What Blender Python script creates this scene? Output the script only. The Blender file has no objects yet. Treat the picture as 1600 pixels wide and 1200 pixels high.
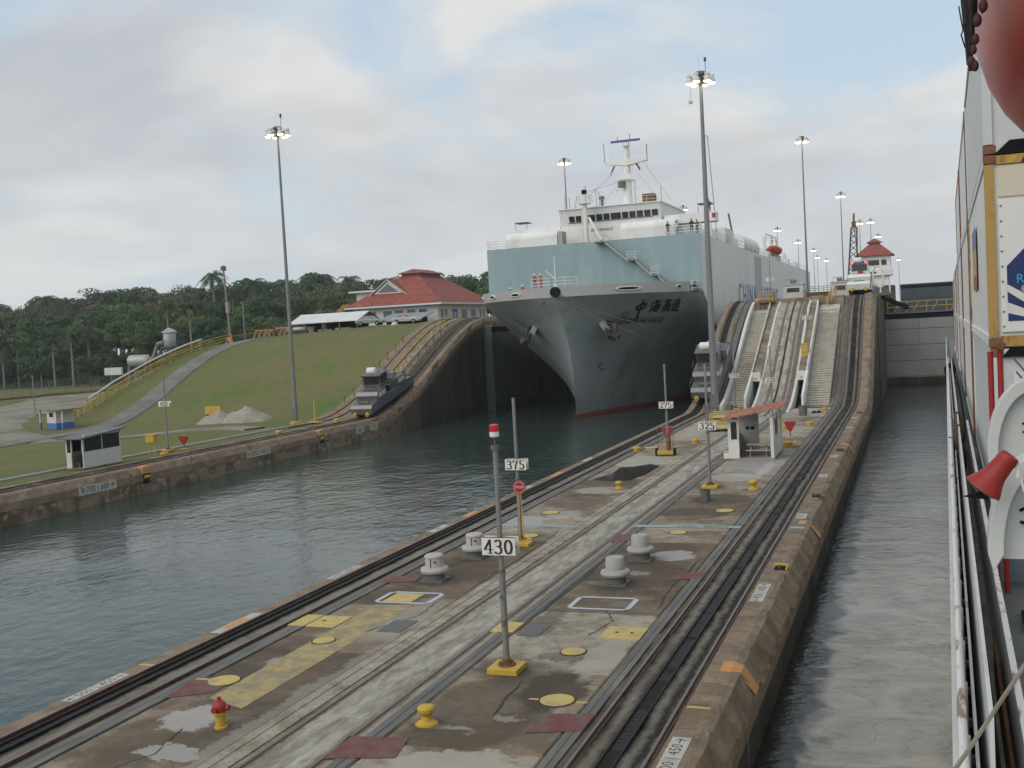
import bpy, math, random
from mathutils import Vector, Matrix
random.seed(7)
SC = bpy.context.scene
COL = SC.collection
rad = math.radians

# ---------------------------------------------------------------- camera
cd = bpy.data.cameras.new('camera'); cam = bpy.data.objects.new('camera', cd); COL.objects.link(cam)
cd.sensor_width = 36.0; cd.lens = 36.0 * 1700.0 / 1600.0
cd.clip_start = 0.05; cd.clip_end = 9000
cam.matrix_world = Matrix(((0.93693675, 0.03344146, 0.34789538, 0), (0.34530017, 0.06526008, -0.93622055, 0),
                           (-0.05401226, 0.99730777, 0.04959723, 9.0), (0, 0, 0, 1)))
SC.camera = cam
SC.view_settings.view_transform = 'Standard'; SC.view_settings.look = 'None'
SC.view_settings.gamma = 1; SC.view_settings.use_curve_mapping = False
SC.view_settings.exposure = 0.08

# ---------------------------------------------------------------- sky and sun (late afternoon, mostly overcast)
SUN_EL, SUN_AZ = rad(36), rad(208)
w = bpy.data.worlds.new('World'); SC.world = w; w.use_nodes = True
nt = w.node_tree; nt.nodes.clear()
def N(t, **k):
    n = nt.nodes.new(t)
    for a, b in k.items(): setattr(n, a, b)
    return n
def MTH(op, a, b=None, clamp=False):
    n = N('ShaderNodeMath', operation=op); n.use_clamp = clamp
    for i, v in enumerate((a, b)):
        if v is None: continue
        if isinstance(v, (int, float)): n.inputs[i].default_value = v
        else: nt.links.new(v, n.inputs[i])
    return n.outputs[0]
def RAMP(src, stops):
    r = N('ShaderNodeValToRGB'); nt.links.new(src, r.inputs[0]); e = r.color_ramp.elements
    while len(e) < len(stops): e.new(0.5)
    for i, (p, c) in enumerate(stops): e[i].position = p; e[i].color = (*c, 1) if len(c) == 3 else c
    return r.outputs[0]
def MIX(f, a, b):
    m = N('ShaderNodeMixRGB')
    for i, v in enumerate((f, a, b)):
        if isinstance(v, (int, float)): m.inputs[i].default_value = v
        elif isinstance(v, tuple): m.inputs[i].default_value = (*v, 1)
        else: nt.links.new(v, m.inputs[i])
    return m.outputs[0]
tc = N('ShaderNodeTexCoord'); sx = N('ShaderNodeSeparateXYZ'); nt.links.new(tc.outputs['Generated'], sx.inputs[0])
zc = MTH('ADD', MTH('MAXIMUM', sx.outputs[2], 0.0), 0.22)
cv = N('ShaderNodeCombineXYZ')
nt.links.new(MTH('DIVIDE', sx.outputs[0], zc), cv.inputs[0]); nt.links.new(MTH('DIVIDE', sx.outputs[1], zc), cv.inputs[1])
def NOISE(scale, det, rough, dist, off):
    m = N('ShaderNodeMapping'); m.inputs['Location'].default_value = off; nt.links.new(cv.outputs[0], m.inputs[0])
    n = N('ShaderNodeTexNoise'); n.inputs['Scale'].default_value = scale; n.inputs['Detail'].default_value = det
    n.inputs['Roughness'].default_value = rough; n.inputs['Distortion'].default_value = dist
    nt.links.new(m.outputs[0], n.inputs[0]); return n.outputs[0]
sky = N('ShaderNodeTexSky', sky_type='NISHITA'); sky.sun_disc = False
sky.sun_elevation = SUN_EL; sky.sun_rotation = SUN_AZ; sky.dust_density = 2.0; sky.air_density = 1.2
big = NOISE(0.75, 4, 0.55, 0.3, (23.1, 4.4, 5))
mid = NOISE(1.9, 8, 0.55, 0.3, (4.3, 12.2, 7))
cover = RAMP(MTH('ADD', MTH('MULTIPLY', big, 0.45), MTH('MULTIPLY', mid, 0.55)), [(0.42, (0.12,)*3), (0.53, (1,)*3)])
tone = RAMP(mid, [(0.36, (6.0, 6.35, 6.8)), (0.5, (6.35, 6.6, 6.8)), (0.56, (6.8, 6.9, 6.9)), (0.66, (7.0, 6.95, 6.8))])
dark = RAMP(big, [(0.48, (1, 1, 1)), (0.62, (0.76, 0.775, 0.81))])
mm = N('ShaderNodeMixRGB', blend_type='MULTIPLY'); mm.inputs[0].default_value = 1
nt.links.new(tone, mm.inputs[1]); nt.links.new(dark, mm.inputs[2])
blue = MIX(0.7, sky.outputs[0], (5.3, 6.7, 7.9))
skyc = MIX(cover, blue, mm.outputs[0])
hz = RAMP(sx.outputs[2], [(0.0, (1, 1, 1)), (0.22, (0, 0, 0))])
skyc = MIX(MTH('MULTIPLY', hz, 0.6), skyc, (6.35, 6.65, 6.75))
# below the horizon: the dull ground colour beyond the modelled land
skyc = MIX(RAMP(MTH('ADD', MTH('MULTIPLY', sx.outputs[2], 8.0), 0.5), [(0.35, (1, 1, 1)), (0.5, (0, 0, 0))]), skyc, (1.2, 1.3, 1.2))
bg = N('ShaderNodeBackground'); bg.inputs[1].default_value = 0.105; nt.links.new(skyc, bg.inputs[0])
wo = N('ShaderNodeOutputWorld'); nt.links.new(bg.outputs[0], wo.inputs[0])

sl = bpy.data.lights.new('sun', 'SUN'); so = bpy.data.objects.new('sun', sl); COL.objects.link(so)
sl.energy = 1.5; sl.angle = rad(55); sl.color = (1, 0.93, 0.84)
sd = Vector((math.sin(SUN_AZ) * math.cos(SUN_EL), math.cos(SUN_AZ) * math.cos(SUN_EL), math.sin(SUN_EL)))
so.rotation_euler = sd.to_track_quat('Z', 'Y').to_euler()

# ================================================================ helpers
def setl(o, label=None, cat=None, group=None, kind=None):
    if label: o['label'] = label
    if cat: o['category'] = cat
    if group: o['group'] = group
    if kind: o['kind'] = kind
    return o
def thing(name, label, cat, loc=(0, 0, 0), rz=0.0, group=None):
    o = bpy.data.objects.new(name, None); COL.objects.link(o); o.empty_display_size = 0.3
    o.location = loc; o.rotation_euler = (0, 0, rz)
    return setl(o, label, cat, group)
class MB:
    def __init__(s): s.v = []; s.f = []
    def add(s, vs, fs):
        b = len(s.v); s.v += [tuple(p) for p in vs]; s.f += [tuple(i + b for i in f) for f in fs]; return s
    def box(s, x0, x1, y0, y1, z0, z1):
        return s.add([(x0,y0,z0),(x1,y0,z0),(x1,y1,z0),(x0,y1,z0),(x0,y0,z1),(x1,y0,z1),(x1,y1,z1),(x0,y1,z1)],
                     [(0,3,2,1),(4,5,6,7),(0,1,5,4),(1,2,6,5),(2,3,7,6),(3,0,4,7)])
    def cbox(s, c, d): return s.box(c[0]-d[0]/2, c[0]+d[0]/2, c[1]-d[1]/2, c[1]+d[1]/2, c[2]-d[2]/2, c[2]+d[2]/2)
    def hexa(s, p): return s.add(p, [(0,3,2,1),(4,5,6,7),(0,1,5,4),(1,2,6,5),(2,3,7,6),(3,0,4,7)])
    def tube(s, pts, r, n=8, r2=None, cap=True):
        pts = [Vector(p) for p in pts]; rs = [r + ((r2 if r2 is not None else r) - r) * i / max(1, len(pts)-1) for i in range(len(pts))]
        vs = []; 
        for i, p in enumerate(pts):
            d = (pts[min(i+1, len(pts)-1)] - pts[max(i-1, 0)]).normalized()
            a = d.cross(Vector((0, 0, 1)) if abs(d.z) < 0.9 else Vector((1, 0, 0))).normalized(); b = d.cross(a)
            for k in range(n):
                t = 2*math.pi*k/n; vs.append(p + (a*math.cos(t) + b*math.sin(t)) * rs[i])
        fs = [(i*n+k, i*n+(k+1) % n, (i+1)*n+(k+1) % n, (i+1)*n+k) for i in range(len(pts)-1) for k in range(n)]
        if cap: fs += [tuple(range(n))[::-1], tuple((len(pts)-1)*n+k for k in range(n))]
        return s.add(vs, fs)
    def lathe(s, prof, c=(0, 0, 0), n=16, ax='z'):
        vs = []
        for (r, h) in prof:
            for k in range(n):
                t = 2*math.pi*k/n; x, y = r*math.cos(t), r*math.sin(t)
                p = (x, y, h) if ax == 'z' else ((x, h, y) if ax == 'y' else (h, x, y))
                vs.append((c[0]+p[0], c[1]+p[1], c[2]+p[2]))
        fs = [(i*n+k, i*n+(k+1) % n, (i+1)*n+(k+1) % n, (i+1)*n+k) for i in range(len(prof)-1) for k in range(n)]
        fs += [tuple(range(n))[::-1], tuple((len(prof)-1)*n+k for k in range(n))]
        return s.add(vs, fs)
    def prism(s, poly, a, b, ax='y'):
        n = len(poly)
        def P(u, v, t): return (u, t, v) if ax == 'y' else ((t, u, v) if ax == 'x' else (u, v, t))
        vs = [P(u, v, a) for u, v in poly] + [P(u, v, b) for u, v in poly]
        return s.add(vs, [tuple(range(n)), tuple(range(n, 2*n))[::-1]] + [(i, i+n, (i+1) % n+n, (i+1) % n) for i in range(n)])
    def sweep(s, sec, ys, zf, closed=True, jit=0.0, fix=-5.0):
        n = len(sec); vs = []
        for y in ys:
            h = zf(y)
            for (x, z) in sec:
                j = random.uniform(-jit, jit) if (jit and -1.2 < z < 0.0) else 0
                vs.append((x+j, y, z if z < fix else z+h+j))
        m = n if closed else n-1
        fs = [(i*n+k, i*n+(k+1) % n, (i+1)*n+(k+1) % n, (i+1)*n+k) for i in range(len(ys)-1) for k in range(m)]
        if closed: fs += [tuple(range(n)), tuple((len(ys)-1)*n+k for k in range(n))[::-1]]
        return s.add(vs, fs)
    def xf(s, M):
        s.v = [tuple(M @ Vector(p)) for p in s.v]; return s
    def build(s, name, mat, parent=None, smooth=False, bevel=0.0, loc=None):
        me = bpy.data.meshes.new(name); me.from_pydata(s.v, [], s.f); me.validate()
        me.materials.append(mat)
        o = bpy.data.objects.new(name, me); COL.objects.link(o)
        import bmesh
        bm = bmesh.new(); bm.from_mesh(me); bmesh.ops.recalc_face_normals(bm, faces=bm.faces); bm.to_mesh(me); bm.free()
        if smooth:
            for p in me.polygons: p.use_smooth = True
            try: me.set_sharp_from_angle(angle=rad(38))
            except Exception: pass
        if bevel:
            b = o.modifiers.new('bevel', 'BEVEL'); b.width = bevel; b.segments = 2; b.limit_method = 'ANGLE'; b.angle_limit = rad(50)
        if parent is not None: o.parent = parent
        if loc is not None: o.location = loc
        return o
def kids(o): return [c for c in bpy.data.objects if c.parent is o]
def copy_tree(o, loc=None, rz=None, label=None, parent=None, tree=None):
    c = o.copy(); COL.objects.link(c)
    if parent is not None: c.parent = parent
    if loc is not None: c.location = loc
    if rz is not None: c.rotation_euler = (0, 0, rz)
    if label: c['label'] = label
    for ch in list(o.children): copy_tree(ch, parent=c)
    return c
def inst(name, o, parent, loc=(0, 0, 0), rz=0.0, sc=None):
    c = bpy.data.objects.new(name, o.data); COL.objects.link(c); c.parent = parent; c.location = loc; c.rotation_euler = (0, 0, rz)
    if sc: c.scale = sc
    return c
def text_part(name, s, size, mat, parent, M, ext=0.004, align='CENTER', shear=0.0, spacing=1.0):
    cu = bpy.data.curves.new('t', 'FONT'); cu.body = s; cu.size = size; cu.align_x = align; cu.align_y = 'CENTER'
    cu.extrude = ext; cu.shear = shear; cu.space_character = spacing; cu.resolution_u = 3
    t = bpy.data.objects.new('t', cu); COL.objects.link(t)
    dg = bpy.context.evaluated_depsgraph_get(); me = bpy.data.meshes.new_from_object(t.evaluated_get(dg))
    bpy.data.objects.remove(t); bpy.data.curves.remove(cu)
    me.transform(M); me.materials.clear(); me.materials.append(mat); me.name = name
    o = bpy.data.objects.new(name, me); COL.objects.link(o); o.parent = parent
    return o
# matrices that put flat text (x right, y up) on planes
def on_front(x, y, z): return Matrix.Translation((x, y, z)) @ Matrix.Rotation(rad(90), 4, 'X')          # faces -Y
def flat(x, y, z, rz=0): return Matrix.Translation((x, y, z)) @ Matrix.Rotation(rz, 4, 'Z')            # lies on the ground

# ---------------------------------------------------------------- materials
def mat(name, col, rough=0.7, metal=0.0, var=0.18, scale=3.0, bump=0.0, bscale=None, dirt=None, damt=0.0, dscale=0.6,
        space='OBJ', stretch=(1, 1, 1), rnd=0.0, emit=None, spec=0.4, dstretch=None, dthr=(0.5, 0.68), detail=6):
    m = bpy.data.materials.new(name); m.use_nodes = True; t = m.node_tree; n = t.nodes; L = t.links
    b = n['Principled BSDF']; b.inputs['Roughness'].default_value = rough; b.inputs['Metallic'].default_value = metal
    b.inputs['Specular IOR Level'].default_value = spec
    if space == 'OBJ': src = n.new('ShaderNodeTexCoord').outputs['Object']
    else: src = n.new('ShaderNodeNewGeometry').outputs['Position']
    def nz(sc, st, det=detail):
        mp = n.new('ShaderNodeMapping'); mp.inputs['Scale'].default_value = st; L.new(src, mp.inputs[0])
        x = n.new('ShaderNodeTexNoise'); x.inputs['Scale'].default_value = sc; x.inputs['Detail'].default_value = det
        x.inputs['Roughness'].default_value = 0.62; L.new(mp.outputs[0], x.inputs[0]); return x.outputs[0]
    def rmp(s, a, b2, c0, c1):
        r = n.new('ShaderNodeValToRGB'); r.color_ramp.elements[0].position = a; r.color_ramp.elements[1].position = b2
        r.color_ramp.elements[0].color = (*c0, 1); r.color_ramp.elements[1].color = (*c1, 1); L.new(s, r.inputs[0]); return r.outputs[0]
    lo = tuple(max(0, c*(1-var)) for c in col); hi = tuple(min(1, c*(1+var)) for c in col)
    n1 = nz(scale, stretch); out = rmp(n1, 0.32, 0.68, lo, hi)
    if dirt:
        f = rmp(nz(dscale, dstretch or stretch, 8), dthr[0], dthr[1], (0, 0, 0), (damt,)*3)
        mx = n.new('ShaderNodeMixRGB'); L.new(f, mx.inputs[0]); L.new(out, mx.inputs[1]); mx.inputs[2].default_value = (*dirt, 1); out = mx.outputs[0]
    if rnd:
        oi = n.new('ShaderNodeObjectInfo'); mr = n.new('ShaderNodeMapRange'); mr.inputs['To Min'].default_value = 1-rnd; mr.inputs['To Max'].default_value = 1+rnd
        L.new(oi.outputs['Random'], mr.inputs[0]); hs = n.new('ShaderNodeHueSaturation'); L.new(mr.outputs[0], hs.inputs['Value']); L.new(out, hs.inputs['Color']); out = hs.outputs[0]
    L.new(out, b.inputs['Base Color'])
    if bump:
        bp = n.new('ShaderNodeBump'); bp.inputs['Strength'].default_value = bump; bp.inputs['Distance'].default_value = 0.03
        L.new(nz(bscale or scale*4, stretch), bp.inputs['Height']); L.new(bp.outputs[0], b.inputs['Normal'])
    if emit:
        b.inputs['Emission Color'].default_value = (*emit[0], 1); b.inputs['Emission Strength'].default_value = emit[1]
    return m
def layered(name, stack, rough=0.85, bump=0.4, bscale=14.0, spec=0.25, space='W', spots=(), bands=(), k_=1.0):
    """stack: base colour, then (colour, noise scale, stretch, lo, hi, amount) stains one over another"""
    m = bpy.data.materials.new(name); m.use_nodes = True; t = m.node_tree; n = t.nodes; L = t.links
    b = n['Principled BSDF']; b.inputs['Roughness'].default_value = rough; b.inputs['Specular IOR Level'].default_value = spec
    src = n.new('ShaderNodeNewGeometry').outputs['Position'] if space == 'W' else n.new('ShaderNodeTexCoord').outputs['Object']
    out = None; k = 0
    for e in stack:
        if out is None: out = tuple(q*k_ for q in e); continue
        col, sc, st, lo, hi, amt = e; k += 1; col = tuple(q*k_ for q in col)
        mp = n.new('ShaderNodeMapping'); mp.inputs['Scale'].default_value = st; mp.inputs['Location'].default_value = (k*13.7, k*5.1, k*3.3); L.new(src, mp.inputs[0])
        x = n.new('ShaderNodeTexNoise'); x.inputs['Scale'].default_value = sc; x.inputs['Detail'].default_value = 9; x.inputs['Roughness'].default_value = 0.65
        L.new(mp.outputs[0], x.inputs[0])
        r = n.new('ShaderNodeMapRange'); r.inputs['From Min'].default_value = lo; r.inputs['From Max'].default_value = hi; r.inputs['To Max'].default_value = amt; L.new(x.outputs[0], r.inputs[0])
        mx = n.new('ShaderNodeMixRGB'); L.new(r.outputs[0], mx.inputs[0]); mx.inputs[2].default_value = (*col, 1)
        if isinstance(out, tuple): mx.inputs[1].default_value = (*out, 1)
        else: L.new(out, mx.inputs[1])
        out = mx.outputs[0]
    if spots or bands:
        def vm(op, a, v):
            q = n.new('ShaderNodeVectorMath'); q.operation = op; L.new(a, q.inputs[0])
            if isinstance(v, tuple): q.inputs[1].default_value = v
            else: L.new(v, q.inputs[1])
            return q
        def disp(sc, amp):
            x = n.new('ShaderNodeTexNoise'); x.inputs['Scale'].default_value = sc; x.inputs['Detail'].default_value = 7; x.inputs['Roughness'].default_value = .65; L.new(src, x.inputs[0])
            return vm('MULTIPLY', vm('SUBTRACT', x.outputs['Color'], (.5, .5, .5)).outputs[0], (amp, amp, 0)).outputs[0]
        P = vm('ADD', src, disp(1.1, 1.5)).outputs[0]; P = vm('ADD', P, disp(6.0, .42)).outputs[0]; P = vm('ADD', P, disp(22.0, .12)).outputs[0]; PB = vm('ADD', src, disp(3.0, .34)).outputs[0]
        def over(fac, col):
            nonlocal out
            mx = n.new('ShaderNodeMixRGB'); L.new(fac, mx.inputs[0]); mx.inputs[2].default_value = (*[q*k_ for q in col], 1)
            L.new(out, mx.inputs[1]); out = mx.outputs[0]
        def mrange(v, a, b2, amt):
            r = n.new('ShaderNodeMapRange'); r.interpolation_type = 'SMOOTHSTEP'; r.inputs['From Min'].default_value = a; r.inputs['From Max'].default_value = b2; r.inputs['To Min'].default_value = amt; r.inputs['To Max'].default_value = 0; L.new(v, r.inputs[0]); return r.outputs[0]
        for (cx, cy, rx, ry, col, amt, soft) in spots:
            d = vm('LENGTH', vm('MULTIPLY', vm('SUBTRACT', P, (cx, cy, 0)).outputs[0], (1/rx, 1/ry, 0)).outputs[0], (0, 0, 0)).outputs['Value']
            over(mrange(d, max(0, 1-soft*.55), 1+soft*.55, amt), col)
        for (xc, hw, soft, col, amt) in bands:
            s_ = n.new('ShaderNodeSeparateXYZ'); L.new(PB, s_.inputs[0]); a = n.new('ShaderNodeMath'); a.operation = 'SUBTRACT'; L.new(s_.outputs[0], a.inputs[0]); a.inputs[1].default_value = xc
            c = n.new('ShaderNodeMath'); c.operation = 'ABSOLUTE'; L.new(a.outputs[0], c.inputs[0]); over(mrange(c.outputs[0], max(0, hw-soft), hw+soft, amt), col)
    L.new(out, b.inputs['Base Color'])
    x = n.new('ShaderNodeTexNoise'); x.inputs['Scale'].default_value = bscale; x.inputs['Detail'].default_value = 8; L.new(src, x.inputs[0])
    bp = n.new('ShaderNodeBump'); bp.inputs['Strength'].default_value = bump; bp.inputs['Distance'].default_value = 0.02
    L.new(x.outputs[0], bp.inputs['Height']); L.new(bp.outputs[0], b.inputs['Normal'])
    return m
X1 = (1, 1, 1)
DK, DL, WL, GL = (0.075, 0.058, 0.04), (0.36, 0.33, 0.275), (0.44, 0.43, 0.41), (0.34, 0.335, 0.31)
SPOTS = [(-9.9, 23.4, 1.5, 3.0, DK, 0.66, .25), (-8.7, 25.2, .8, 1.5, (0.05, .042, .03), .8, .3), (-9.2, 20.2, 1.6, .9, DL, .85, .12), (-16.9, 19.9, 1.3, 1.9, DK, 0.58, .3), (-17.8, 27.6, .8, .9, DK, 0.55, .3),
         (-9.8, 42.0, 1.6, 1.3, DK, 0.62, .2), (-16.6, 53.5, 1.6, 2.4, DK, 0.55, .25), (-9.3, 54.2, 1.6, 1.6, DK, 0.58, .15), (-17.7, 24.9, 1.0, .8, DK, 0.62, .3), (-16.6, 37.6, 1.5, 2.6, DK, 0.62, .2), (-9.6, 37.6, 1.9, 2.2, DK, 0.62, .15),
         (-10.9, 31.0, .5, 1.7, DK, 0.55, .3), (-9.9, 50.0, 1.5, 1.6, DK, 0.58, .2), (-16.4, 43.6, 1.6, 1.6, DK, 0.47, .25), (-9.0, 27.9, .9, .35, DK, 0.55, .3), (-10.4, 26.9, 1.0, .8, DK, 0.47, .3), (-16.8, 60, 1.7, 2.0, DK, 0.43, .3),
         (-17.3, 33.5, 1.0, 1.2, DK, 0.39, .3), (-15.4, 24, .8, 5, DK, 0.27, .4), (-16.2, 57.0, 1.6, 1.2, DL, .7, .2), (-9.6, 46.6, 1.8, .8, DL, .6, .2), (-8.2, 29.0, .5, 3.0, DL, .7, .3), (-15.5, 31.0, .8, 2.5, DL, .5, .3), (-17.0, 69, 1.6, 3, DL, .7, .3), (-9.4, 67.5, 1.9, 2.6, (.3, .3, .29), .8, .25),
         (-16.75, 21.6, .75, .9, WL, 0.61, .12), (-16.95, 26.2, .42, 1.1, WL, 0.50, .35), (-15.9, 19.6, .8, .45, GL, .8, .15), (-9.0, 40.9, .85, .85, GL, .85, .06), (-10.3, 22.2, .55, .2, WL, 0.43, .4), (-9.8, 37.9, .5, .3, WL, 0.36, .4), (-10.4, 36.3, .7, .3, WL, 0.36, .4),
         (-9.7, 61.6, 1.4, 1.5, WL, 0.54, .15), (-8.5, 65.4, .35, 3.0, WL, 0.58, .15), (-17.4, 47.8, .9, 1.2, GL, .8, .2), (-16.1, 49.6, .8, 1.0, WL, 0.43, .2), (-8.4, 27.3, .4, .5, GL, .6, .3), (-9.1, 23.2, .3, .2, WL, 0.36, .3), (-14.9, 23, .25, 6, GL, .4, .5), (-8.9, 75, 1.0, .9, WL, 0.32, .3), (-10.0, 105, 1.5, 2.0, WL, 0.32, .3), (-17.0, 88, 1.0, 6, DL, .5, .3)]
for bx, by, br in ((-10.88, 22.4, .5), (-10.4, 26.45, .75), (-8.15, 57.2, .5), (-15.45, 57.5, .5), (-15.85, 42.7, .8), (-10.5, 57.8, .8), (-15.65, 21.15, .4), (-16.75, 35.9, .9), (-16.75, 39.8, .9), (-10.0, 36.2, .9), (-10.05, 40.1, .9), (-8.35, 76, .7), (-15.95, 72.3, 1.0), (-10.0, 53.6, .6)): SPOTS.append((bx, by, br, br, (.06, .047, .033), .55, .9))  # soft dark rings round the bases: contact shade and grime put into the deck colour
def deckmat(nm, base, lt, dk, lo=.47):
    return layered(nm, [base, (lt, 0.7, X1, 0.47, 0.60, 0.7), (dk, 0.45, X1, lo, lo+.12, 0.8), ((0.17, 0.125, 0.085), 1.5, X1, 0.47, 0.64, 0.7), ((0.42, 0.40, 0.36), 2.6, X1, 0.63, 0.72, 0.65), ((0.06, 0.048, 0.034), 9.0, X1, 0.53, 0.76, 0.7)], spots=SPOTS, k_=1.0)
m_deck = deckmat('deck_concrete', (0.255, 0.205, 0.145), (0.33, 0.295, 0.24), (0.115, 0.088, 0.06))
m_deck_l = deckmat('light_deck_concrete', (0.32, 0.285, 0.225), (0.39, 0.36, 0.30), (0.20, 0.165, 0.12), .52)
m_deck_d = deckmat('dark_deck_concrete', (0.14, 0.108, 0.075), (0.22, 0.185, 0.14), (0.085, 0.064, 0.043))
DM = {'m': m_deck, 'l': m_deck_l, 'd': m_deck_d}
GR, GB = (0.014, 0.012, 0.010), (0.06, 0.045, 0.035)
m_bed = layered('track_concrete', [(0.27, 0.25, 0.205), ((0.13, 0.115, 0.08), 0.8, (2.5, .5, 1), 0.42, 0.65, 0.85), ((0.36, 0.34, 0.29), 1.3, (2, .6, 1), 0.55, 0.75, 0.6),
    ((0.10, 0.075, 0.05), 4.0, (1, .6, 1), 0.5, 0.8, 0.6)], k_=.74, bands=[(-6.23, .30, .14, GR, .97), (-5.64, .13, .12, GR, .93), (-6.88, .10, .10, GB, .8), (-5.36, .06, .08, (.16, .08, .05), .7), (-20.2, .42, .12, GR, .97), (-19.12, .10, .1, GB, .8), (-7.05, .12, .06, (.12, .09, .06), .6), (-18.97, .06, .05, GB, .7)])
m_white_bed = layered('pale_track_concrete', [(0.35, 0.335, 0.29), ((0.19, 0.17, 0.13), 0.9, (2, .5, 1), 0.44, 0.58, 0.85), ((0.48, 0.48, 0.45), 1.5, (2, .5, 1), 0.53, 0.72, 0.7),
    ((0.15, 0.12, 0.09), 3.5, (2, .5, 1), 0.52, 0.74, 0.75), ((0.46, 0.45, 0.40), 7, (1.5, .8, 1), 0.58, 0.74, 0.4)], k_=1.0, bands=[(-13.82, .11, .12, (.10, .06, .04), .9), (-12.25, .15, .16, (.12, .09, .065), .85), (-12.02, .05, .06, (.3, .26, .18), .8), (-14.4, .28, .1, (.34, .30, .245), .35)])
m_stair_pale = None
m_coping = layered('coping_concrete', [(0.31, 0.235, 0.165), ((0.17, 0.125, 0.082), 1.1, X1, 0.44, 0.60, 0.7), ((0.40, 0.335, 0.255), 2.0, (1, .5, 1), 0.54, 0.66, 0.55),
    ((0.07, 0.06, 0.045), 5.0, X1, 0.55, 0.78, 0.7)], k_=.78, bump=0.7)
m_wall = layered('lock_wall_concrete', [(0.13, 0.115, 0.09), ((0.05, 0.045, 0.035), 0.5, (1, 1, .3), 0.42, 0.58, 0.85), ((0.34, 0.29, 0.22), 1.0, (1, 1, .6), 0.55, 0.65, 0.65),
    ((0.10, 0.11, 0.07), 0.35, X1, 0.5, 0.7, 0.5), ((0.03, 0.028, 0.022), 1.5, (2, 2, .12), 0.5, 0.72, 0.7)], k_=.78, bump=0.8, bscale=6)
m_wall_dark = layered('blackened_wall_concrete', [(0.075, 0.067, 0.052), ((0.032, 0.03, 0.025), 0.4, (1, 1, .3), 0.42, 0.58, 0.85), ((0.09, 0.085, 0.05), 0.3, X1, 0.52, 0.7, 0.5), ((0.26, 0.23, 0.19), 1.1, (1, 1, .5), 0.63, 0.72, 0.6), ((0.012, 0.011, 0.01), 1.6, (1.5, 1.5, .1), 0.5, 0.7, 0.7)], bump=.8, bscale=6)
m_bankwall = layered('bank_wall_concrete', [(0.29, 0.23, 0.16), ((0.12, 0.095, 0.062), 0.8, (1, .7, .8), 0.46, 0.56, 0.85), ((0.44, 0.38, 0.30), 1.6, (1, .7, 1), 0.55, 0.63, 0.75),
    ((0.06, 0.05, 0.035), 2.2, (1, 1, .25), 0.54, 0.75, 0.8)], spots=[(-56, 152, 60, 40, (0.075, 0.067, 0.05), .8, .3)], k_=.78, bump=0.8, bscale=5)
m_rail = mat('rusty_rail_steel', (0.16, 0.10, 0.075), 0.45, 0.5, 0.3, 8, dirt=(0.28, 0.22, 0.2), damt=0.6, spec=0.5)
m_railtop = mat('worn_rail_head', (0.22, 0.17, 0.16), 0.35, 0.85, 0.2, 5)
m_rack = mat('greasy_black_rack', (0.014, 0.012, 0.011), 0.6, 0.2, 0.3, 6, space='W')
m_grime = mat('greasy_grime', (0.05, 0.042, 0.034), 0.8, 0, 0.3, 3, bump=.4, dirt=(0.16, 0.14, 0.10), damt=0.8, dscale=1.2, space='W')
m_conduit = mat('grey_conduit_cover', (0.125, 0.12, 0.11), 0.6, 0.2, 0.18, 1.5, dirt=(0.23, 0.20, 0.16), damt=0.7, dscale=0.9, space='W', stretch=(3, .4, 1))
m_yellow = mat('yellow_paint', (0.50, 0.33, 0.04), 0.55, 0, 0.1, 4, dirt=(0.35, 0.22, 0.07), damt=0.55, dscale=2.2, bump=.05)
m_yellow_pale = mat('faded_yellow_paint', (0.50, 0.38, 0.13), 0.75, 0, 0.12, 5, dirt=(0.32, 0.27, 0.15), damt=0.75, dscale=1.6, space='W')
m_yellow_worn = mat('worn_yellow_paint', (0.36, 0.285, 0.13), 0.85, 0, 0.22, 6, dirt=(0.22, 0.19, 0.13), damt=0.9, dscale=1.7, dthr=(0.44, 0.6), space='W')
m_orange = mat('orange_paint', (0.52, 0.25, 0.08), 0.7, 0, 0.12, 5, dirt=(0.4, 0.25, 0.12), damt=0.6, dscale=2, space='W')
m_red = mat('red_paint', (0.30, 0.022, 0.02), 0.5, 0, 0.12, 4, dirt=(0.18, 0.03, 0.02), damt=0.5, dscale=2)
m_redfloor = mat('faded_red_floor_paint', (0.16, 0.05, 0.052), 0.85, 0, 0.25, 6, dirt=(0.14, 0.10, 0.08), damt=0.9, dscale=1.6, dthr=(.42, .6), space='W')
m_white = mat('white_paint', (0.68, 0.68, 0.65), 0.6, 0, 0.06, 3, dirt=(0.42, 0.39, 0.34), damt=0.45, dscale=1.0)
m_whitef = mat('worn_white_paint', (0.44, 0.43, 0.39), 0.8, 0, 0.12, 5, dirt=(0.30, 0.27, 0.22), damt=0.85, dscale=1.8, space='W')
m_whitewash = mat('spilled_white_lime', (0.50, 0.50, 0.49), 0.9, 0, 0.15, 5, dirt=(0.30, 0.28, 0.24), damt=0.8, dscale=1.2, space='W')
m_bluef = mat('pale_blue_floor_paint', (0.26, 0.35, 0.36), 0.8, 0, 0.12, 5, dirt=(0.28, 0.28, 0.25), damt=0.8, dscale=1.1, space='W')
m_bluewhite = mat('pale_blue_white_paint', (0.42, 0.46, 0.50), 0.7, 0, 0.08, 5, dirt=(0.38, 0.38, 0.37), damt=0.5, dscale=2, space='W')
m_greyplate = mat('grey_floor_plate', (0.12, 0.12, 0.115), 0.6, 0.2, 0.12, 4, space='W')
m_black = mat('black_lettering', (0.02, 0.02, 0.022), 0.6, 0, 0.1)
m_dark = mat('dark_opening', (0.012, 0.013, 0.014), 0.9, 0, 0.2, spec=.1)
m_crack = mat('dark_crack_fill', (0.045, 0.038, 0.03), 0.95, 0, 0.3, 5, space='W')
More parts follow.
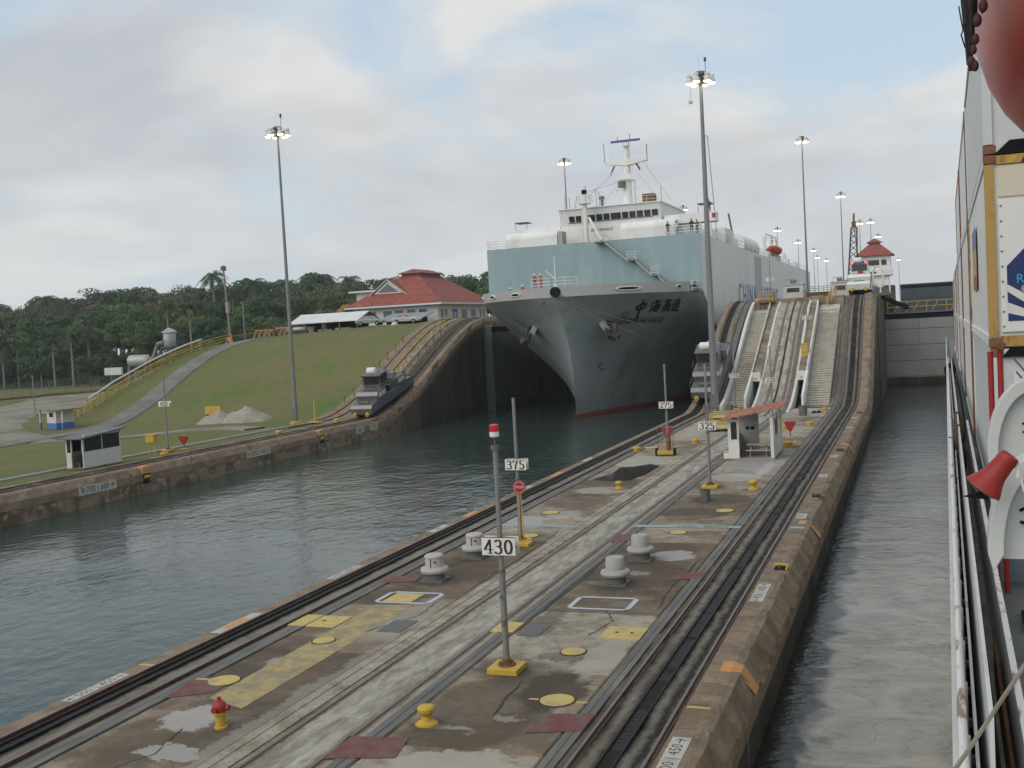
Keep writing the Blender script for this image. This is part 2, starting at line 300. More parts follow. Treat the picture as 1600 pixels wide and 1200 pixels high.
m_galv = mat('galvanised_steel', (0.24, 0.24, 0.235), 0.5, 0.4, 0.12, 3, dirt=(0.22, 0.19, 0.16), damt=0.4, dscale=1)
m_galvd = mat('dull_grey_steel', (0.14, 0.145, 0.145), 0.6, 0.3, 0.15, 3)
m_lamp = mat('lit_lamp_glass', (1, 0.85, 0.6), 0.3, emit=((1.0, 0.80, 0.50), 14.0))
m_redlamp = mat('lit_red_lamp', (0.8, 0.05, 0.05), 0.3, emit=((1.0, 0.06, 0.05), 4.0))
m_glass = mat('dark_window_glass', (0.018, 0.022, 0.026), 0.08, 0, 0.2, spec=.8)
m_wood = mat('weathered_wood', (0.22, 0.19, 0.15), 0.85, 0, 0.25, 4)
m_rust = mat('rusty_steel', (0.17, 0.085, 0.045), 0.85, 0.1, 0.35, 5, bump=.2)
def shade(m): return m
# ================================================================ land and water
def S(t): t = max(0.0, min(1.0, t)); return t*t*(3-2*t)
TOP = 11.0; WAT = -2.1
def hL(y): return TOP*S((y-106)/38.0)            # far bank incline
def hC(y): return TOP*S((y-103)/34.5)            # centre wall, left and middle inclines
def hR(y): return TOP*S((y-108)/32.0)            # centre wall, right incline
FLAT = lambda y: 0.0
def T(x, y):
    d = -x
    top = TOP - max(0, d-60)*0.034 + 0.35*math.sin(x*.09)*math.sin(y*.07)*S((d-62)/10)
    s = S((y - 106 + max(0, d-95)*0.25)/(38 + max(0, d-60)*0.2))
    side = 1 - S((d-104-max(0, (y-148))*0.30)/(11.0+max(0, y-150)*.12))
    far = 1 - 0.55*S((y-215)/60)
    n = 0.22*(math.sin(x*.31+y*.17)+math.sin(x*.13-y*.23+2))*S((d-66)/12)*.6
    return top*s*side*far + n*0.5 - 0.35*S((d-120)/40)
YS = [-40, -20, 0, 10, 20, 30, 40, 50, 60, 70, 80, 90, 98, 103] + [104.5+1.5*i for i in range(28)] + [148, 155, 165, 180, 200, 240, 300, 420]
YF = [-40, -20, 0, 8] + [10+0.6*i for i in range(150)] + [101+1.2*i for i in range(36)] + [146, 155, 165, 180, 220, 300, 420]

m_grass = layered('grass', [(0.085, 0.108, 0.038), ((0.125, 0.108, 0.052), 0.045, X1, 0.40, 0.55, 0.85), ((0.068, 0.115, 0.03), 0.09, X1, 0.5, 0.64, 0.7), ((0.15, 0.13, 0.07), 0.5, X1, 0.55, 0.75, 0.55),
    ((0.04, 0.055, 0.018), 2.4, X1, 0.5, 0.75, 0.6), ((0.17, 0.16, 0.08), 6, X1, 0.58, 0.74, 0.5), ((0.13, 0.095, 0.055), .22, (1, 2, 1), 0.56, 0.68, 0.6), ((0.12, 0.14, 0.05), .6, (2.2, .5, 1), 0.52, 0.66, 0.5)], k_=1.3, bump=.5, bscale=9.0, rough=1.0, spec=.1)
m_asphalt = layered('grey_asphalt', [(0.15, 0.143, 0.128), ((0.24, 0.228, 0.20), 0.3, X1, 0.45, 0.65, 0.7), ((0.07, 0.068, 0.06), 0.9, X1, 0.55, 0.75, 0.6)], bump=.2)
m_gravelroad = layered('pale_gravel_ground', [(0.23, 0.21, 0.17), ((0.10, 0.11, 0.05), 0.15, X1, 0.48, 0.6, 0.8), ((0.30, 0.28, 0.23), 0.6, X1, 0.55, 0.7, 0.7)])
m_asphalt_pale = layered('pale_path', [(0.24, 0.24, 0.22), ((0.16, 0.16, 0.13), 0.8, X1, 0.45, 0.65, 0.7)], bump=.2)
m_gravel = layered('heaped_gravel', [(0.30, 0.27, 0.22), ((0.17, 0.15, 0.12), 3.0, X1, 0.5, 0.65, 0.8), ((0.42, 0.39, 0.33), 1.0, X1, 0.5, 0.7, 0.6)], bump=1, bscale=9)

def water(name, x0, x1, y0, y1, z, base, rough, sc, st, strength, foam=None, deep=None):
    m = bpy.data.materials.new(name); m.use_nodes = True; t = m.node_tree; n = t.nodes; L = t.links
    b = n['Principled BSDF']; b.inputs['Roughness'].default_value = rough; b.inputs['IOR'].default_value = 1.33
    src = n.new('ShaderNodeNewGeometry').outputs['Position']
    def nz(scale, stt, det=4, dist=0.0):
        mp = n.new('ShaderNodeMapping'); mp.inputs['Scale'].default_value = stt; mp.inputs['Rotation'].default_value = (0, 0, .25); L.new(src, mp.inputs[0])
        x = n.new('ShaderNodeTexNoise'); x.inputs['Scale'].default_value = scale; x.inputs['Detail'].default_value = det; x.inputs['Distortion'].default_value = dist
        L.new(mp.outputs[0], x.inputs[0]); return x.outputs[0]
    a = nz(sc, st, 5, .3); c = nz(sc*.22, st, 3, .5)
    ad = n.new('ShaderNodeMath'); ad.operation = 'MULTIPLY_ADD'; L.new(c, ad.inputs[0]); ad.inputs[1].default_value = 1.6; L.new(a, ad.inputs[2])
    bp = n.new('ShaderNodeBump'); bp.inputs['Strength'].default_value = strength; bp.inputs['Distance'].default_value = 0.12
    L.new(ad.outputs[0], bp.inputs['Height']); L.new(bp.outputs[0], b.inputs['Normal'])
    b.inputs['Base Color'].default_value = (*base, 1)
    calm = nz(.035, (1, 1.6, 1), 4, 1.0); cr = n.new('ShaderNodeMapRange'); cr.inputs['From Min'].default_value = .38; cr.inputs['From Max'].default_value = .62; cr.inputs['To Min'].default_value = strength*.35; cr.inputs['To Max'].default_value = strength; L.new(calm, cr.inputs[0]); L.new(cr.outputs[0], bp.inputs['Strength'])
    if foam:
        b.inputs['Specular IOR Level'].default_value = .35
        f1 = nz(foam[1], foam[2], 10, 1.8)
        r = n.new('ShaderNodeValToRGB'); L.new(f1, r.inputs[0]); e = r.color_ramp.elements
        e[0].position = foam[3]; e[0].color = (*base, 1); e[1].position = foam[4]; e[1].color = (*foam[0], 1)
        vein = nz(.22, (1, 1.7, 1), 7, 1.6); vs_ = n.new('ShaderNodeMath'); vs_.operation = 'SUBTRACT'; L.new(vein, vs_.inputs[0]); vs_.inputs[1].default_value = .5
        va = n.new('ShaderNodeMath'); va.operation = 'ABSOLUTE'; L.new(vs_.outputs[0], va.inputs[0]); vr = n.new('ShaderNodeMapRange'); vr.inputs['From Min'].default_value = .002; vr.inputs['From Max'].default_value = .014; vr.inputs['To Min'].default_value = .28; vr.inputs['To Max'].default_value = 0; L.new(va.outputs[0], vr.inputs[0])
        vm_ = n.new('ShaderNodeMixRGB'); L.new(vr.outputs[0], vm_.inputs[0]); L.new(r.outputs[0], vm_.inputs[1]); vm_.inputs[2].default_value = (.035, .036, .03, 1)
        # silty base colour turns near black along the lock wall and towards the gate
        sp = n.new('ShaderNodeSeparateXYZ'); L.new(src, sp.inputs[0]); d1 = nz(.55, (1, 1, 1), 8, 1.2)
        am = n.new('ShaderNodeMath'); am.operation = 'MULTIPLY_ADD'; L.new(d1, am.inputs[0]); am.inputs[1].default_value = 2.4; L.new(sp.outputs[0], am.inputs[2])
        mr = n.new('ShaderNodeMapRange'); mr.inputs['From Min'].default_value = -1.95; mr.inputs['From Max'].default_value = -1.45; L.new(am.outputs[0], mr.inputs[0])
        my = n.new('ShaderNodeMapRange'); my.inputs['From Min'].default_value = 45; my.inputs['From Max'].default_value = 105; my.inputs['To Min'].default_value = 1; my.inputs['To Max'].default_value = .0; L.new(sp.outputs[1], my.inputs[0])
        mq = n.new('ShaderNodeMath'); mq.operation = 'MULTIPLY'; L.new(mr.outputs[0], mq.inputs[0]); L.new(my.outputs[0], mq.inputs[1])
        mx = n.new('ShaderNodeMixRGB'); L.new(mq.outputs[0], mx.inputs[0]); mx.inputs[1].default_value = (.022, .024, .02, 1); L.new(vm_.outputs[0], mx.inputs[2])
        L.new(mx.outputs[0], b.inputs['Base Color'])
    o = MB().add([(x0, y0, z), (x1, y0, z), (x1, y1, z), (x0, y1, z)], [(0, 1, 2, 3)]).build(name, m)
    return setl(o, kind='structure')
water('lock_water', -57.2, -20.9, -60, 470, WAT, (0.034, 0.054, 0.046), 0.07, 1.3, (1, .8, 1), 0.85)
water('side_lock_water', -4.6, 29.5, -60, 171.5, WAT-.05, (0.21, 0.193, 0.158), 0.18, 2.0, (1, 1.35, 1), 0.55,
      foam=((0.31, 0.285, 0.235), 0.26, (1, 1.3, 1), 0.38, 0.60))

# ground on the far bank, draped over the height function
xs = [-59.6, -61, -62.4, -63.8, -65.5] + [-67.5-2.6*i for i in range(34)] + [-158-8*i for i in range(12)] + [-260-30*i for i in range(10)] + [-700, -1100]
ysg = [-60, -30, 0, 20, 35, 48, 58, 66, 74, 82, 88, 94] + [98+2.4*i for i in range(40)] + [196+8*i for i in range(14)] + [315, 350, 400, 480, 600]
def ground():
    mb = MB(); vs = []
    for x in xs:
        for y in ysg:
            z = hL(y)-.03 if x > -64.5 else T(x, y)*S((-x-64.5)/5) + (hL(y)-.03)*(1-S((-x-64.5)/5))
            vs.append((x, y, z-0.02))
    n = len(ysg)
    mb.add(vs, [(i*n+j, (i+1)*n+j, (i+1)*n+j+1, i*n+j+1) for i in range(len(xs)-1) for j in range(n-1)])
    o = mb.build('ground', m_grass, smooth=True); setl(o, kind='structure')
    mb = MB(); mb.add([(-1300, 590, -.6), (600, 590, -.6), (600, 1400, -.6), (-1300, 1400, -.6)], [(0, 1, 2, 3)])
    mb.add([(-1300, -300, -.6), (-1090, -300, -.6), (-1090, 590, -.6), (-1300, 590, -.6)], [(0, 1, 2, 3)])
    mb.add([(30.9, -300, 0), (600, -300, 0), (600, 590, 0), (30.9, 590, 0)], [(0, 1, 2, 3)])
    setl(mb.build('far_ground', m_grass), kind='structure')
ground()
def TZ(x, y):
    if x > -64.5: return hL(y)
    return T(x, y)*S((-x-64.5)/5) + hL(y)*(1-S((-x-64.5)/5))
def drape(name, pts, width, mat_, dz=0.06, sub=6):
    P = []
    for i in range(len(pts)-1):
        p0 = Vector(pts[max(0, i-1)]); p1 = Vector(pts[i]); p2 = Vector(pts[i+1]); p3 = Vector(pts[min(len(pts)-1, i+2)])
        for k in range(sub):
            t = k/sub; P.append(0.5*((2*p1)+(p2-p0)*t+(2*p0-5*p1+4*p2-p3)*t*t+(3*p1-p0-3*p2+p3)*t**3))
    P.append(Vector(pts[-1])); vs = []; M_ = 5
    for i, p in enumerate(P):
        d = (P[min(i+1, len(P)-1)]-P[max(0, i-1)]).normalized(); nrm = Vector((-d.y, d.x))
        for k in range(-1, M_+2):
            q = p + nrm*width*(min(max(k, -.06*M_), M_*1.06)/M_-.5); vs.append((q.x, q.y, TZ(q.x, q.y)+(dz if 0 <= k <= M_ else -.15)))
    n = M_+3; M_ += 2
    mb = MB().add(vs, [(i*n+k, i*n+k+1, (i+1)*n+k+1, (i+1)*n+k) for i in range(len(P)-1) for k in range(M_)])
    return setl(mb.build(name, mat_, smooth=True), kind='structure')
drape('service_road', [(-96, 60), (-89, 78), (-87, 88), (-89, 98), (-93.5, 110), (-97, 122), (-99, 134), (-98, 146), (-92, 157), (-84, 160)], 3.0, m_asphalt, 0.14)
drape('side_road', [(-88, 84), (-97, 92), (-112, 104), (-135, 132), (-160, 168), (-185, 205)], 12.0, m_gravelroad, 0.10)
drape('yard_ground', [(-120, 132), (-140, 165), (-160, 205), (-168, 232)], 20, m_gravelroad, 0.07)
drape('gravel_path', [(-66, 98.5), (-70, 99.5), (-74, 97.5), (-77, 92), (-80, 89), (-85, 87.5)], 2.6, m_gravelroad, 0.09)
drape('footpath', [(-62.9, 40), (-62.9, 60), (-62.9, 80), (-62.8, 98), (-62.4, 104)], .8, m_asphalt_pale, 0.10)
drape('plateau_yard', [(-110, 166), (-98, 160), (-84, 158), (-72, 156), (-66, 158)], 12, m_asphalt, 0.12)

# ================================================================ lock walls
farwall = thing('lock_wall', 'far bank lock wall of weathered concrete rising as a dark curved incline left of the big ship', 'lock wall', (0, 0, 0))
lock = thing('lock_wall', 'wide centre lock wall in the foreground with rails, deck and stepped inclines', 'lock wall', (0, 0, 0))
# far bank
MB().sweep([(-60.0, -9), (-56.1, -9), (-56.05, -0.55), (-56.35, -0.12), (-56.5, 0.0), (-57.0, 0.0), (-57.0, -.02), (-60.0, -.02)], YF, hL, jit=.03).build('wall_face', m_bankwall, farwall)
MB().sweep([(-56.6, -.3), (-56.02, -1.1), (-56.02, -.55), (-56.33, -.10), (-56.5, .015), (-57.0, .015)], YF, hL, fix=-50, jit=.03).build('coping', m_coping, farwall)
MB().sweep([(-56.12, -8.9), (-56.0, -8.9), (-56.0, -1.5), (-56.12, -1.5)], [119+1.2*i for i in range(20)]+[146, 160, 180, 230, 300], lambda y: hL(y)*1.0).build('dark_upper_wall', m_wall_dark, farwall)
MB().sweep([(-64.4, -1), (-59.2, -1), (-59.2, 0.0), (-64.4, 0.0)], [103+1.5*i for i in range(29)]+[150, 170, 200, 260], hL, fix=-50).build('incline_bed', m_coping, farwall)
# centre wall
MB().sweep([(-21.35, -9), (-21.35, -.4), (-21.15, 0), (-20.56, 0), (-20.56, -.05), (-18.35, -.05), (-18.35, -9)], YF, hC, jit=.02).build('left_track_bed', m_bed, lock)
MB().sweep([(-21.37, -.38), (-21.15, 0.012), (-20.6, 0.012), (-20.6, -.3)], YF, hC, jit=.02).build('left_coping', m_coping, lock)
MB().sweep([(-14.72, -.9), (-11.5, -.9), (-11.5, -.02), (-11.95, -.02), (-14.1, -.02), (-14.72, -.02)], YS, hC).build('middle_track_bed', m_white_bed, lock)
MB().sweep([(-7.60, -9), (-4.15, -9), (-4.15, -.85), (-4.22, -.6), (-4.52, -.06), (-4.7, 0), (-5.30, 0), (-5.30, -.05), (-7.6, -.05)], YF, hR, jit=.055).build('right_track_bed', m_bed, lock)
MB().sweep([(-5.28, -.3), (-5.28, 0.012), (-4.66, 0.014), (-4.46, -.06), (-4.13, -.62), (-4.10, -.86), (-4.10, -1.2), (-4.3, -1.2)], YF, hR, jit=.05).build('right_coping', m_coping, lock)
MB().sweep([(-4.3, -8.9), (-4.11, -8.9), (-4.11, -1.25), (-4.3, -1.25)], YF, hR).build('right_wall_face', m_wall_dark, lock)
# core under the deck slabs
MB().box(-18.34, -7.62, -40, 108, -9, -.06).build('wall_core', m_deck, lock)
MB().box(-18.34, -7.62, 133.5, 420, -9, TOP-.02).build('upper_deck', m_deck, lock)
MB().box(-18.34, -16.0, 132.6, 133.5, 0, TOP-.6).build('retaining_wall', m_deck, lock)
# flat end walls of the lock in the distance
deck = bpy.data.objects.new('lock_deck', None); COL.objects.link(deck); setl(deck, kind='structure')
def slabrow(x0, x1, ys, tones):
    for a, b, tn in zip(ys[:-1], ys[1:], tones):
        dz = random.uniform(-.003, .003)
        mb = MB(); g = .02; e = .035
        mb.add([(x0+g, a+g, -.3), (x1-g, a+g, -.3), (x1-g, b-g, -.3), (x0+g, b-g, -.3), (x0+g, a+g, -e), (x1-g, a+g, -e), (x1-g, b-g, -e), (x0+g, b-g, -e),
                (x0+g+e, a+g+e, dz), (x1-g-e, a+g+e, dz), (x1-g-e, b-g-e, dz), (x0+g+e, b-g-e, dz)],
               [(0, 1, 5, 4), (1, 2, 6, 5), (2, 3, 7, 6), (3, 0, 4, 7), (4, 5, 9, 8), (5, 6, 10, 9), (6, 7, 11, 10), (7, 4, 8, 11), (8, 9, 10, 11)])
        mb.build('slab', DM[tn], deck)
slabrow(-18.35+.0, -14.74, [-8, 2, 10, 16.5, 22.0, 27.2, 32.3, 37.6, 43.2, 49, 55, 61, 67, 74, 81, 88, 95, 101.5, 107.5], 'mmmmdmddlmdmlmllml')
slabrow(-11.48, -7.62, [-8, 2, 9, 15.5, 21.2, 26.6, 32.4, 37.9, 43.4, 49.5, 55.5, 62, 68.5, 75, 82, 90, 98, 107.5], 'mmmlmlddmdmllmlml')
# grey conduit covers beside the rails, split by a groove, and the raised ridge beside the middle track
def strips(name, m, par, lst, ys, zf):
    for (x0, x1, z0, z1) in lst: MB().sweep([(x0, z0), (x1, z0), (x1, z1), (x0, z1)], ys, zf, fix=-50).build(name, m, par)
strips('conduit_cover', m_conduit, lock, [(-18.93, -18.68, -.05, .010), (-18.66, -18.40, -.05, .012)], YS, hC)
strips('conduit_cover', m_conduit, lock, [(-11.95, -11.75, -.05, .014), (-11.73, -11.52, -.05, .012)], YS, hC)
strips('conduit_cover', m_conduit, lock, [(-7.58, -7.40, -.05, .014), (-7.385, -7.22, -.05, .012)], YS, hR)
strips('concrete_ridge', m_deck_l, lock, [(-14.70, -14.42, -.05, .035), (-14.40, -14.02, -.05, .025)], [-40, 0, 20, 40, 60, 80, 102], FLAT)

def track(label, xa, xb, zf, rk, ys=YS, rh=0.085, bed=-.05, par_y=None):
    t = thing('railway_track', label, 'railway track')
    for x in (xa, xb):
        o = MB().sweep([(x-.07, bed), (x+.07, bed), (x+.07, bed+.02), (x+.02, bed+.03), (x+.036, rh-.03), (x+.036, rh), (x-.036, rh), (x-.036, rh-.03), (x-.02, bed+.03), (x-.07, bed+.02)], ys, zf, fix=-50).build('rail', m_rail, t)
        MB().sweep([(x-.028, rh), (x+.028, rh), (x+.02, rh+.006), (x-.02, rh+.006)], ys, zf, fix=-50).build('rail_head', m_railtop, o)
    if rk:
        x0, x1 = rk
        MB().sweep([(x0, bed), (x1, bed), (x1, bed+.010), (x0, bed+.010)], ys, zf, fix=-50).build('rack_trough', m_rack, t)
        for a in (x0+.015, x1-.015): MB().sweep([(a-.018, bed), (a+.018, bed), (a+.018, .015), (a-.018, .015)], ys, zf, fix=-50).build('rack_bar', m_rack, t)
        mb = MB(); y = 14.0; c = (x0+x1)/2
        while y < 146:
            z = zf(y+.05); z2 = zf(y+.15); mb.hexa([(x0+.04, y, z+bed+.005), (x1-.04, y, z+bed+.005), (x1-.04, y+.1, z2+bed+.005), (x0+.04, y+.1, z2+bed+.005), (x0+.04, y, z-.034), (x1-.04, y, z-.034), (x1-.04, y+.1, z2-.034), (x0+.04, y+.1, z2-.034)]); y += 0.22 if y < 60 else .9
        o = mb.build('rack_teeth', m_rack, t); o['kind'] = 'stuff'
    return t
track('rails and black rack along the left edge of the centre wall', -20.46, -19.08, hC, (-20.30, -19.92))
track('rusty rails of the middle return track on pale concrete between the two deck strips', -13.82, -12.27, hC, None, rh=.012, bed=-.03)
track('rails and greasy black rack nearest the right edge of the centre wall', -6.94, -5.42, hR, (-6.42, -6.04))
track('rusty rails along the far bank wall where a locomotive climbs', -57.1, -58.6, hL, (-58.05, -57.65), bed=-.02)
track('second rusty track on the landward side of the far bank incline', -61.6, -63.1, hL, None, ys=[98, 103]+[104.5+1.5*i for i in range(28)]+[148, 160, 190, 230], bed=-.01, rh=.12)
# centre slot on the middle incline
strips('cable_slot', m_rack, lock, [(-13.15, -12.95, -.05, -.012)], [100+1.5*i for i in range(32)]+[150, 170, 200], hC)
# oil and grime beside the rack bars
for (x0, x1, zf) in () and ((-19.9, -19.72, hC), (-6.62, -6.44, hR), (-6.02, -5.86, hR), (-5.74, -5.50, hR), (-7.9+1.1, -6.66, hR)):
    MB().sweep([(x0, -.05), (x1, -.05), (x1, -.044), (x0, -.044)], YS, zf, fix=-50).build('grease_streak', m_grime, lock)
# cross joints in the track beds
mb = MB()
for i in range(60):
    y = 14+1.55*i
    if y > 100: break
    for (a, b) in ((-6.86, -6.66), (-6.6, -6.46), (-5.84, -5.52), (-5.24, -4.75)): mb.box(a, b, y, y+.018, -.045, -.040 if a < -5.3 else .017)
o = mb.build('bed_joint', m_crack, lock); o['kind'] = 'stuff'

# ---------------------------------------------------------------- painted marks on the deck
def quad(name, pts, m, z, par=deck):
    return MB().add([(x, y, z) for x, y in pts], [tuple(range(len(pts)))]).build(name, m, par)
def rect(name, x0, x1, y0, y1, m, z=.008, par=deck): return quad(name, [(x0, y0), (x1, y0), (x1, y1), (x0, y1)], m, z, par)
def blob(name, cx, cy, rx, ry, m, z=.007, n=26, rough=.28, par=deck, rot=0):
    pts = []
    for k in range(n):
        t = 2*math.pi*k/n; r = 1+random.uniform(-rough, rough); a, b = rx*r*math.cos(t), ry*r*math.sin(t)
        pts.append((cx+a*math.cos(rot)-b*math.sin(rot), cy+a*math.sin(rot)+b*math.cos(rot)))
    return quad(name, pts, m, z, par)
# long faded yellow walkway on the left strip
quad('painted_walkway', [(-17.25, 22.9), (-15.92, 22.4), (-15.95, 27.6), (-16.0, 32.45), (-17.31, 32.3), (-17.28, 28.9)], m_yellow_worn, .006)
# frames round the hatches
def frame(name, x0, x1, y0, y1, w, m, z=.012):
    c = .22; o = [(x0+c, y0), (x1-c, y0), (x1, y0+c), (x1, y1-c), (x1-c, y1), (x0+c, y1), (x0, y1-c), (x0, y0+c)]
    i = [(x0+w+.02, y0+w), (x1-w-.02, y0+w), (x1-w, y0+w+.02), (x1-w, y1-w-.02), (x1-w-.02, y1-w), (x0+w+.02, y1-w), (x0+w, y1-w-.02), (x0+w, y0+w+.02)]
    mb = MB(); mb.add([(x, y, z) for x, y in o+i], [(k, (k+1) % 8, 8+(k+1) % 8, 8+k) for k in range(8)]); return mb.build(name, m, deck)
frame('painted_frame', -17.62, -15.5, 32.55, 34.1, .17, m_bluewhite, .012)
frame('painted_frame', -10.78, -8.68, 32.75, 34.35, .17, m_bluewhite, .012)
rect('painted_panel', -17.3, -16.25, 32.75, 33.9, m_yellow_pale, .009)
# red painted bands
quad('painted_band', [(-18.5, 22.6), (-17.4, 23.3), (-17.5, 24.6), (-18.6, 24.3)], m_redfloor, .016)
quad('painted_band', [(-12.2, 20.0), (-10.7, 20.4), (-10.9, 21.5), (-12.3, 21.3)], m_redfloor, .018)
quad('painted_band', [(-8.45, 22.3), (-7.25, 22.7), (-7.2, 23.8), (-8.25, 23.6)], m_redfloor, .018)
quad('painted_band', [(-18.6, 35.2), (-17.4, 35.6), (-17.6, 36.6), (-18.7, 36.2)], m_redfloor, .016)
quad('painted_band', [(-12.1, 43.2), (-11.1, 43.6), (-11.2, 45.0), (-12.1, 44.8)], m_redfloor, .018)
quad('painted_band', [(-8.3, 36.9), (-7.25, 37.3), (-7.25, 38.3), (-8.2, 38.0)], m_redfloor, .018)
# pale blue line across the wall with faint lettering
rect('painted_line', -18.7, -14.75, 46.35, 46.8, m_bluef, .010)
rect('painted_line', -11.9, -7.25, 46.5, 47.0, m_bluef, .020)
rect('painted_line', -5.2, -4.6, 46.6, 47.05, m_bluef, .020)
text_part('painted_lettering', 'MAX  BEAM', .42, m_black, deck, flat(-8.9, 46.75, .024), ext=.0005)
# yellow leader lines to the round covers
rect('painted_line', -19.0+.42, -18.0, 24.12, 24.24, m_yellow_pale, .020)
rect('painted_line', -9.1, -7.62, 24.44, 24.54, m_yellow_pale, .007)
rect('painted_line', -5.26, -4.72, 24.6, 24.72, m_yellow_pale, .020)
MB().add([(-4.72, 24.6, .018), (-4.72, 24.72, .018), (-4.44, 24.72, -.06), (-4.44, 24.6, -.06), (-4.09, 24.72, -.62), (-4.09, 24.6, -.62)], [(0, 1, 2, 3), (3, 2, 4, 5)]).build('painted_line', m_yellow_pale, deck)
rect('painted_line', -21.1, -20.6, 24.9, 25.05, m_yellow_pale, .020)
# patches, spills and stains with shapes of their own
m_damp = layered('damp_stained_concrete', [(0.095, 0.075, 0.052), ((0.16, 0.13, 0.10), 1.2, X1, 0.48, 0.7, 0.7), ((0.05, 0.04, 0.03), 3, X1, 0.5, 0.75, 0.6)], rough=.7)
# puddle
m_pud = mat('puddle_water', (0.035, 0.035, 0.03), 0.05, 0, .2, 2, space='W', spec=.7)
quad('puddle', [(-17.9, 61.0), (-16.9, 60.2), (-15.6, 60.6), (-15.2, 63.2), (-15.2, 66.6), (-16.0, 67.6), (-16.8, 66.4), (-17.6, 66.0), (-17.4, 63.5)], m_pud, .010)
# cracks
def crack(pts, w):
    pts2 = []
    for (a, b) in zip(pts[:-1], pts[1:]):
        for k in range(7):
            t = k/7; pts2.append((a[0]+(b[0]-a[0])*t+random.uniform(-.05, .05), a[1]+(b[1]-a[1])*t))
    pts2.append(pts[-1]); mb = MB(); vs = []
    for (x, y) in pts2:
        d = w*random.uniform(.4, 1.1); vs += [(x-d, y, .011), (x+d, y, .011)]
    n = len(pts2); vs[0] = vs[1]; vs[-1] = vs[-2]
    mb.add(vs, [(2*i, 2*i+1, 2*i+3, 2*i+2) for i in range(n-1)]); mb.build('crack', m_crack, deck)
crack([(-9.57, 23.0), (-9.72, 25.8)], .05); crack([(-11.42, 29.8), (-11.36, 36), (-11.40, 42)], .035)
crack([(-7.85, 33), (-8.0, 36), (-7.8, 40.5)], .03); crack([(-14.9, 34), (-14.85, 42), (-15.1, 46)], .03); crack([(-15.6, 44), (-16.1, 43), (-16.2, 42)], .03)
crack([(-16.9, 17.6), (-16.2, 19.4), (-16.6, 21)], .02); crack([(-9.2, 29.9), (-8.9, 31.6), (-9.5, 33)], .018); crack([(-17.2, 38), (-16.6, 40.5), (-17.0, 43)], .02); crack([(-10.8, 18.4), (-9.6, 19.1), (-8.3, 18.7)], .018); crack([(-16.2, 29.0), (-15.2, 31.2), (-15.4, 33.4)], .016); crack([(-9.4, 47.5), (-8.6, 50), (-9.2, 53)], .025)
# flush grey plates
def plate(label, x0, x1, y0, y1, m, studs=0, z=.022, cat='cover plate', name='cover_plate'):
    t = thing(name, label, cat, ((x0+x1)/2, (y0+y1)/2, 0)); hx, hy = (x1-x0)/2, (y1-y0)/2
    MB().box(-hx, hx, -hy, hy, -.02, z).build('plate', m, t, bevel=.006)
    for k in range(studs):
        MB().lathe([(.05, z), (.05, z+.012)], (-hx*.35+k*hx*.75, 0, 0), 10).build('lifting_hole', m_dark, t)
    return t
plate('dull grey steel floor plate right of the 430 post', -11.28, -10.62, 29.6, 30.85, m_greyplate)
plate('dull grey steel floor plate left of the middle track near the yellow walkway', -15.75, -14.95, 29.3, 30.6, m_greyplate)
plate('bright yellow floor plate with two lifting holes beside the right track', -8.82, -7.62, 29.75, 30.95, m_yellow_pale, 2)
plate('yellow floor plate beside the left track with faint marks', -18.36, -17.35, 29.45, 30.7, m_yellow_pale, 1)
plate('yellow strip lid across the grey conduit by the left track', -19.0, -18.40, 29.45, 30.7, m_yellow_pale, z=.03)
plate('small yellow lid across the conduit behind the 430 post', -12.22, -11.5, 29.85, 30.9, m_yellow_pale, z=.03)
def cover(label, x, y, r, m=m_yellow_pale):
    t = thing('manhole_cover', label, 'manhole cover', (x, y, 0), group='yellow round covers in the deck')
    MB().lathe([(r+.05, -.02), (r+.05, .012), (r+.02, .014)], n=36).build('rim', m_crack, t)
    MB().lathe([(r, -.02), (r, .028), (r-.02, .034)], n=36).build('lid', m, t)
cover('large yellow round cover with leader lines on both sides near the red hatch', -8.38, 24.5, .42)
cover('yellow round cover between the 430 post and the right track', -9.15, 28.35, .34)
cover('yellow round cover with one leader line beyond the red fire hydrant', -17.7, 24.2, .42)
cover('yellow round cover inside the faded yellow walkway', -16.9, 28.1, .33)
cover('yellow round cover just before the pale blue line on the right strip', -9.7, 45.4, .36)
cover('yellow round cover beyond the pale blue line beside the right track', -8.6, 50.8, .42)
cover('yellow round cover at the foot of the 375 post', -16.0, 44.2, .4)
cover('yellow round cover beyond the red stop disc on the left strip', -16.9, 49.9, .42)
# number plates painted on the copings
def stencil(txt, x, y, rz, size, w, l, z=.024, onwall=False):
    M = flat(x, y, z, rz)
    o = MB().box(-l/2, l/2, -w/2, w/2, -.004, 0).xf(M).build('painted_plate', m_whitef, deck)
    text_part('painted_lettering', txt, size, m_black, o, flat(x, y, z+.001, rz), ext=.0008, spacing=1.12)
for (y, s_) in ((21.6, '\u2190500 | 450\u2192'), (35.6, '\u2190450 | 400\u2192')):
    stencil(s_, -4.98, y, rad(90), .36, .42, 2.35)
for (y, s_) in ((49.5, '375'), (62, '350'), (70.5, '325'), (88, '300'), (96, '275')): stencil(s_, -4.98, y, rad(90), .4, .44, 1.2)
stencil('\u2190500 | 450\u2192', -21.0+.08, 23.0, rad(90), .34, .36, 2.3); stencil('\u2190450 | 400\u2192', -20.9, 36.6, rad(90), .34, .36, 2.3)
for y in (45.5, 57.5, 70): stencil('400', -20.9, y, rad(90), .3, .36, 1.8)
rect('painted_block', -21.06, -20.66, 28.2, 30.6, m_whitef, .022); rect('painted_block', -21.0, -20.72, 28.7, 30.0, m_orange, .025)
rect('painted_block', -21.06, -20.7, 48.5, 50.2, m_orange, .022); rect('painted_block', -21.0, -20.66, 62, 64.0, m_orange, .022)
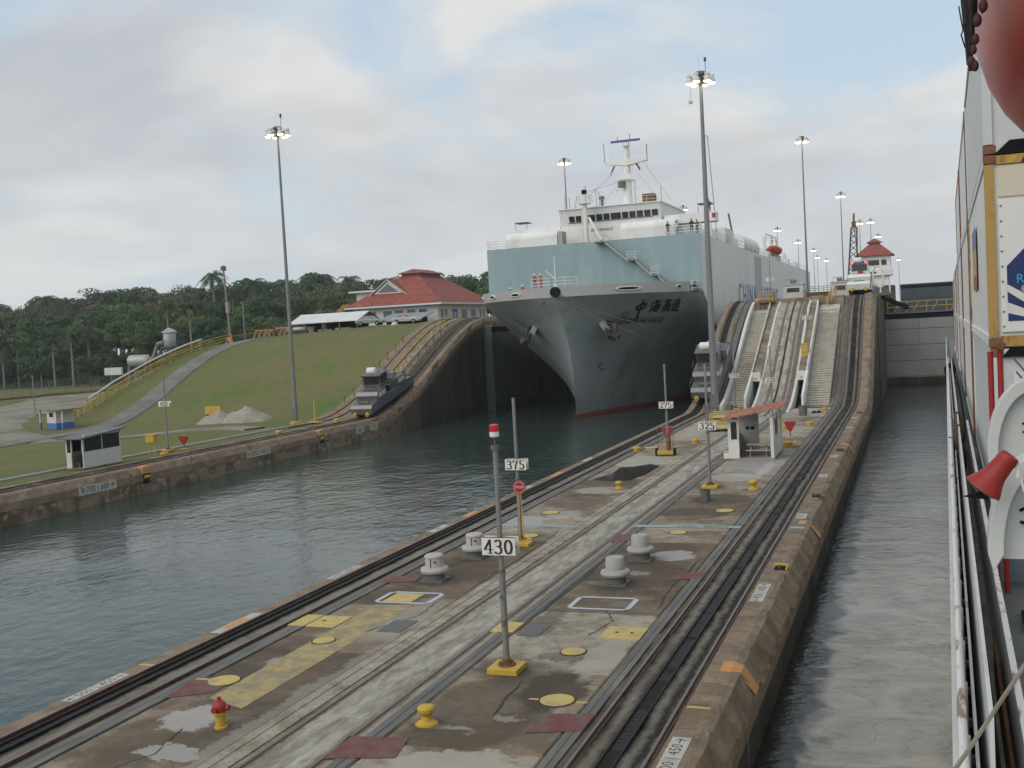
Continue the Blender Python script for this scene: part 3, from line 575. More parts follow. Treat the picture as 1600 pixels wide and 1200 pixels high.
for y in (27.35, 47.6, 76.5, 92.5):
    rect('painted_block', -4.96, -4.68, y, y+.85, m_orange, .022)
    MB().add([(-4.68, y, .021), (-4.68, y+.85, .021), (-4.44, y+.85, -.055), (-4.44, y, -.055), (-4.085, y+.85, -.62), (-4.085, y+.25, -.62)], [(0, 1, 2, 3), (3, 2, 4, 5)]).build('painted_block', m_orange, deck)
def vstencil(txt, x, y, z, size, w, h, face='+x', par=deck):
    """a plate on a wall face that looks towards +X"""
    M = Matrix.Translation((x, y, z)) @ Matrix.Rotation(rad(90), 4, 'Z') @ Matrix.Rotation(rad(90), 4, 'X')
    o = MB().box(-w/2, w/2, -h/2, h/2, -.004, .002).xf(M).build('painted_plate', m_whitef, par)
    text_part('painted_lettering', txt, size, m_black, o, M @ Matrix.Translation((0, 0, .004)), ext=.0008)
for (y, s_) in ((63.2, '\u2190700 | 600\u2192'), (84.0, '\u2190500 | 450\u2192'), (103.3, '400'), (106.5, '375')): vstencil(s_, -56.0, y, -.82+hL(y), .62, 3.9 if len(s_) > 4 else 1.8, .66)
# rope hollows in the copings with yellow hoods
def notch(label, x, y, sx, m=m_yellow):
    t = thing('rope_fairlead', label, 'fairlead', (x, y, 0)); s = sx
    MB().box(-.2, .2, -.32, .32, -.05, .02).build('hollow', m_dark, t)
    MB().box(-.24, .24, .32, .42, -.1, .10).build('hood', m, t, bevel=.02)
    MB().box(.2, .26, -.3, .33, -.2, .07).build('side_plate', m, t, bevel=.01)
    MB().lathe([(.05, 0), (.05, .09), (.07, .1), (.07, .13)], (-.02, -.05, 0), 12).build('pin', m_rust, t, smooth=True)
notch('yellow hooded rope fairlead in the right coping, the nearest one with a pale pin', -4.75, 39.2, 1)
notch('dark rope fairlead in the right coping abreast of the grey bin', -4.78, 55.0, 1, m_rust)
notch('dark rope fairlead in the right coping abreast of the open shelter', -4.78, 73.5, 1, m_rust)
notch('dark rope fairlead in the right coping near the foot of the incline', -4.78, 100.5, 1, m_rust)
# ================================================================ inclines of the centre wall
def stairs(x0, x1, yb, yt, zt, n, label_m):
    run, rise = (yt-yb)/n, zt/n
    first = None
    for i in range(n):
        if first is None:
            first = MB().box(0, x1-x0, -.05, run+.02, rise*.45, rise).box(0, x1-x0, .05, run, -.1, rise*.45).build('step', label_m, lock, loc=(x0, yb, 0)); o = first
        else: o = inst('step', first, lock, (x0, yb+run*i, rise*i))
        o.scale.z = 1.0
    MB().add([(x0, yb+.3, -.2), (x1, yb+.3, -.2), (x1, yt+.3, zt-.3), (x0, yt+.3, zt-.3), (x0, yt+1, -.2), (x1, yt+1, -.2)],
             [(0, 1, 2, 3), (0, 3, 4), (1, 5, 2), (3, 2, 5, 4), (0, 4, 5, 1)]).build('stair_core', m_deck, lock)
    # painted centre stripe on every tread
    mb = MB(); c = (x0+x1)/2
    for i in range(n): mb.box(c-.07, c+.07, yb+run*i-.012, yb+run*i+run-.02, rise*i+.02, rise*(i+1)+.008)
    mb.build('painted_line', m_yellow_pale, lock)
m_step = layered('stair_concrete', [(0.50, 0.48, 0.43), ((0.36, 0.335, 0.285), 1.2, X1, 0.45, 0.62, 0.75), ((0.14, 0.12, 0.09), 4, X1, 0.58, 0.8, 0.5)])
stairs(-17.78, -15.98, 109.0, 130.5, 9.3, 44, m_step)
stairs(-10.22, -7.99, 109.5, 131.5, 9.3, 44, m_step)
for (x0, x1) in ((-17.78, -15.98), (-10.22, -7.99)):
    MB().hexa([(x0, 130.7, 8.4), (x1, 130.7, 8.4), (x1, 137.5, 8.4), (x0, 137.5, 8.4), (x0, 130.7, 9.28), (x1, 130.7, 9.28), (x1, 137.5, 10.99), (x0, 137.5, 10.99)]).build('landing', m_step, lock)
    MB().box(x0+.2, x1-.2, 130.75, 130.9, 9.3, 9.36).build('landing_edge', m_greyplate, lock)
def side_wall(x0, x1, zf, up, y0=106.5, y1=139, m=m_white, low=1.2):
    ys = [y0+1.3*i for i in range(int((y1-y0)/1.3)+1)]
    MB().sweep([(x0, -low), (x1, -low), (x1, up), (x0, up)], ys, zf, fix=-50).build('kerb_wall', m, lock, bevel=.01)
m_whitewall = layered('whitewashed_concrete', [(0.58, 0.575, 0.54), ((0.40, 0.38, 0.33), 0.8, X1, 0.48, 0.66, 0.6), ((0.25, 0.22, 0.18), 2.5, (1, 1, .4), 0.62, 0.8, 0.6)], bump=.2)
side_wall(-18.12, -17.80, hC, .18, m=m_whitewall)
side_wall(-14.98, -14.73, hC, .03, y0=103.5, m=m_whitewall); side_wall(-11.49, -11.22, hC, .03, y0=103.5, m=m_whitewall)
side_wall(-7.98, -7.62, hR, .05, y0=108.5, m=m_bed)
def side_wall2(x0, x1, y0, y1, z0, z1, m):      # cheek between stair and recess
    MB().hexa([(x0, y0, -.3), (x1, y0, -.3), (x1, y1, -.3), (x0, y1, -.3), (x0, y0, z0), (x1, y0, z0), (x1, y1, z1), (x0, y1, z1)]).build('cheek_wall', m, lock, bevel=.02)
for (x0, x1) in ((-15.97, -15.75), (-10.47, -10.23)):
    side_wall2(x0, x1, 108.2, 114.0, 1.15, 3.3, m_white)
    side_wall2(x0+.0, x1-.06, 114.0, 132.0, 3.3, 10.55, m_whitewall if x0 > -12 else m_step)
for (x0, x1, lx) in ((-15.75, -14.98, 'left'), (-11.22, -10.47, 'right')):
    MB().box(x0, x1, 113.4, 114.2, 2.35, 3.25).build('doorway_lintel', m_white, lock, bevel=.02)
    MB().box(x0+.3, x0+.42, 113.36, 113.40, 2.62, 2.72).build('doorway_plaque', m_rust, lock)
    MB().add([(x0, 119, -.04), (x1, 119, -.04), (x1, 119, 3), (x0, 119, 3)], [(0, 1, 2, 3)]).build('passage_back', m_dark, lock)
    MB().hexa([(x0, 114.2, 2.4), (x1, 114.2, 2.4), (x1, 134, 2.4), (x0, 134, 2.4), (x0, 114.2, 3.2), (x1, 114.2, 3.2), (x1, 134, 10.9), (x0, 134, 10.9)]).build('recess_slope', m_deck, lock)
# wider recesses between the middle track and the stairs
t = thing('equipment_box', 'yellow steel box at the foot of the slim sign post on the right recess slope', 'box', (-10.86, 118.2, 4.9)); t.scale = (1.0, 1.2, 1.3)
MB().box(-.36, .36, -.3, .3, -.5, .75).build('cabinet', m_yellow, t, bevel=.03); MB().box(-.4, .4, -.34, .34, .75, .82).build('lid', m_yellow, t); MB().box(-.2, .2, -.33, -.3, .1, .5).build('door_panel', m_yellow_pale, t)

# ================================================================ things standing on the centre wall
def nib(poly_list, M, wx, wy, t=.003):
    """broad-nib lettering: every stroke is a chain swept by a small slanted nib"""
    mb = MB(); z = 0
    for pl in poly_list:
        for (a, b) in zip(pl[:-1], pl[1:]):
            pts = [(a[0]+sx*wx/2, a[1]+sy*wy/2) for sx in (-1, 1) for sy in (-1, 1)] + [(b[0]+sx*wx/2, b[1]+sy*wy/2) for sx in (-1, 1) for sy in (-1, 1)]
            pts = sorted(set(pts))
            def cr(o, p, q): return (p[0]-o[0])*(q[1]-o[1])-(p[1]-o[1])*(q[0]-o[0])
            lo = []
            for p in pts:
                while len(lo) > 1 and cr(lo[-2], lo[-1], p) <= 0: lo.pop()
                lo.append(p)
            up = []
            for p in reversed(pts):
                while len(up) > 1 and cr(up[-2], up[-1], p) <= 0: up.pop()
                up.append(p)
            h = lo[:-1]+up[:-1]; z += .00025
            mb.add([(x, y, t+z) for x, y in h], [tuple(range(len(h)))])
    return mb.xf(M)
def arc(cx, cy, rx, ry, a0, a1, n=12): return [(cx+rx*math.cos(rad(a0+(a1-a0)*i/n)), cy+ry*math.sin(rad(a0+(a1-a0)*i/n))) for i in range(n+1)]
DIG = {'0': [arc(.3, .5, .23, .45, 90, 450, 24)], '1': [[(.12, .8), (.3, .95), (.3, .05)], [(.12, .05), (.48, .05)]],
       '2': [arc(.3, .7, .21, .24, 160, -20, 10)+[(.1, .06)], [(.08, .06), (.5, .06), (.54, .22)]],
       '3': [arc(.28, .72, .2, .22, 150, -80, 12)+[(.2, .52)], arc(.27, .28, .24, .24, 80, -150, 14)],
       '4': [[(.42, .05), (.42, .95), (.04, .30), (.58, .30)], [(.28, .05), (.56, .05)]],
       '5': [[(.5, .94), (.14, .94), (.12, .55)]+arc(.28, .32, .23, .27, 110, -150, 14)], '7': [[(.06, .76), (.08, .93), (.54, .93)], [(.54, .93), (.34, .5), (.26, .05)]]}
def digits(s, M, h):
    L_ = []
    for i, ch in enumerate(s):
        for pl in DIG[ch]: L_.append([((x+i*.70-(len(s)*.70-.1)/2)*h, (y-.5)*h) for x, y in pl])
    return nib(L_, M, .15*h, .05*h)
def numpost(num, x, y, z0=0.0, hgt=6.1, top='cap', base='block', label='', wplate=.94, sz=3.32, r=.085):
    t = thing('number_post', label, 'number post', (x, y, z0))
    if base == 'block':
        MB().box(-.42, .42, -.42, .42, 0, .16).build('footing', m_yellow, t, bevel=.02)
        MB().lathe([(.24, .16), (.24, .20), (.13, .21), (.11, .34)], n=16).build('base_flange', m_rust, t, smooth=True)
        mb = MB()
        for k in range(6): mb.lathe([(.022, .2), (.022, .26)], (.19*math.cos(k*1.047), .19*math.sin(k*1.047), 0), 6)
        mb.build('flange_bolts', m_rust, t)
    MB().tube([(0, 0, .16), (0, 0, hgt*.45)], r, 16).build('lower_pole', m_galv, t, smooth=True)
    MB().tube([(0, 0, hgt*.45), (0, 0, hgt)], r*.82, 16).build('upper_pole', m_galv, t, smooth=True)
    MB().lathe([(r*1.15, hgt*.45-.08), (r*1.15, hgt*.45+.03)], n=14).build('collar', m_galvd, t)
    for (s, dy) in ((1, -.14), (-1, .14)):
        o = MB().box(-wplate/2, wplate/2, dy-.012, dy+.012, sz-.2, sz+.26).build('number_plate', m_white, t, bevel=.004)
        if s == 1:
            MB().box(-wplate/2-.02, wplate/2+.02, dy-.006, dy+.03, sz+.26, sz+.28).build('plate_rim', m_rust, o)
            digits(num, on_front(0, dy-.0125, sz+.03), .40).build('painted_number', m_black, o)
    MB().box(-wplate/2+.06, wplate/2-.06, -.12, .12, sz-.02, sz+.02).build('plate_bracket', m_rust, t)
    if top == 'lamp':
        MB().lathe([(.11, hgt-.12), (.12, hgt)], n=14).build('pole_cap', m_galvd, t)
        MB().tube([(0, 0, hgt), (0, 0, hgt+.22)], .02, 8).build('lamp_stem', m_galvd, t)
        MB().lathe([(.10, hgt+.22), (.125, hgt+.25), (.125, hgt+.36), (.10, hgt+.37)], n=18).build('lamp_base', m_white, t)
        MB().lathe([(.12, hgt+.37), (.125, hgt+.40), (.12, hgt+.53), (.09, hgt+.56)], n=18).build('lamp_lens', mat('red_lens', (.55, .02, .03), .2), t, smooth=True)
    else: MB().lathe([(r*.9, hgt), (r*.6, hgt+.05), (.01, hgt+.07)], n=12).build('pole_cap', m_galvd, t, smooth=True)
    return t
p = numpost('430', -10.4, 26.45, top='lamp', hgt=6.0, label='nearest number post reading 430, with a red and white lamp on top')
MB().cbox((0.0, -.11, 1.3), (.09, .05, .16)).build('small_box', m_galvd, p); MB().cbox((-.02, -.11, 2.0), (.07, .05, .10)).build('small_box', m_galvd, p)
numpost('375', -15.85, 42.7, label='number post reading 375 beside the red round disc on its yellow stand')
p = numpost('325', -10.5, 57.8, hgt=6.6, label='number post reading 325 standing left of the open shelter')
MB().tube([(0, 0, 2.35), (-.42, 0, 2.35), (-.42, 0, 2.2)], .02, 6).build('side_arm', m_galvd, p); MB().cbox((0, -.05, 4.25), (.3, .22, .42)).build('junction_box', m_galvd, p)
MB().tube([(.1, 0, .9), (.2, 0, 1.0), (.2, 0, 1.25), (.1, 0, 1.3)], .018, 6).build('side_handle', m_galvd, p)
numpost('275', -15.95, 72.7, label='number post reading 275 behind the small wheeled trolley on the left strip')
numpost('220', -12.0, 98.0, hgt=6.3, r=.07, base='none', label='slim number post reading 220 in front of the middle incline')
numpost('170', -16.7, 107.6, hgt=6.1, label='number post reading 170 at the foot of the left stair')
numpost('120', -10.8, 121.3, z0=5.6, hgt=6.1, r=.06, base='none', sz=3.0, label='slim number post rising from the yellow box on the recess slope')
numpost('70', -16.6, 139, z0=TOP, hgt=4.8, r=.06, label='distant number post on the upper level against the grey ship side', sz=2.5)

# red stop disc on a yellow stand
t = thing('stop_sign', 'red round disc with white letters on a yellow two-legged stand', 'sign', (-15.62, 42.25, 0))
MB().box(-.38, .38, -.35, .35, 0, .14).build('footing', m_yellow, t, bevel=.02)
for dx in (-.09, .09): MB().tube([(dx, 0, .14), (dx*.5, 0, 2.2)], .022, 8).build('leg', m_yellow, t)
o = MB().lathe([(.29, -.012), (.29, .012)], (0, -.03, 2.45), 24, 'y').build('disc', m_red, t)
MB().lathe([(.24, -.014), (.24, -.013)], (0, -.03, 2.45), 24, 'y').build('disc_ring', m_white, o)
MB().lathe([(.225, -.0155), (.225, -.0145)], (0, -.03, 2.45), 24, 'y').build('disc_face', m_red, o)
text_part('disc_lettering', 'STOP', .15, m_white, o, on_front(0, -.047, 2.45), ext=.001)

# mooring bollards
def bollard(label, x, y, s=1.0, kind=0, z=0.0):
    t = thing('bollard', label, 'bollard', (x, y, z), group='small yellow mooring bollards')
    pr = [(.24, 0), (.24, .04), (.13, .11), (.115, .2), (.16, .27), (.20, .31), (.205, .38), (.17, .43), (.06, .45)] if kind == 0 else [(.26, 0), (.26, .16), (.3, .2), (.3, .3), (.27, .34), (.05, .36)]
    MB().lathe([(r*s, h*s) for r, h in pr], n=24).build('bollard_body', m_yellow, t, smooth=True)
    MB().lathe([(.27*s, 0), (.27*s, .02)], n=24).build('base_plate', m_yellow, t)
bollard('nearest waisted yellow bollard in the foreground left of the long crack', -10.88, 22.4)
bollard('waisted yellow bollard right of the 325 post near the white spill', -8.15, 57.2, 1.1)
bollard('waisted yellow bollard beside the puddle on the left strip', -15.45, 57.5, .95)
bollard('squat yellow bollard left of the puddle near the trolley', -18.75+.2, 74.4, .95, 1)
bollard('squat yellow bollard right of the shelter with a pale cover behind it', -8.35, 76.0, 1.1, 1)
bollard('squat yellow bollard right of the red fan-shaped box', -8.15, 90.3, .95, 1)
bollard('squat yellow bollard left of the red fan-shaped box, half hidden by the shelter', -9.9, 88.0, .8, 1)
bollard('squat yellow bollard by the foot of the right stair', -7.95, 103.5, .95, 1)
bollard('squat yellow bollard just right of the 275 post', -15.3, 79, .95, 1)
for (x, y, l) in ((-18.0, 76.4, 'pale yellow round cover behind the squat bollard by the trolley'), (-8.5, 78.5, 'pale yellow round cover behind the shelter bollard')): cover(l, x, y, .5)
# hydrant
t = thing('fire_hydrant', 'fire hydrant with red cap and yellow barrel in the near left corner', 'fire hydrant', (-15.65, 21.15, 0))
MB().lathe([(.15, 0), (.15, .04), (.115, .05), (.12, .30), (.15, .33), (.15, .38), (.12, .40)], n=20).build('barrel', m_yellow, t, smooth=True)
MB().lathe([(.12, .40), (.17, .42), (.18, .50), (.16, .58), (.10, .64), (.05, .67), (.045, .74), (.02, .75)], n=20).build('bonnet', m_red, t, smooth=True)
for (dx, dy) in ((.2, .02), (-.17, .1), (.0, -.2)): MB().tube([(dx*.4, dy*.4, .49), (dx, dy, .49)], .055, 12).tube([(dx*.95, dy*.95, .49), (dx*1.25, dy*1.25, .49)], .068, 12).build('nozzle', m_red, t, smooth=True)
# ventilator caps
def vent(label, x, y, old):
    t = thing('deck_ventilator', label, 'ventilator', (x, y, 0), group='mushroom ventilators on the deck'); mw = mat('vent_paint', (.33, .33, .32) if not old else (.40, .385, .36), .6, 0, .08, 2.5, dirt=(.28, .25, .2), damt=.6 if old else .3, dscale=1.4)
    MB().box(-.44, .44, -.44, .44, 0, .06).build('base_slab', m_galvd, t)
    MB().lathe([(.36, .06), (.36, .27)], n=24).build('neck', m_galvd, t)
    MB().lathe([(.38, .27), (.50, .32), (.53, .40), (.50, .48), (.38, .53)], n=32).build('collar', mw, t, smooth=True)
    MB().lathe([(.345, .5), (.325, .92), (.30, .955), (.05, .965)], n=28).build('cap', mw, t, smooth=True)
    if old:
        MB().lathe([(.345, .86), (.36, .87), (.35, .93), (.325, .945), (.29, .975), (.05, .98)], n=28).build('lid', mw, t, smooth=True)
        MB().box(-.01, .02, -.36, -.34, .5, .86).build('rust_strap', m_rust, t); MB().cbox((.16, -.315, .74), (.09, .05, .07)).build('red_tag', m_red, t)
vent('white lidded ventilator with a rust strap, the nearer one left of the 430 sign', -16.75, 35.9, 1)
vent('white lidded ventilator partly behind the 430 sign, the farther of the left pair', -16.75, 39.8, 1)
vent('smooth grey ventilator cap, the nearer of the right pair behind the white frame', -10.0, 36.2, 0)
vent('smooth grey ventilator cap, the farther of the right pair on a pale round patch', -10.05, 40.1, 0)
# bins
def bin_(label, x, y, r=.24, h=.55):
    t = thing('bin', label, 'bin', (x, y, 0)); MB().lathe([(r*.85, 0), (r, h), (r*1.06, h), (r*1.06, h+.03), (r*.93, h+.03), (r*.78, .1)], n=18).build('drum', m_galvd, t, smooth=True)
    MB().lathe([(r*.88, h-.02), (r*.88, h)], n=18).build('liner', m_dark, t); MB().tube([(-r*1.1, 0, h*.7), (-r*1.25, 0, h*.75), (-r*1.1, 0, h*.85)], .012, 6).build('handle', m_galvd, t)
bin_('grey drum bin in front of the 325 post', -10.0, 53.6, .26, .55)
bin_('grey drum bin on the open deck left of the two dark lumps', -9.5, 99.5, .4, .85)
bin_('small grey bin at the foot of the tall centre mast', -17.35+.6, 103.4+1, .35, .7)
t = thing('debris_heap', 'two small dark lumps lying on the deck beside the grey bin', 'debris')
for (x, y) in ((-8.75, 101.8), (-8.35, 102.0)): MB().lathe([(.2, 0), (.22, .08), (.12, .18), (.02, .2)], (x, y, 0), 9).build('lump', m_dark, t)
# red fan shaped hose boxes
def hosebox(label, x, y, s=1.0, rz=0):
    t = thing('hose_box', label, 'hose box', (x, y, 0), rz)
    MB().box(-.3*s, .3*s, -.25, .25, 0, .09).build('footing', m_yellow, t)
    MB().tube([(0, 0, .05), (0, 0, .6)], .04, 8).build('stem', m_galvd, t)
    mb = MB(); pr = [(-.09, .5), (.09, .5), (.42*s, 1.12*s), (.3*s, 1.22*s), (-.3*s, 1.22*s), (-.42*s, 1.12*s)]
    mb.prism(pr, -.16, .16).build('red_casing', m_red, t, bevel=.02)
    MB().prism([(-.27*s, 1.225*s), (.27*s, 1.225*s), (.2*s, 1.25*s), (-.2*s, 1.25*s)], -.15, .15).build('casing_top', mat('sun_faded_red', (.5, .12, .12), .5), t)
hosebox('red fan-shaped hose box right of the shelter on the centre deck', -8.75, 81.5, 1.0)
hosebox('red fan-shaped hose box behind the 275 post on the left strip', -17.1, 78, 1.1)
hosebox('red hose box on a yellow footing beside the far bank number post', -60.9, 79.8, 1.0, .3)
hosebox('tiny red hose box on the crest of the left incline beside the ship', -17.3, 138.5, 1.0)
# trolley
t = thing('hand_trolley', 'small two-wheeled trolley with rusty cylinder below the 275 post', 'trolley', (-15.95, 71.9, 0))
for s in (-1, 1):
    MB().lathe([(.26, -.05), (.26, .05)], (s*.62, 0, .26), 16, 'x').build('wheel', m_dark, t)
    MB().tube([(s*.5, 0, .3), (s*.55, .1, 1.9)], .02, 6).build('upright', m_rust, t)
MB().box(-.55, .55, -.2, .2, .1, .35).build('frame', m_yellow, t); MB().lathe([(.17, .2), (.17, 1.3), (.06, 1.5)], (.22, 0, 0), 14).build('gas_cylinder', m_rust, t, smooth=True)
MB().tube([(-.5, 0, 1.4), (.5, 0, 1.4)], .02, 6).tube([(-.55, .1, 1.9), (.55, .1, 1.9)], .02, 6).build('crossbar', m_galvd, t)
# shelter with picnic table
t = thing('shelter', 'open white shelter with sloping red roof housing a picnic table', 'shelter', (-9.75, 71.3, 0))
MB().box(-1.55, 1.35, -2.45, 2.4, 0, .14).build('floor_slab', m_deck, t)
m_sh = mat('shelter_white_board', (.62, .62, .60), .6, 0, .05, 3, dirt=(.4, .38, .34), damt=.4, dscale=1.5)
o = MB().box(-1.5, -.82, -2.4, -2.3, .14, 2.6).build('front_panel', m_sh, t)
MB().box(-1.30, -.93, -2.42, -2.405, 1.35, 2.45).build('window_pane', m_glass, o); MB().box(-1.35, -1.31, -2.44, -2.41, 1.3, 2.5).box(-.92, -.88, -2.44, -2.41, 1.3, 2.5).build('window_frame', m_white, o)
MB().box(1.12, 1.32, -2.4, -2.2, .14, 2.72).build('corner_post', m_sh, t, bevel=.01)
o = MB().box(1.22, 1.30, -2.2, 2.3, .14, 1.35).build('side_wall', m_sh, t)
MB().box(1.215, 1.225, -2.19, 2.29, .14, .25).build('skirting', m_rust, o)
MB().box(1.2, 1.32, .2, .32, 1.35, 2.75).box(1.2, 1.32, 2.2, 2.32, 1.35, 2.75).build('side_post', m_sh, t)
MB().box(1.24, 1.27, -.9, .2, 1.4, 2.5).build('side_pane', m_glass, t)
o = MB().box(-1.5, -.2, 2.25, 2.33, .14, 2.7).build('back_wall', mat('shelter_grey_board', (.36, .37, .35), .7), t)
for dx in (-.95, -.6): MB().cbox((dx, 2.2, 1.6), (.2, .06, .2)).build('notice', m_dark, o)
MB().box(-1.5, -1.44, -2.3, 2.3, .14, 1.3).build('left_wall', m_sh, t)
rf = thing  # roof: tilted corrugated sheet
mb = MB(); n = 22; vs = []
for i in range(n+1):
    x = -1.95+3.75*i/n
    for (y, z) in ((-2.85, 0), (2.8, .06)):
        vs.append((x, y, 2.62+(x+1.95)*.19+z+(.03 if i % 2 else 0)))
nn = len(vs); vs += [(x, y, z-.05) for x, y, z in vs]
mb.add(vs, [(2*i, 2*i+1, 2*i+3, 2*i+2) for i in range(n)]+[(nn+2*i, nn+2*i+2, nn+2*i+3, nn+2*i+1) for i in range(n)]+[(2*i, 2*i+2, nn+2*i+2, nn+2*i) for i in range(n)]+[(2*i+1, nn+2*i+1, nn+2*i+3, 2*i+3) for i in range(n)]+[(0, nn, nn+1, 1), (2*n, 2*n+1, nn+2*n+1, nn+2*n)])
m_redroof = layered('weathered_red_roofing', [(0.31, 0.12, 0.085), ((0.40, 0.20, 0.14), 0.6, (2, .5, 1), 0.45, 0.65, 0.7), ((0.16, 0.07, 0.055), 1.3, (1.5, .5, 1), 0.52, 0.7, 0.6)], bump=.3)
mb.build('roof', m_redroof, t)
mb = MB()
for i in range(9): mb.box(-1.8+.42*i, -1.55+.42*i, -2.88, -2.82, 2.55+(.15+.42*i)*.19, 2.60+(.15+.42*i)*.19)
mb.build('eave_batten', m_wood, t)
t = thing('picnic_table', 'grey wooden picnic table with benches inside the open shelter', 'picnic table', (-9.5, 70.2, .14))
m_gw = mat('grey_bench_wood', (.42, .41, .38), .8, 0, .2, 4)
for k in range(3): MB().box(-.75, .75, -.42+.29*k, -.16+.29*k, .72, .76).build('table_board', m_gw, t)
for s in (-1, 1):
    MB().box(-.75, .75, s*.8-.13, s*.8+.13, .42, .46).build('bench_board', m_gw, t)
    MB().tube([(s*.5, -.75, 0), (s*.5, -.15, .72)], .035, 4).build('leg', m_gw, t); MB().tube([(s*.5, .75, 0), (s*.5, .15, .72)], .035, 4).build('leg', m_gw, t)
    MB().box(s*.5-.03, s*.5+.03, -.85, .85, .36, .42).build('bench_bearer', m_gw, t)
t = thing('concrete_block', 'small white concrete block at the left foot of the shelter', 'block', (-11.4, 70.0, 0)); MB().box(-.3, .3, -.3, .3, 0, .42).build('block_body', m_white, t, bevel=.03); MB().box(-.33, .33, -.33, .33, .42, .48).build('block_cap', m_whitef, t)
# yellow steel rack frames at the foot of the mast
def yrack(label, x, y, w, d, h):
    t = thing('steel_rack', label, 'steel rack', (x, y, 0))
    for sx in (-1, 1):
        for sy in (-1, 1): MB().tube([(sx*w/2, sy*d/2, 0), (sx*w/2, sy*d/2, h)], .05, 4).build('leg', m_yellow, t)
    for z in (h*.4, h):
        MB().tube([(-w/2, -d/2, z), (w/2, -d/2, z), (w/2, d/2, z), (-w/2, d/2, z), (-w/2, -d/2, z)], .05, 4).build('rail_frame', m_yellow, t)
    MB().box(-w/2, w/2, -d/2, d/2, h*.38, h*.42).build('shelf', m_yellow_pale, t)
yrack('yellow steel rack just left of the shelter roof', -14.0, 87.5, 3.6, 2.0, .75)
yrack('low yellow steel rack behind the first one at the foot of the centre mast', -15.6, 97.5, 3.4, 2.2, .6)

# ================================================================ light masts
def floodhead(t, z, r, n, sc, rzo=0.0):
    MB().lathe([(r*.42, z+.35*sc), (r*.46, z+.55*sc), (r*.42, z+.8*sc), (r*.2, z+.85*sc)], n=14).build('winch_drum', m_galvd, t)
    MB().lathe([(.25*sc, z-1.0*sc), (.34*sc, z+.35*sc)], n=10).build('head_frame', m_galvd, t)
    for k in range(n):
        a = 2*math.pi*k/n+rzo; cx, cy = r*math.cos(a), r*math.sin(a)
        arm = MB().tube([(0, 0, z), (cx*.8, cy*.8, z)], .06*sc, 6).build('lamp_arm', m_galvd, t)
        fl = MB().lathe([(.2*sc, .05*sc), (.42*sc, -.3*sc), (.5*sc, -.75*sc), (.47*sc, -.76*sc), (.3*sc, -.3*sc)], (cx, cy, z+.1*sc), 12).box(cx-.28*sc, cx+.28*sc, cy-.28*sc, cy+.28*sc, z+.12*sc, z+.42*sc).build('floodlight', m_white if sc < 2 else m_galv, t, smooth=False)
        MB().lathe([(.1*sc, -.70*sc), (.46*sc, -.74*sc), (.3*sc, -.86*sc), (.05*sc, -.9*sc)], (cx, cy, z+.1*sc), 12).build('lamp_glass', m_lamp, fl)
def mast(label, x, y, z0, h, r=.25, n=6, sc=1.0, hr=1.05, base=None, extra=0):
    t = thing('light_mast', label, 'light mast', (x, y, z0))
    MB().tube([(0, 0, 0), (0, 0, h)], r, 14, r*.42).build('pole', mat('mast_steel', (.21, .21, .215), .55, .3, .12, 1.0, stretch=(1, 1, .2)), t, smooth=True)
    if base: MB().lathe([(r*2.6, 0), (r*2.6, .3), (r*1.3, .34)], n=8).build('footing', base, t)
    MB().box(-r*1.15, r*1.15, -r*1.2, -r*.8, .5, 1.8).build('hatch', m_galvd, t)
    floodhead(t, h, hr, n, sc, .3)
    if extra:
        MB().tube([(.5, 0, h+.5), (.5, 0, h+1.9)], .03, 5).build('beacon_pole', m_galvd, t)
        MB().lathe([(.12, 0), (.12, .35), (.05, .4)], (.5, 0, h+1.5), 8).build('beacon', m_rust, t)
        MB().tube([(-.1, 0, h+.8), (-.1, 0, h+2.4)], .007, 4).build('lightning_rod', m_galvd, t)
    if extra == 2:
        MB().tube([(-.75, 0, h), (-.85, -.3, h-.6), (-.95, -.4, h-1.9)], .025, 5).build('camera_arm', m_galvd, t)
        MB().lathe([(.18, .25), (.22, 0), (.2, -.15), (.1, -.28)], (-.95, -.4, h-2.1), 12).build('dome_camera', m_white, t, smooth=True)
    return t
mast('tall light mast rooted on the grassy far bank left of the locomotive', -63.5, 102.7, 0, 31.6, base=m_yellow, extra=1, sc=.68)
mast('tallest light mast, standing in front of the big ship beside the left stair', -18.15, 104.45, 0, 31.8, .36, extra=2, sc=.75)
far = [(-66.2, 216, 'light mast rising behind the left end of the ship bridge'), (-19.3, 221.5, 'second tall light mast on the centre wall right of the ship'),
       (-18.7, 331.9, 'third light mast of the centre wall, left of the crane boom'), (-18.2, 440, 'light mast just right of the crane boom top'), (-14.2, 438.3, 'light mast rising behind the control tower roof'),
       (-14.0, 528, 'small light mast directly above the control tower roof'), (-49.3, 442, 'light mast behind the orange lifeboat of the big ship'), (-49.3, 525, 'light mast beyond the stern of the big ship'),
       (-48.8, 603, 'distant light mast right of the big ship stern, the nearest of three'), (-53, 680, 'distant light mast, middle one of three right of the stern'), (-51.4, 730, 'distant light mast, farthest right of three beyond the stern'),
       (-8.3, 795, 'faint light mast right of the control tower'), (-64.3, 329.6, 'light mast glowing behind the right wing of the ship bridge')]
for (x, y, l) in far:
    mast(l, x, y, TOP-1 if y < 600 else TOP, 43-TOP+1 if y < 600 else 43-TOP, .24, n=6, sc=.8 if y < 300 else 1.0, hr=1.0)

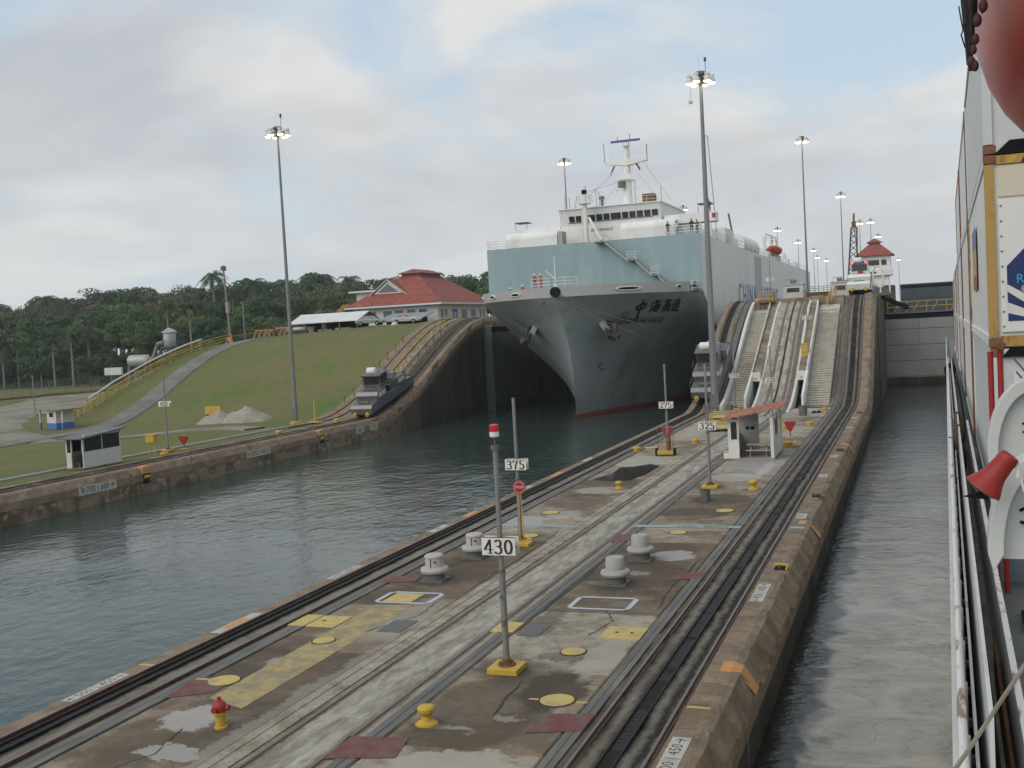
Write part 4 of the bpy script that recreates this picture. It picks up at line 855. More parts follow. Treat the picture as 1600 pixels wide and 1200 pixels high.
# ================================================================ towing locomotives
m_loco = mat('locomotive_grey', (.125, .13, .135), .45, .3, .1, 2, dirt=(.11, .10, .09), damt=.6, dscale=1.2)
m_loco_l = mat('locomotive_silver', (.50, .51, .50), .4, .3, .06, 2, dirt=(.3, .28, .25), damt=.5, dscale=1.2)
def loco(label, x, y, z, pitch, silver=False):
    t = thing('towing_locomotive', label, 'locomotive', (x, y, z)); t.rotation_euler = (pitch, 0, 0)
    mb_ = m_loco_l if silver else m_loco; W = 1.32
    MB().box(-W+.1, W-.1, -5.6, 5.6, .32, .62).build('underframe', m_dark, t)
    for s in (-1, 1):
        for yy in (-4.4, -2.6, 2.6, 4.4): MB().lathe([(.36, -.05), (.36, .05)], (s*.72, yy, .37), 16, 'x').build('wheel', m_rust, t)
        # body modules, mirrored end to end
        q = s
        MB().prism([(q*5.7, .55), (q*5.7, 1.25), (q*5.5, 1.55), (q*3.9, 1.62), (q*3.9, .55)], -W, W, 'x').build('end_hood', mb_, t, bevel=.04)
        MB().prism([(q*5.74, 1.25), (q*5.56, 1.55), (q*5.5, 1.60), (q*5.72, 1.28)], -W-.02, W+.02, 'x').build('hood_lip', m_galv if not silver else m_white, t)
        h = MB().prism([(q*3.9, .55), (q*3.9, 2.15), (q*3.7, 2.5), (q*1.5, 2.58), (q*1.5, .55)], -W, W, 'x').build('machine_hood', mb_, t, bevel=.04)
        MB().prism([(q*3.94, 2.12), (q*3.75, 2.48), (q*3.7, 2.55), (q*3.93, 2.18)], -W-.02, W+.02, 'x').build('hood_lip', m_galv if not silver else m_white, h)
        for sd_ in (-1, 1):
            for k in range(6): MB().box(sd_*W-.015, sd_*W+.02, q*(1.9+.3*k)-.09, q*(1.9+.3*k)+.09, 1.85, 2.38).build('louvre', m_white, h)
            MB().box(sd_*(W+.01)-.02, sd_*(W+.01)+.02, q*4.7-.6, q*4.7+.6, .7, 1.35).build('side_panel', m_galvd, t)
            MB().lathe([(.2, -.25), (.27, -.05), (.27, .05), (.1, .12)], (sd_*.78, q*5.85, .62), 12, 'y').build('buffer', m_yellow, t, smooth=True)
            MB().tube([(sd_*(W+.06), q*5.4, 1.5), (sd_*(W+.06), q*5.4, 2.0), (sd_*(W+.06), q*4.1, 2.1)], .02, 5).build('handrail', m_galv, t)
    MB().box(-W, W, -1.5, 1.5, .55, 1.5).build('winch_deck', mb_, t)
    MB().lathe([(.5, -.8), (.5, -.7), (.3, -.68), (.3, .68), (.5, .7), (.5, .8)], (0, 1.0, 1.7), 14, 'x').build('winch_drum', m_galvd, t)
    for (x_, y_, z_, sx_, sy_, sz_, mm_) in ((-.5, .35, 1.9, .5, .5, .7, m_galv), (.6, .1, 1.8, .4, .4, .6, m_dark), (.3, 2.4, 2.8, .7, .6, .5, m_galv), (-.6, 3.2, 2.75, .5, .7, .4, m_galvd), (.75, -.9, 1.9, .3, .5, .8, m_galvd), (-.9, 2.0, 2.9, .25, .25, .6, m_red), (0, -4.7, 1.68, 1.2, .5, .12, m_galvd), (0, -2.9, 2.6, 1.6, .5, .12, m_galvd)):
        MB().cbox((x_, y_, z_), (sx_, sy_, sz_)).build('fitting', mm_, t, bevel=.02)
    for s in (-1, 1): MB().tube([(s*1.28, .2, 1.5), (s*1.28, .2, 2.6), (s*1.28, 1.6, 2.6), (s*1.28, 1.6, 1.5)], .025, 5).tube([(s*1.3, -3.6, 2.55), (s*1.3, -3.6, 3.2), (s*1.3, -2.4, 3.2)], .02, 5).build('handrail', m_galv, t)
    MB().tube([(.4, 1.0, 2.1), (.9, .6, 2.4), (1.5, -.4, 2.0)], .03, 5).tube([(-.2, .9, 2.2), (-.5, .2, 2.6), (-.9, -.2, 2.9)], .025, 5).build('tow_cable', m_dark, t)
    # cab
    cb = MB().prism([(-2.3, 2.5), (-2.15, 4.0), (-.3, 4.0), (-.2, 2.5)], -1.05, 1.05, 'x').build('cab', mb_, t, bevel=.03)
    MB().prism([(-2.30, 3.0), (-2.20, 3.85), (-2.16, 3.85), (-2.26, 3.0)], -.92, .92, 'x').build('cab_window', m_glass, cb)
    for s in (-1, 1): MB().box(s*1.06-.01, s*1.06+.01, -1.95, -.45, 3.0, 3.8).build('cab_window', m_glass, cb)
    MB().box(-1.2, 1.2, -2.5, -.15, 4.0, 4.1).build('cab_roof', m_galvd, cb)
    MB().lathe([(.3, -.55), (.42, -.45), (.42, .45), (.3, .55)], (-.25, -1.3, 4.32), 12, 'x').build('air_conditioner', m_white, t, smooth=True)
    for s in (-1, 1): MB().cbox((s*.85, -2.52, 4.02), (.3, .08, .2)).build('red_lamp', m_redlamp if silver else m_red, t)
    if silver: MB().cbox((0.1, -2.36, 2.75), (.6, .1, .45)).build('red_sign', m_red, t)
    return t
def tz(zf, y): return zf(y)
def put_loco(label, xc, yc, zf, silver=False):
    a = math.atan2(zf(yc+4.5)-zf(yc-4.5), 9.0); loco(label, xc, yc, (zf(yc+4.5)+zf(yc-4.5))/2+.05, a, silver)
put_loco('grey towing locomotive climbing the far bank incline, yellow buffers to the front', -57.85, 113.0, hL)
put_loco('grey towing locomotive on the left incline beside the ship hull, half behind the mast', -19.77, 113.6, hC)
put_loco('silver towing locomotive with two lit red lamps on the crest of the right incline', -6.2, 146.5, hR, True)
# ================================================================ the car carrier ship
def rel(root): return Matrix.Translation(-Vector(root.location))
SX, SB = -38.85, 14.25
ship = thing('cargo_ship', 'huge blunt-bowed car carrier in the left chamber, pale blue-green front above grey flared hull', 'ship', (SX, 136, WAT))
RS = rel(ship)
def wb(mb, name, m, par=None, **k): return mb.xf(RS).build(name, m, par or ship, **k)
def interp(z, tab):
    if z <= tab[0][0]: return tab[0][1]
    for (a, b) in zip(tab[:-1], tab[1:]):
        if z <= b[0]: return a[1]+(b[1]-a[1])*(z-a[0])/(b[0]-a[0])
    return tab[-1][1]
YST = [(-5, 126.6), (-2, 126.4), (1, 126.3), (3.5, 126.0), (6, 125.2), (8.5, 123.6), (11, 121.8), (12.6, 120.6), (13.8, 120)]
LEN = [(-5, 72), (-2, 66), (1, 55), (3.5, 43), (6, 33), (8.5, 25), (11, 19), (12.6, 16.2), (13.8, 15.8)]
EXP = [(-5, 1.4), (-2, 1.35), (1, 1.28), (3.5, 1.2), (6, 1.06), (8.5, .93), (11, .72), (12.6, .53), (13.8, .51)]
def hb(y, z):
    u = (y-interp(z, YST))/interp(z, LEN)
    if u <= 0: return 0.0
    if u >= 1: return SB
    return SB*(1-(1-u)**2)**interp(z, EXP)
m_hull = layered('ship_hull_grey', [(0.33, 0.375, 0.385), ((0.28, 0.315, 0.32), 0.15, (1, 1, .5), 0.45, 0.65, 0.7), ((0.22, 0.24, 0.235), 0.3, (1, 1, .25), 0.5, 0.7, 0.5), ((0.15, 0.13, 0.10), 0.9, (1, 1, .10), 0.60, 0.78, 0.3), ((0.12, 0.13, 0.13), 0.08, (1, 1, .8), 0.5, 0.62, 0.5)], rough=.45, bump=.08, bscale=.9, spec=.4, spots=[(-32.9, 127.0, 1.2, .9, (.16, .11, .05), .55, .6), (-46.0, 128.0, 1.0, .9, (.12, .09, .05), .5, .6)])
m_boot = mat('red_antifouling', (.33, .07, .05), .6, 0, .15, 1, dirt=(.2, .08, .06), damt=.6, space='W')
m_front = layered('ship_front_blue_green', [(0.265, 0.365, 0.39), ((0.235, 0.33, 0.355), 0.2, (1, 1, .3), 0.45, 0.62, 0.8), ((0.33, 0.43, 0.45), 0.5, (1, 1, .2), 0.5, 0.66, 0.6), ((0.24, 0.25, 0.22), 0.7, (1, 1, .1), 0.62, 0.8, 0.35)], rough=.5, bump=.05, bscale=1)
m_side = layered('ship_side_pale_grey', [(0.70, 0.71, 0.69), ((0.62, 0.63, 0.61), 0.15, (1, 1, .4), 0.45, 0.65, 0.7), ((0.36, 0.35, 0.32), 0.6, (1, 1, .12), 0.6, 0.75, 0.5)], rough=.5, bump=.05, bscale=1)
m_shipwhite = layered('ship_white', [(0.74, 0.75, 0.73), ((0.55, 0.56, 0.55), 0.5, (1, 1, .3), 0.5, 0.7, 0.6), ((0.45, 0.42, 0.37), 1.2, (1, 1, .2), 0.66, 0.8, 0.4)], rough=.5, bump=.05)
m_bul = layered('ship_bulwark_grey', [(0.36, 0.365, 0.35), ((0.30, 0.30, 0.28), 0.5, X1, 0.5, 0.7, 0.6)], rough=.5, bump=.05)
ZR = [-5, -3.2, -2.0, -1.72] + [-1+.9*i for i in range(15)] + [12.2, 12.5]
US = [0, .004, .012, .025, .05, .08, .12, .17, .23, .3, .38, .46, .55, .64, .73, .82, .91, 1.0]
def hullpt(z, u, s):
    y = interp(z, YST)+u*interp(z, LEN); return (SX+s*hb(y, z), y, z)
def hullrows(zs, s):
    vs = [hullpt(z, u, s) for z in zs for u in US]; n = len(US)
    return vs, [(i*n+k, i*n+k+1, (i+1)*n+k+1, (i+1)*n+k) for i in range(len(zs)-1) for k in range(n-1)]
def strip_y(zs, m, name):
    mb = MB()
    for s in (-1, 1):
        v, f = hullrows(zs, s); mb.add(v, f)
        # parallel body aft of the shaped bow
        vv = []
        for z in zs: vv += [(SX+s*SB, interp(z, YST)+interp(z, LEN), z), (SX+s*SB, 290, z)]
        mb.add(vv, [(2*i, 2*i+1, 2*i+3, 2*i+2) for i in range(len(zs)-1)])
    return wb(mb, name, m, smooth=True)
strip_y([z for z in ZR if z >= -1.72], m_hull, 'hull')
strip_y([-5, -3.2, -1.72], m_boot, 'boot_topping')
# bulwark: a paler vertical band, a little inside the knuckle
def bz(y): return 13.65
mb = MB()
for s in (-1, 1):
    vs = []; n = 0
    for u in ([q for q in US if q < .8] if s > 0 else US):
        y = 120.6+u*15.6
        x = hb(y+0.0, 12.55)
        vs += [(SX+s*x, y, 12.5), (SX+s*(x+.05), y, 13.7), (SX+s*max(0, x-.12), y+.12, 13.7), (SX+s*max(0, x-.15), y+.12, 12.5)]; n += 1
    mb.add(vs, [(4*i+k, 4*(i+1)+k, 4*(i+1)+(k+1) % 4, 4*i+(k+1) % 4) for i in range(n-1) for k in range(4)])
wb(mb, 'bulwark', m_bul)
mb = MB(); pts = [(SX+s*hb(120.6+u*15.6, 12.5)*.985, 120.7+u*15.6) for s, us in ((-1, US[::-1]), (1, US[1:])) for u in us]
mb.add([(x, y, 12.6) for x, y in pts], [tuple(range(len(pts)))]); wb(mb, 'foredeck', m_galvd)
# pale side plating above the flare, with the diagonal edge aft of the bow
mb = MB()
for s in (-1, 1):
    e = .02*s
    mb.add([(SX+s*SB+e, 136.1, 12.9), (SX+s*SB+e, 142.5, 9.2), (SX+s*SB+e, 150, 6), (SX+s*SB+e, 290, 6), (SX+s*SB+e, 290, 19.7), (SX+s*SB+e, 136.1, 19.7)], [(0, 1, 2, 3, 4, 5)])
wb(mb, 'side_plating', m_side)
wb(MB().box(SX-SB, SX+SB, 136.05, 136.2, 12.55, 19.78), 'front_bulkhead', m_front)
wb(MB().box(SX-SB, SX+SB, 136.2, 290, 19.4, 19.74), 'weather_deck', m_galvd)
wb(MB().box(SX-SB, SX+SB, 289.6, 290, -3, 19.7), 'stern_plate', m_side)
# plating seams on the front and side
mb = MB()
for i in range(1, 5): mb.box(SX-SB, SX+SB, 136.038, 136.05, 12.7+1.45*i, 12.72+1.45*i)
for i in range(1, 9): mb.box(SX-SB+3.15*i, SX-SB+3.15*i+.02, 136.038, 136.05, 12.6, 19.7)
o = wb(mb, 'plate_seam', m_front); o['kind'] = 'stuff'
mb = MB()
for i in range(12): mb.box(SX+SB+.021, SX+SB+.035, 140+12*i, 140.03+12*i, 11, 19.6)
for z in (13.5, 16.4): mb.box(SX+SB+.021, SX+SB+.03, 136.5, 289, z, z+.03)
o = wb(mb, 'plate_seam', m_side); o['kind'] = 'stuff'
# side recess / pilot door band
wb(MB().box(SX+SB+.02, SX+SB+.08, 185.5, 193.5, 11.5, 19.2), 'side_door', mat('ship_side_door_grey', (.37, .375, .37), .5))
# lettering on the hull
m_blue = mat('ship_blue_lettering', (.10, .20, .42), .6)
def sidetext(s, y, z, size, m, spacing=1.25, name='hull_letters'):
    M = Matrix.Translation((SX+SB+.06, y, z)) @ Matrix.Rotation(rad(90), 4, 'Z') @ Matrix.Rotation(rad(90), 4, 'X')
    return text_part(name, s, size, m, ship, RS @ M, ext=.01, align='LEFT', spacing=spacing)
sidetext('CHINA', 166, 12.2, 5.2, m_blue, 1.35); sidetext('SHIPPING', 190, 12.2, 5.2, m_blue, 1.3)
def hullmap(name, polys, y0, z0, sy, sz, m, w, off=.05):
    """brush strokes laid on the curved starboard bow; u runs aft, v runs up"""
    mb = MB(); k = 0
    for pl in polys:
        for ((a, b), (c, d)) in zip(pl[:-1], pl[1:]):
            n = 4
            for i in range(n):
                t0, t1 = i/n, (i+1)/n; p = (a+(c-a)*t0, b+(d-b)*t0); q = (a+(c-a)*t1, b+(d-b)*t1)
                L_ = math.hypot(q[0]-p[0], q[1]-p[1]) or 1; nx, ny = -(q[1]-p[1])/L_*w, (q[0]-p[0])/L_*w
                vs = []; k += 1
                for (u, v) in ((p[0]-nx, p[1]-ny), (q[0]-nx, q[1]-ny), (q[0]+nx, q[1]+ny), (p[0]+nx, p[1]+ny)):
                    z = z0+v*sz; y = y0+u*sy-v*sz*1.3; vs.append((SX+hb(y, z)+off+.0004*k, y-.02, z))
                mb.add(vs, [(0, 1, 2, 3)])
    return wb(mb, name, m)
Z_ = [[(.5, 1.1), (.42, .5), (.22, -.35)], [(.12, .68), (.12, .38), (.72, .5), (.82, .85), (.15, .66)]]                                    # zhong
H_ = [[(.08, .85), (.2, .72)], [(.0, .6), (.12, .5)], [(.02, .1), (.22, .42)], [(.42, .98), (.32, .78)], [(.36, .82), (.85, .9)], [(.42, .66), (.34, .2), (.8, .22), (.88, .64), (.42, .66)], [(.24, .42), (.95, .5)], [(.6, .58), (.58, .3)]]
G_ = [[(.5, 1.0), (.5, .86)], [(.12, .82), (.9, .9)], [(.32, .72), (.7, .76), (.68, .62), (.32, .6), (.32, .72)], [(.14, .08), (.16, .5), (.86, .56), (.84, .1), (.72, .14)], [(.36, .36), (.66, .38), (.62, .2), (.38, .2), (.36, .36)]]
S_ = [[(.1, .9), (.2, .78)], [(.05, .6), (.2, .62), (.1, .3), (.2, .18)], [(.02, .1), (.25, .16), (.95, .06)], [(.38, .82), (.9, .88)], [(.62, 1.0), (.62, .25)], [(.42, .68), (.42, .5), (.84, .54), (.84, .72), (.42, .68)], [(.6, .5), (.38, .28)], [(.64, .5), (.88, .3)]]
for i, (g, yy, zz) in enumerate(((Z_, 128.0, 9.95), (H_, 129.45, 10.05), (G_, 130.85, 10.1), (S_, 132.15, 10.15))):
    hullmap('ship_name_character', g, yy, zz, 1.25, 1.6, m_black, .085)
# latin name under the characters, each letter mapped on the hull
cu = bpy.data.curves.new('t', 'FONT'); cu.body = 'ZHONG HAI GAO SU'; cu.size = 1.0; cu.space_character = 1.25; cu.resolution_u = 2; cu.shear = .2; cu.offset = .025
tt = bpy.data.objects.new('t', cu); COL.objects.link(tt); me = bpy.data.meshes.new_from_object(tt.evaluated_get(bpy.context.evaluated_depsgraph_get())); bpy.data.objects.remove(tt)
mx = max(v.co.x for v in me.vertices); mb = MB(); vs = []
for v in me.vertices:
    y = 127.8+v.co.x/mx*5.0-v.co.y*.9; z = 9.0+v.co.y*.95; vs.append((SX+hb(y, z)+.10, y-.12, z))
mb.add(vs, [tuple(p.vertices) for p in me.polygons]); wb(mb, 'ship_name_lettering', m_black)
# draught mark
hullmap('draught_mark', [[(.9, 1), (.3, .95), (.05, .5), (.2, .1), (.8, .15)]], 130.6, 3.4, .9, .8, m_black, .08)
# anchors in their pockets
def anchor(s, y, z):
    x = SX+s*hb(y, z)
    a = wb(MB().lathe([(1.15, 0), (1.0, .55), (.55, .6)], (0, 0, 0), 16).xf(Matrix.Translation((x-s*.1, y, z)) @ Matrix.Rotation(rad(62)*s, 4, 'Y') @ Matrix.Rotation(rad(25), 4, 'X')), 'anchor_bolster', m_bul, smooth=True)
    wb(MB().lathe([(.55, .5), (.55, .75)], (0, 0, 0), 14).xf(Matrix.Translation((x-s*.1, y, z)) @ Matrix.Rotation(rad(62)*s, 4, 'Y') @ Matrix.Rotation(rad(25), 4, 'X')), 'anchor_pocket', m_dark)
    mb = MB(); mb.box(-.2, .2, -.25, .25, -1.2, 1.0); mb.prism([(-.7, -1.1), (0, -1.75), (.7, -1.1), (.5, -.8), (-.5, -.8)], -.45, .45)
    for q in (-1, 1): mb.hexa([(q*.4, -.35, -1.3), (q*.85, -.35, -1.2), (q*.85, .35, -1.2), (q*.4, .35, -1.3), (q*.75, -.12, .2), (q*.9, -.12, .2), (q*.9, .12, .2), (q*.75, .12, .2)])
    wb(mb.xf(Matrix.Translation((x+s*.75, y-.55, z-.5)) @ Matrix.Rotation(rad(-18)*s, 4, 'Y') @ Matrix.Rotation(rad(-20), 4, 'X') @ Matrix.Rotation(rad(40)*s, 4, 'Z') @ Matrix.Scale(.9, 4)), 'anchor', mat('rusty_anchor', (.06, .05, .042), .8))
anchor(1, 126.6, 9.0); anchor(-1, 127.6, 8.9)
# chocks and hawse openings in the bulwark
def chock(xo, y, w, z=13.1, h=.2):
    s = 1 if xo > 0 else -1; x = SX+s*(hb(y, 12.55)+.06); nx = s*(hb(y, 12.55)-0); d = (hb(y+.3, 12.55)-hb(y-.3, 12.55))/.6*s; a = math.atan2(1, d)
    M = Matrix.Translation((x, y, z)) @ Matrix.Rotation(a, 4, 'Z')
    o = wb(MB().prism([(w*.5*math.cos(t)*(1 if abs(math.cos(t)) > .0 else 1), h*1.25*math.sin(t)) for t in [i*.524 for i in range(12)]], -.10, .10).xf(M), 'chock', m_shipwhite)
    wb(MB().prism([(w*.43*math.cos(t), h*.8*math.sin(t)) for t in [i*.524 for i in range(12)]], -.115, .115).xf(M), 'chock_opening', m_dark)
for (xo, y, w) in ((1, 123.6, 3.2), (1, 129.5, .9), (-1, 122.0, 1.6), (-1, 125.0, 1.5), (-1, 129.5, 2.2)): chock(xo, y, w)
wb(MB().lathe([(.62, -.12), (.62, .1), (.36, .12), (.36, -.1)], (SX, 120.55, 13.1), 18, 'y'), 'bow_chock', m_dark)
# mooring lines hanging over the bow
for (a, b) in (((SX-.3, 120.5, 12.9), (SX-6.2, 125.5, 9.8)), ((SX+.3, 120.5, 12.9), (SX+9.8, 122.8, 8.7)), ((SX+.35, 120.5, 12.8), (SX+9.0, 123.0, 7.6))):
    wb(MB().tube([a, ((a[0]+b[0])/2, (a[1]+b[1])/2-.9, (a[2]+b[2])/2-.35), b], .035, 5), 'mooring_line', m_galvd)
# railings
def railing(pts, h=1.1, r=.03, n=3, post=1.5, m=None, par=None, name='railing', M=RS):
    m = m or m_shipwhite; mb = MB()
    for k in range(n): mb.tube([(x, y, z+h*(k+1)/n) for x, y, z in pts], r, 5)
    for (a, b) in zip(pts[:-1], pts[1:]):
        L_ = (Vector(b)-Vector(a)).length; c = max(1, int(L_/post))
        for i in range(c+1):
            q = Vector(a).lerp(Vector(b), i/c); mb.tube([q, q+Vector((0, 0, h))], r, 5)
    return mb.xf(M).build(name, m, par or ship)
railing([(-43.0, 124.2, 13.7), (-40.2, 123.4, 13.7), (-37.2, 124.2, 13.7)], 1.2, .035)
railing([(SX+hb(y_, 12.55)-.05, y_, 12.6) for y_ in (132.6, 133.8, 135.0, 136.0)], 1.2, .04)
railing([(-53.0, 136.3, 19.78), (-50.3, 136.3, 19.78)], 1.1, .03); railing([(-53.0, 136.3, 19.78), (-53.0, 160, 19.78)], 1.1, .03, post=3)
railing([(-30.8, 136.3, 19.78), (-24.8, 136.3, 19.78), (-24.8, 162, 19.78)], 1.1, .03)
# jack staff and light pole on the bow
wb(MB().tube([(-39.9, 124.1, 12.7), (-39.9, 124.1, 17.5)], .09, 8, .05).lathe([(.35, 13.7), (.12, 14.2)], (-39.9, 124.1, 0), 8), 'jack_staff', m_shipwhite)
wb(MB().tube([(-39.9, 124.1, 14.8), (-41.0, 124.0, 15.8)], .06, 6), 'staff_brace', m_shipwhite)
# stair down the front bulkhead
st = [((-36.6, 19.6), (-33.6, 17.0)), ((-32.7, 17.0), (-30.6, 14.9)), ((-29.9, 14.9), (-28.4, 13.2))]
for (a, b) in st:
    mb = MB()
    for yy in (134.9, 135.75): mb.hexa([(a[0], yy, a[1]-.2), (b[0], yy, b[1]-.2), (b[0], yy+.06, b[1]-.2), (a[0], yy+.06, a[1]-.2), (a[0], yy, a[1]+.1), (b[0], yy, b[1]+.1), (b[0], yy+.06, b[1]+.1), (a[0], yy+.06, a[1]+.1)])
    n = 11
    for i in range(n): x = a[0]+(b[0]-a[0])*i/n; z = a[1]+(b[1]-a[1])*i/n; mb.box(x-.13, x+.13, 134.96, 135.75, z-.03, z)
    mb.tube([(a[0], 134.9, a[1]+1.0), (b[0], 134.9, b[1]+1.0)], .035, 5)
    for i in range(5): x = a[0]+(b[0]-a[0])*i/4; z = a[1]+(b[1]-a[1])*i/4; mb.tube([(x, 134.9, z), (x, 134.9, z+1)], .025, 5)
    wb(mb, 'front_stair', m_bul)
for (x0, x1, z) in ((-37.9, -36.5, 19.6), (-33.7, -32.6, 17.0), (-30.7, -29.8, 14.9)):
    wb(MB().box(x0, x1, 134.85, 136.05, z-.12, z), 'stair_landing', m_galvd); railing([(x0, 134.9, z), (x1, 134.9, z)], 1.0, .03, post=.6, name='landing_railing')
# bridge block
wb(MB().box(-49.5, -28.5, 141.5, 160, 19.7, 22.2), 'lower_house', m_shipwhite)
o = wb(MB().prism([(141.9, 22.2), (141.3, 24.6), (141.35, 24.7), (158, 24.7), (158, 22.2)], -44.4, -30.6, 'x'), 'wheelhouse', m_shipwhite)
MB().box(-44.6+SX*0, -30.4, 141.1, 158.2, 24.68, 24.82).xf(RS).build('roof_edge', m_shipwhite, o)
wx = -43.1
for w_ in (.75, .75, 0, .95, .8, .8, 1.35, .8, .8, .8, .8, .8):
    if w_ == 0: wx += .75; continue
    k = MB().hexa([(wx, 141.62, 23.0), (wx+w_, 141.62, 23.0), (wx+w_, 141.8, 23.0), (wx, 141.8, 23.0), (wx, 141.42, 23.78), (wx+w_, 141.42, 23.78), (wx+w_, 141.7, 23.78), (wx, 141.7, 23.78)]).xf(RS).build('bridge_window', m_glass, ship); wx += w_+.2
MB().hexa([(-43.3, 141.66, 22.86), (-31.7, 141.66, 22.86), (-31.7, 141.7, 22.86), (-43.3, 141.7, 22.86), (-43.3, 141.63, 22.94), (-31.7, 141.63, 22.94), (-31.7, 141.7, 22.94), (-43.3, 141.7, 22.94)]).xf(RS).build('window_sill', m_galvd, ship)
text_part('house_lettering', 'IMO 9044023', .5, m_black, ship, RS @ on_front(-38.6, 141.47, 21.7), spacing=1.1)
wb(MB().box(-50.8, -44.6, 142.2, 144.6, 22.1, 22.75), 'bridge_wing', m_shipwhite); wb(MB().box(-30.3, -23.6, 142.2, 144.6, 21.7, 22.9), 'bridge_wing', m_shipwhite)
wb(MB().tube([(-49.9, 143, 19.8), (-49.9, 143, 22.1)], .12, 6).tube([(-24.3, 142.5, 19.8), (-24.3, 142.5, 21.7)], .14, 6).tube([(-25.6, 142.5, 19.8), (-25.6, 142.5, 21.7)], .14, 6), 'wing_support', m_shipwhite)
for x in (-50.3, -25.0):
    wb(MB().box(x-.9, x+.9, 142.3, 144.3, 24.0 if x > -30 else 23.6, 24.12 if x > -30 else 23.72), 'wing_canopy', m_galvd)
    wb(MB().tube([(x-.8, 142.4, 22.6), (x-.8, 142.4, 23.7)], .04, 5).tube([(x+.8, 142.4, 22.6), (x+.8, 142.4, 23.7)], .04, 5), 'canopy_post', m_galvd)
wb(MB().box(-24.0, -23.55, 142.15, 142.2, 22.1, 22.7), 'port_light', mat('red_nav_box', (.4, .02, .03), .4))
# cylindrical deck casings
for (x0, x1, r, z) in ((-51.0, -43.7, .98, 20.9), (-35.1, -27.9, 1.0, 21.1)):
    wb(MB().lathe([(r*.9, x0), (r, x0+.15), (r, x1-.15), (r*.9, x1)], (0, 138.6, z), 28, 'x').box(x0, x1, 137.62, 139.6, 19.7, z-.1), 'deck_casing', m_shipwhite, smooth=True)
wb(MB().box(-43.6, -43.0, 137.7, 139.5, 19.75, 21.6), 'casing_frame', m_bul)
# forward mast
wb(MB().tube([(-40.1, 139, 19.7), (-40.1, 139, 27.3)], .42, 12, .26), 'forward_mast', m_shipwhite, smooth=True)
wb(MB().lathe([(.85, 25.0), (.85, 25.1)], (-40.1, 139, 0), 14), 'mast_platform', m_shipwhite)
railing([(-40.95, 138.3, 25.1), (-39.25, 138.3, 25.1), (-39.25, 139.7, 25.1), (-40.95, 139.7, 25.1), (-40.95, 138.3, 25.1)], 1.0, .025, post=.8)
wb(MB().lathe([(.36, 26.3), (.36, 26.8), (.2, 26.9)], (-40.1, 139, 0), 10), 'masthead_lamp', m_dark)
wb(MB().tube([(-39.6, 139, 23.2), (-37.7, 137.6, 20.0)], .16, 8), 'mast_brace', m_shipwhite)
wb(MB().tube([(-40.4, 138.6, 20), (-40.5, 138.5, 25)], .05, 5), 'mast_ladder', m_shipwhite)
# main mast with radar and yards
wb(MB().tube([(-36.5, 148, 24.7), (-36.4, 148, 29.5), (-36.3, 148, 34.2)], .72, 14, .34), 'main_mast', m_shipwhite, smooth=True)
wb(MB().hexa([(-39.5, 147.7, 31.2), (-36.3, 147.4, 30.7), (-36.3, 148.6, 30.7), (-39.5, 148.3, 31.2), (-39.5, 147.7, 31.35), (-36.3, 147.4, 31.6), (-36.3, 148.6, 31.6), (-39.5, 148.3, 31.35)]).hexa([(-36.3, 147.4, 30.7), (-33.4, 147.7, 31.2), (-33.4, 148.3, 31.2), (-36.3, 148.6, 30.7), (-36.3, 147.4, 31.6), (-33.4, 147.7, 31.4), (-33.4, 148.3, 31.4), (-36.3, 148.6, 31.6)]), 'mast_yard', m_shipwhite)
railing([(-39.4, 148, 31.4), (-36.8, 148, 31.5)], 1.2, .03, post=.8); railing([(-35.8, 148, 31.5), (-33.5, 148, 31.4)], 1.2, .03, post=.8)
railing([(-39.4, 148, 29.6), (-37.2, 148, 29.6)], 1.3, .025, n=1, post=.9); railing([(-35.6, 148, 29.8), (-33.5, 148, 29.8)], 1.3, .025, n=1, post=.9)
wb(MB().box(-37.9, -35.4, 147.2, 148.8, 28.6, 28.75).box(-37.5, -35.6, 147.0, 147.1, 28.75, 29.5), 'mast_platform', m_shipwhite)
wb(MB().cbox((-36.3, 147.4, 34.05), (4.1, .25, .28)).xf(Matrix.Identity(4)), 'radar_scanner', mat('radar_blue', (.06, .09, .30), .4))
wb(MB().cbox((-36.3, 147.6, 33.6), (.9, .7, .5)), 'radar_motor', m_shipwhite)
wb(MB().tube([(-37.4, 147.5, 33.9), (-37.4, 147.5, 34.7)], .05, 5).tube([(-35.7, 147.5, 33.9), (-35.7, 147.5, 35.0)], .05, 5).tube([(-39.5, 148, 31.3), (-39.55, 148, 34.1)], .045, 5).tube([(-33.5, 148, 31.3), (-33.5, 148, 33.4)], .06, 5), 'mast_antenna', m_galvd)
wb(MB().lathe([(.5, -.4), (.5, .4)], (-37.0, 147.0, 28.1), 12), 'mast_horn', m_galvd)
for z in (27.4, 26.0): wb(MB().tube([(-37.9, 147.6, z), (-35.1, 147.6, z+.15)], .06, 5).lathe([(.15, -.2), (.15, .2)], (-37.9, 147.6, z), 8).lathe([(.15, -.2), (.15, .2)], (-35.1, 147.6, z+.15), 8), 'lamp_yard', m_shipwhite)
for (a, b) in (((-38.2, 147.5, 29.8), (-42.5, 142, 24.8)), ((-36.8, 147.3, 29.0), (-38.6, 142, 24.8)), ((-34.8, 147.6, 29.5), (-30.8, 142, 25.0)), ((-34.0, 147.8, 31.0), (-30.0, 146, 25.2)), ((-37.0, 147.3, 28.6), (-40.0, 139.2, 26.5))):
    wb(MB().tube([a, b], .02, 4), 'stay_wire', m_galvd)
wb(MB().add([(-38.9, 147.8, 29.4), (-38.3, 147.8, 30.7), (-37.9, 147.8, 30.9), (-38.2, 147.7, 30.3)], [(0, 1, 2, 3)]), 'signal_flag', mat('dark_flag', (.10, .04, .05), .8))
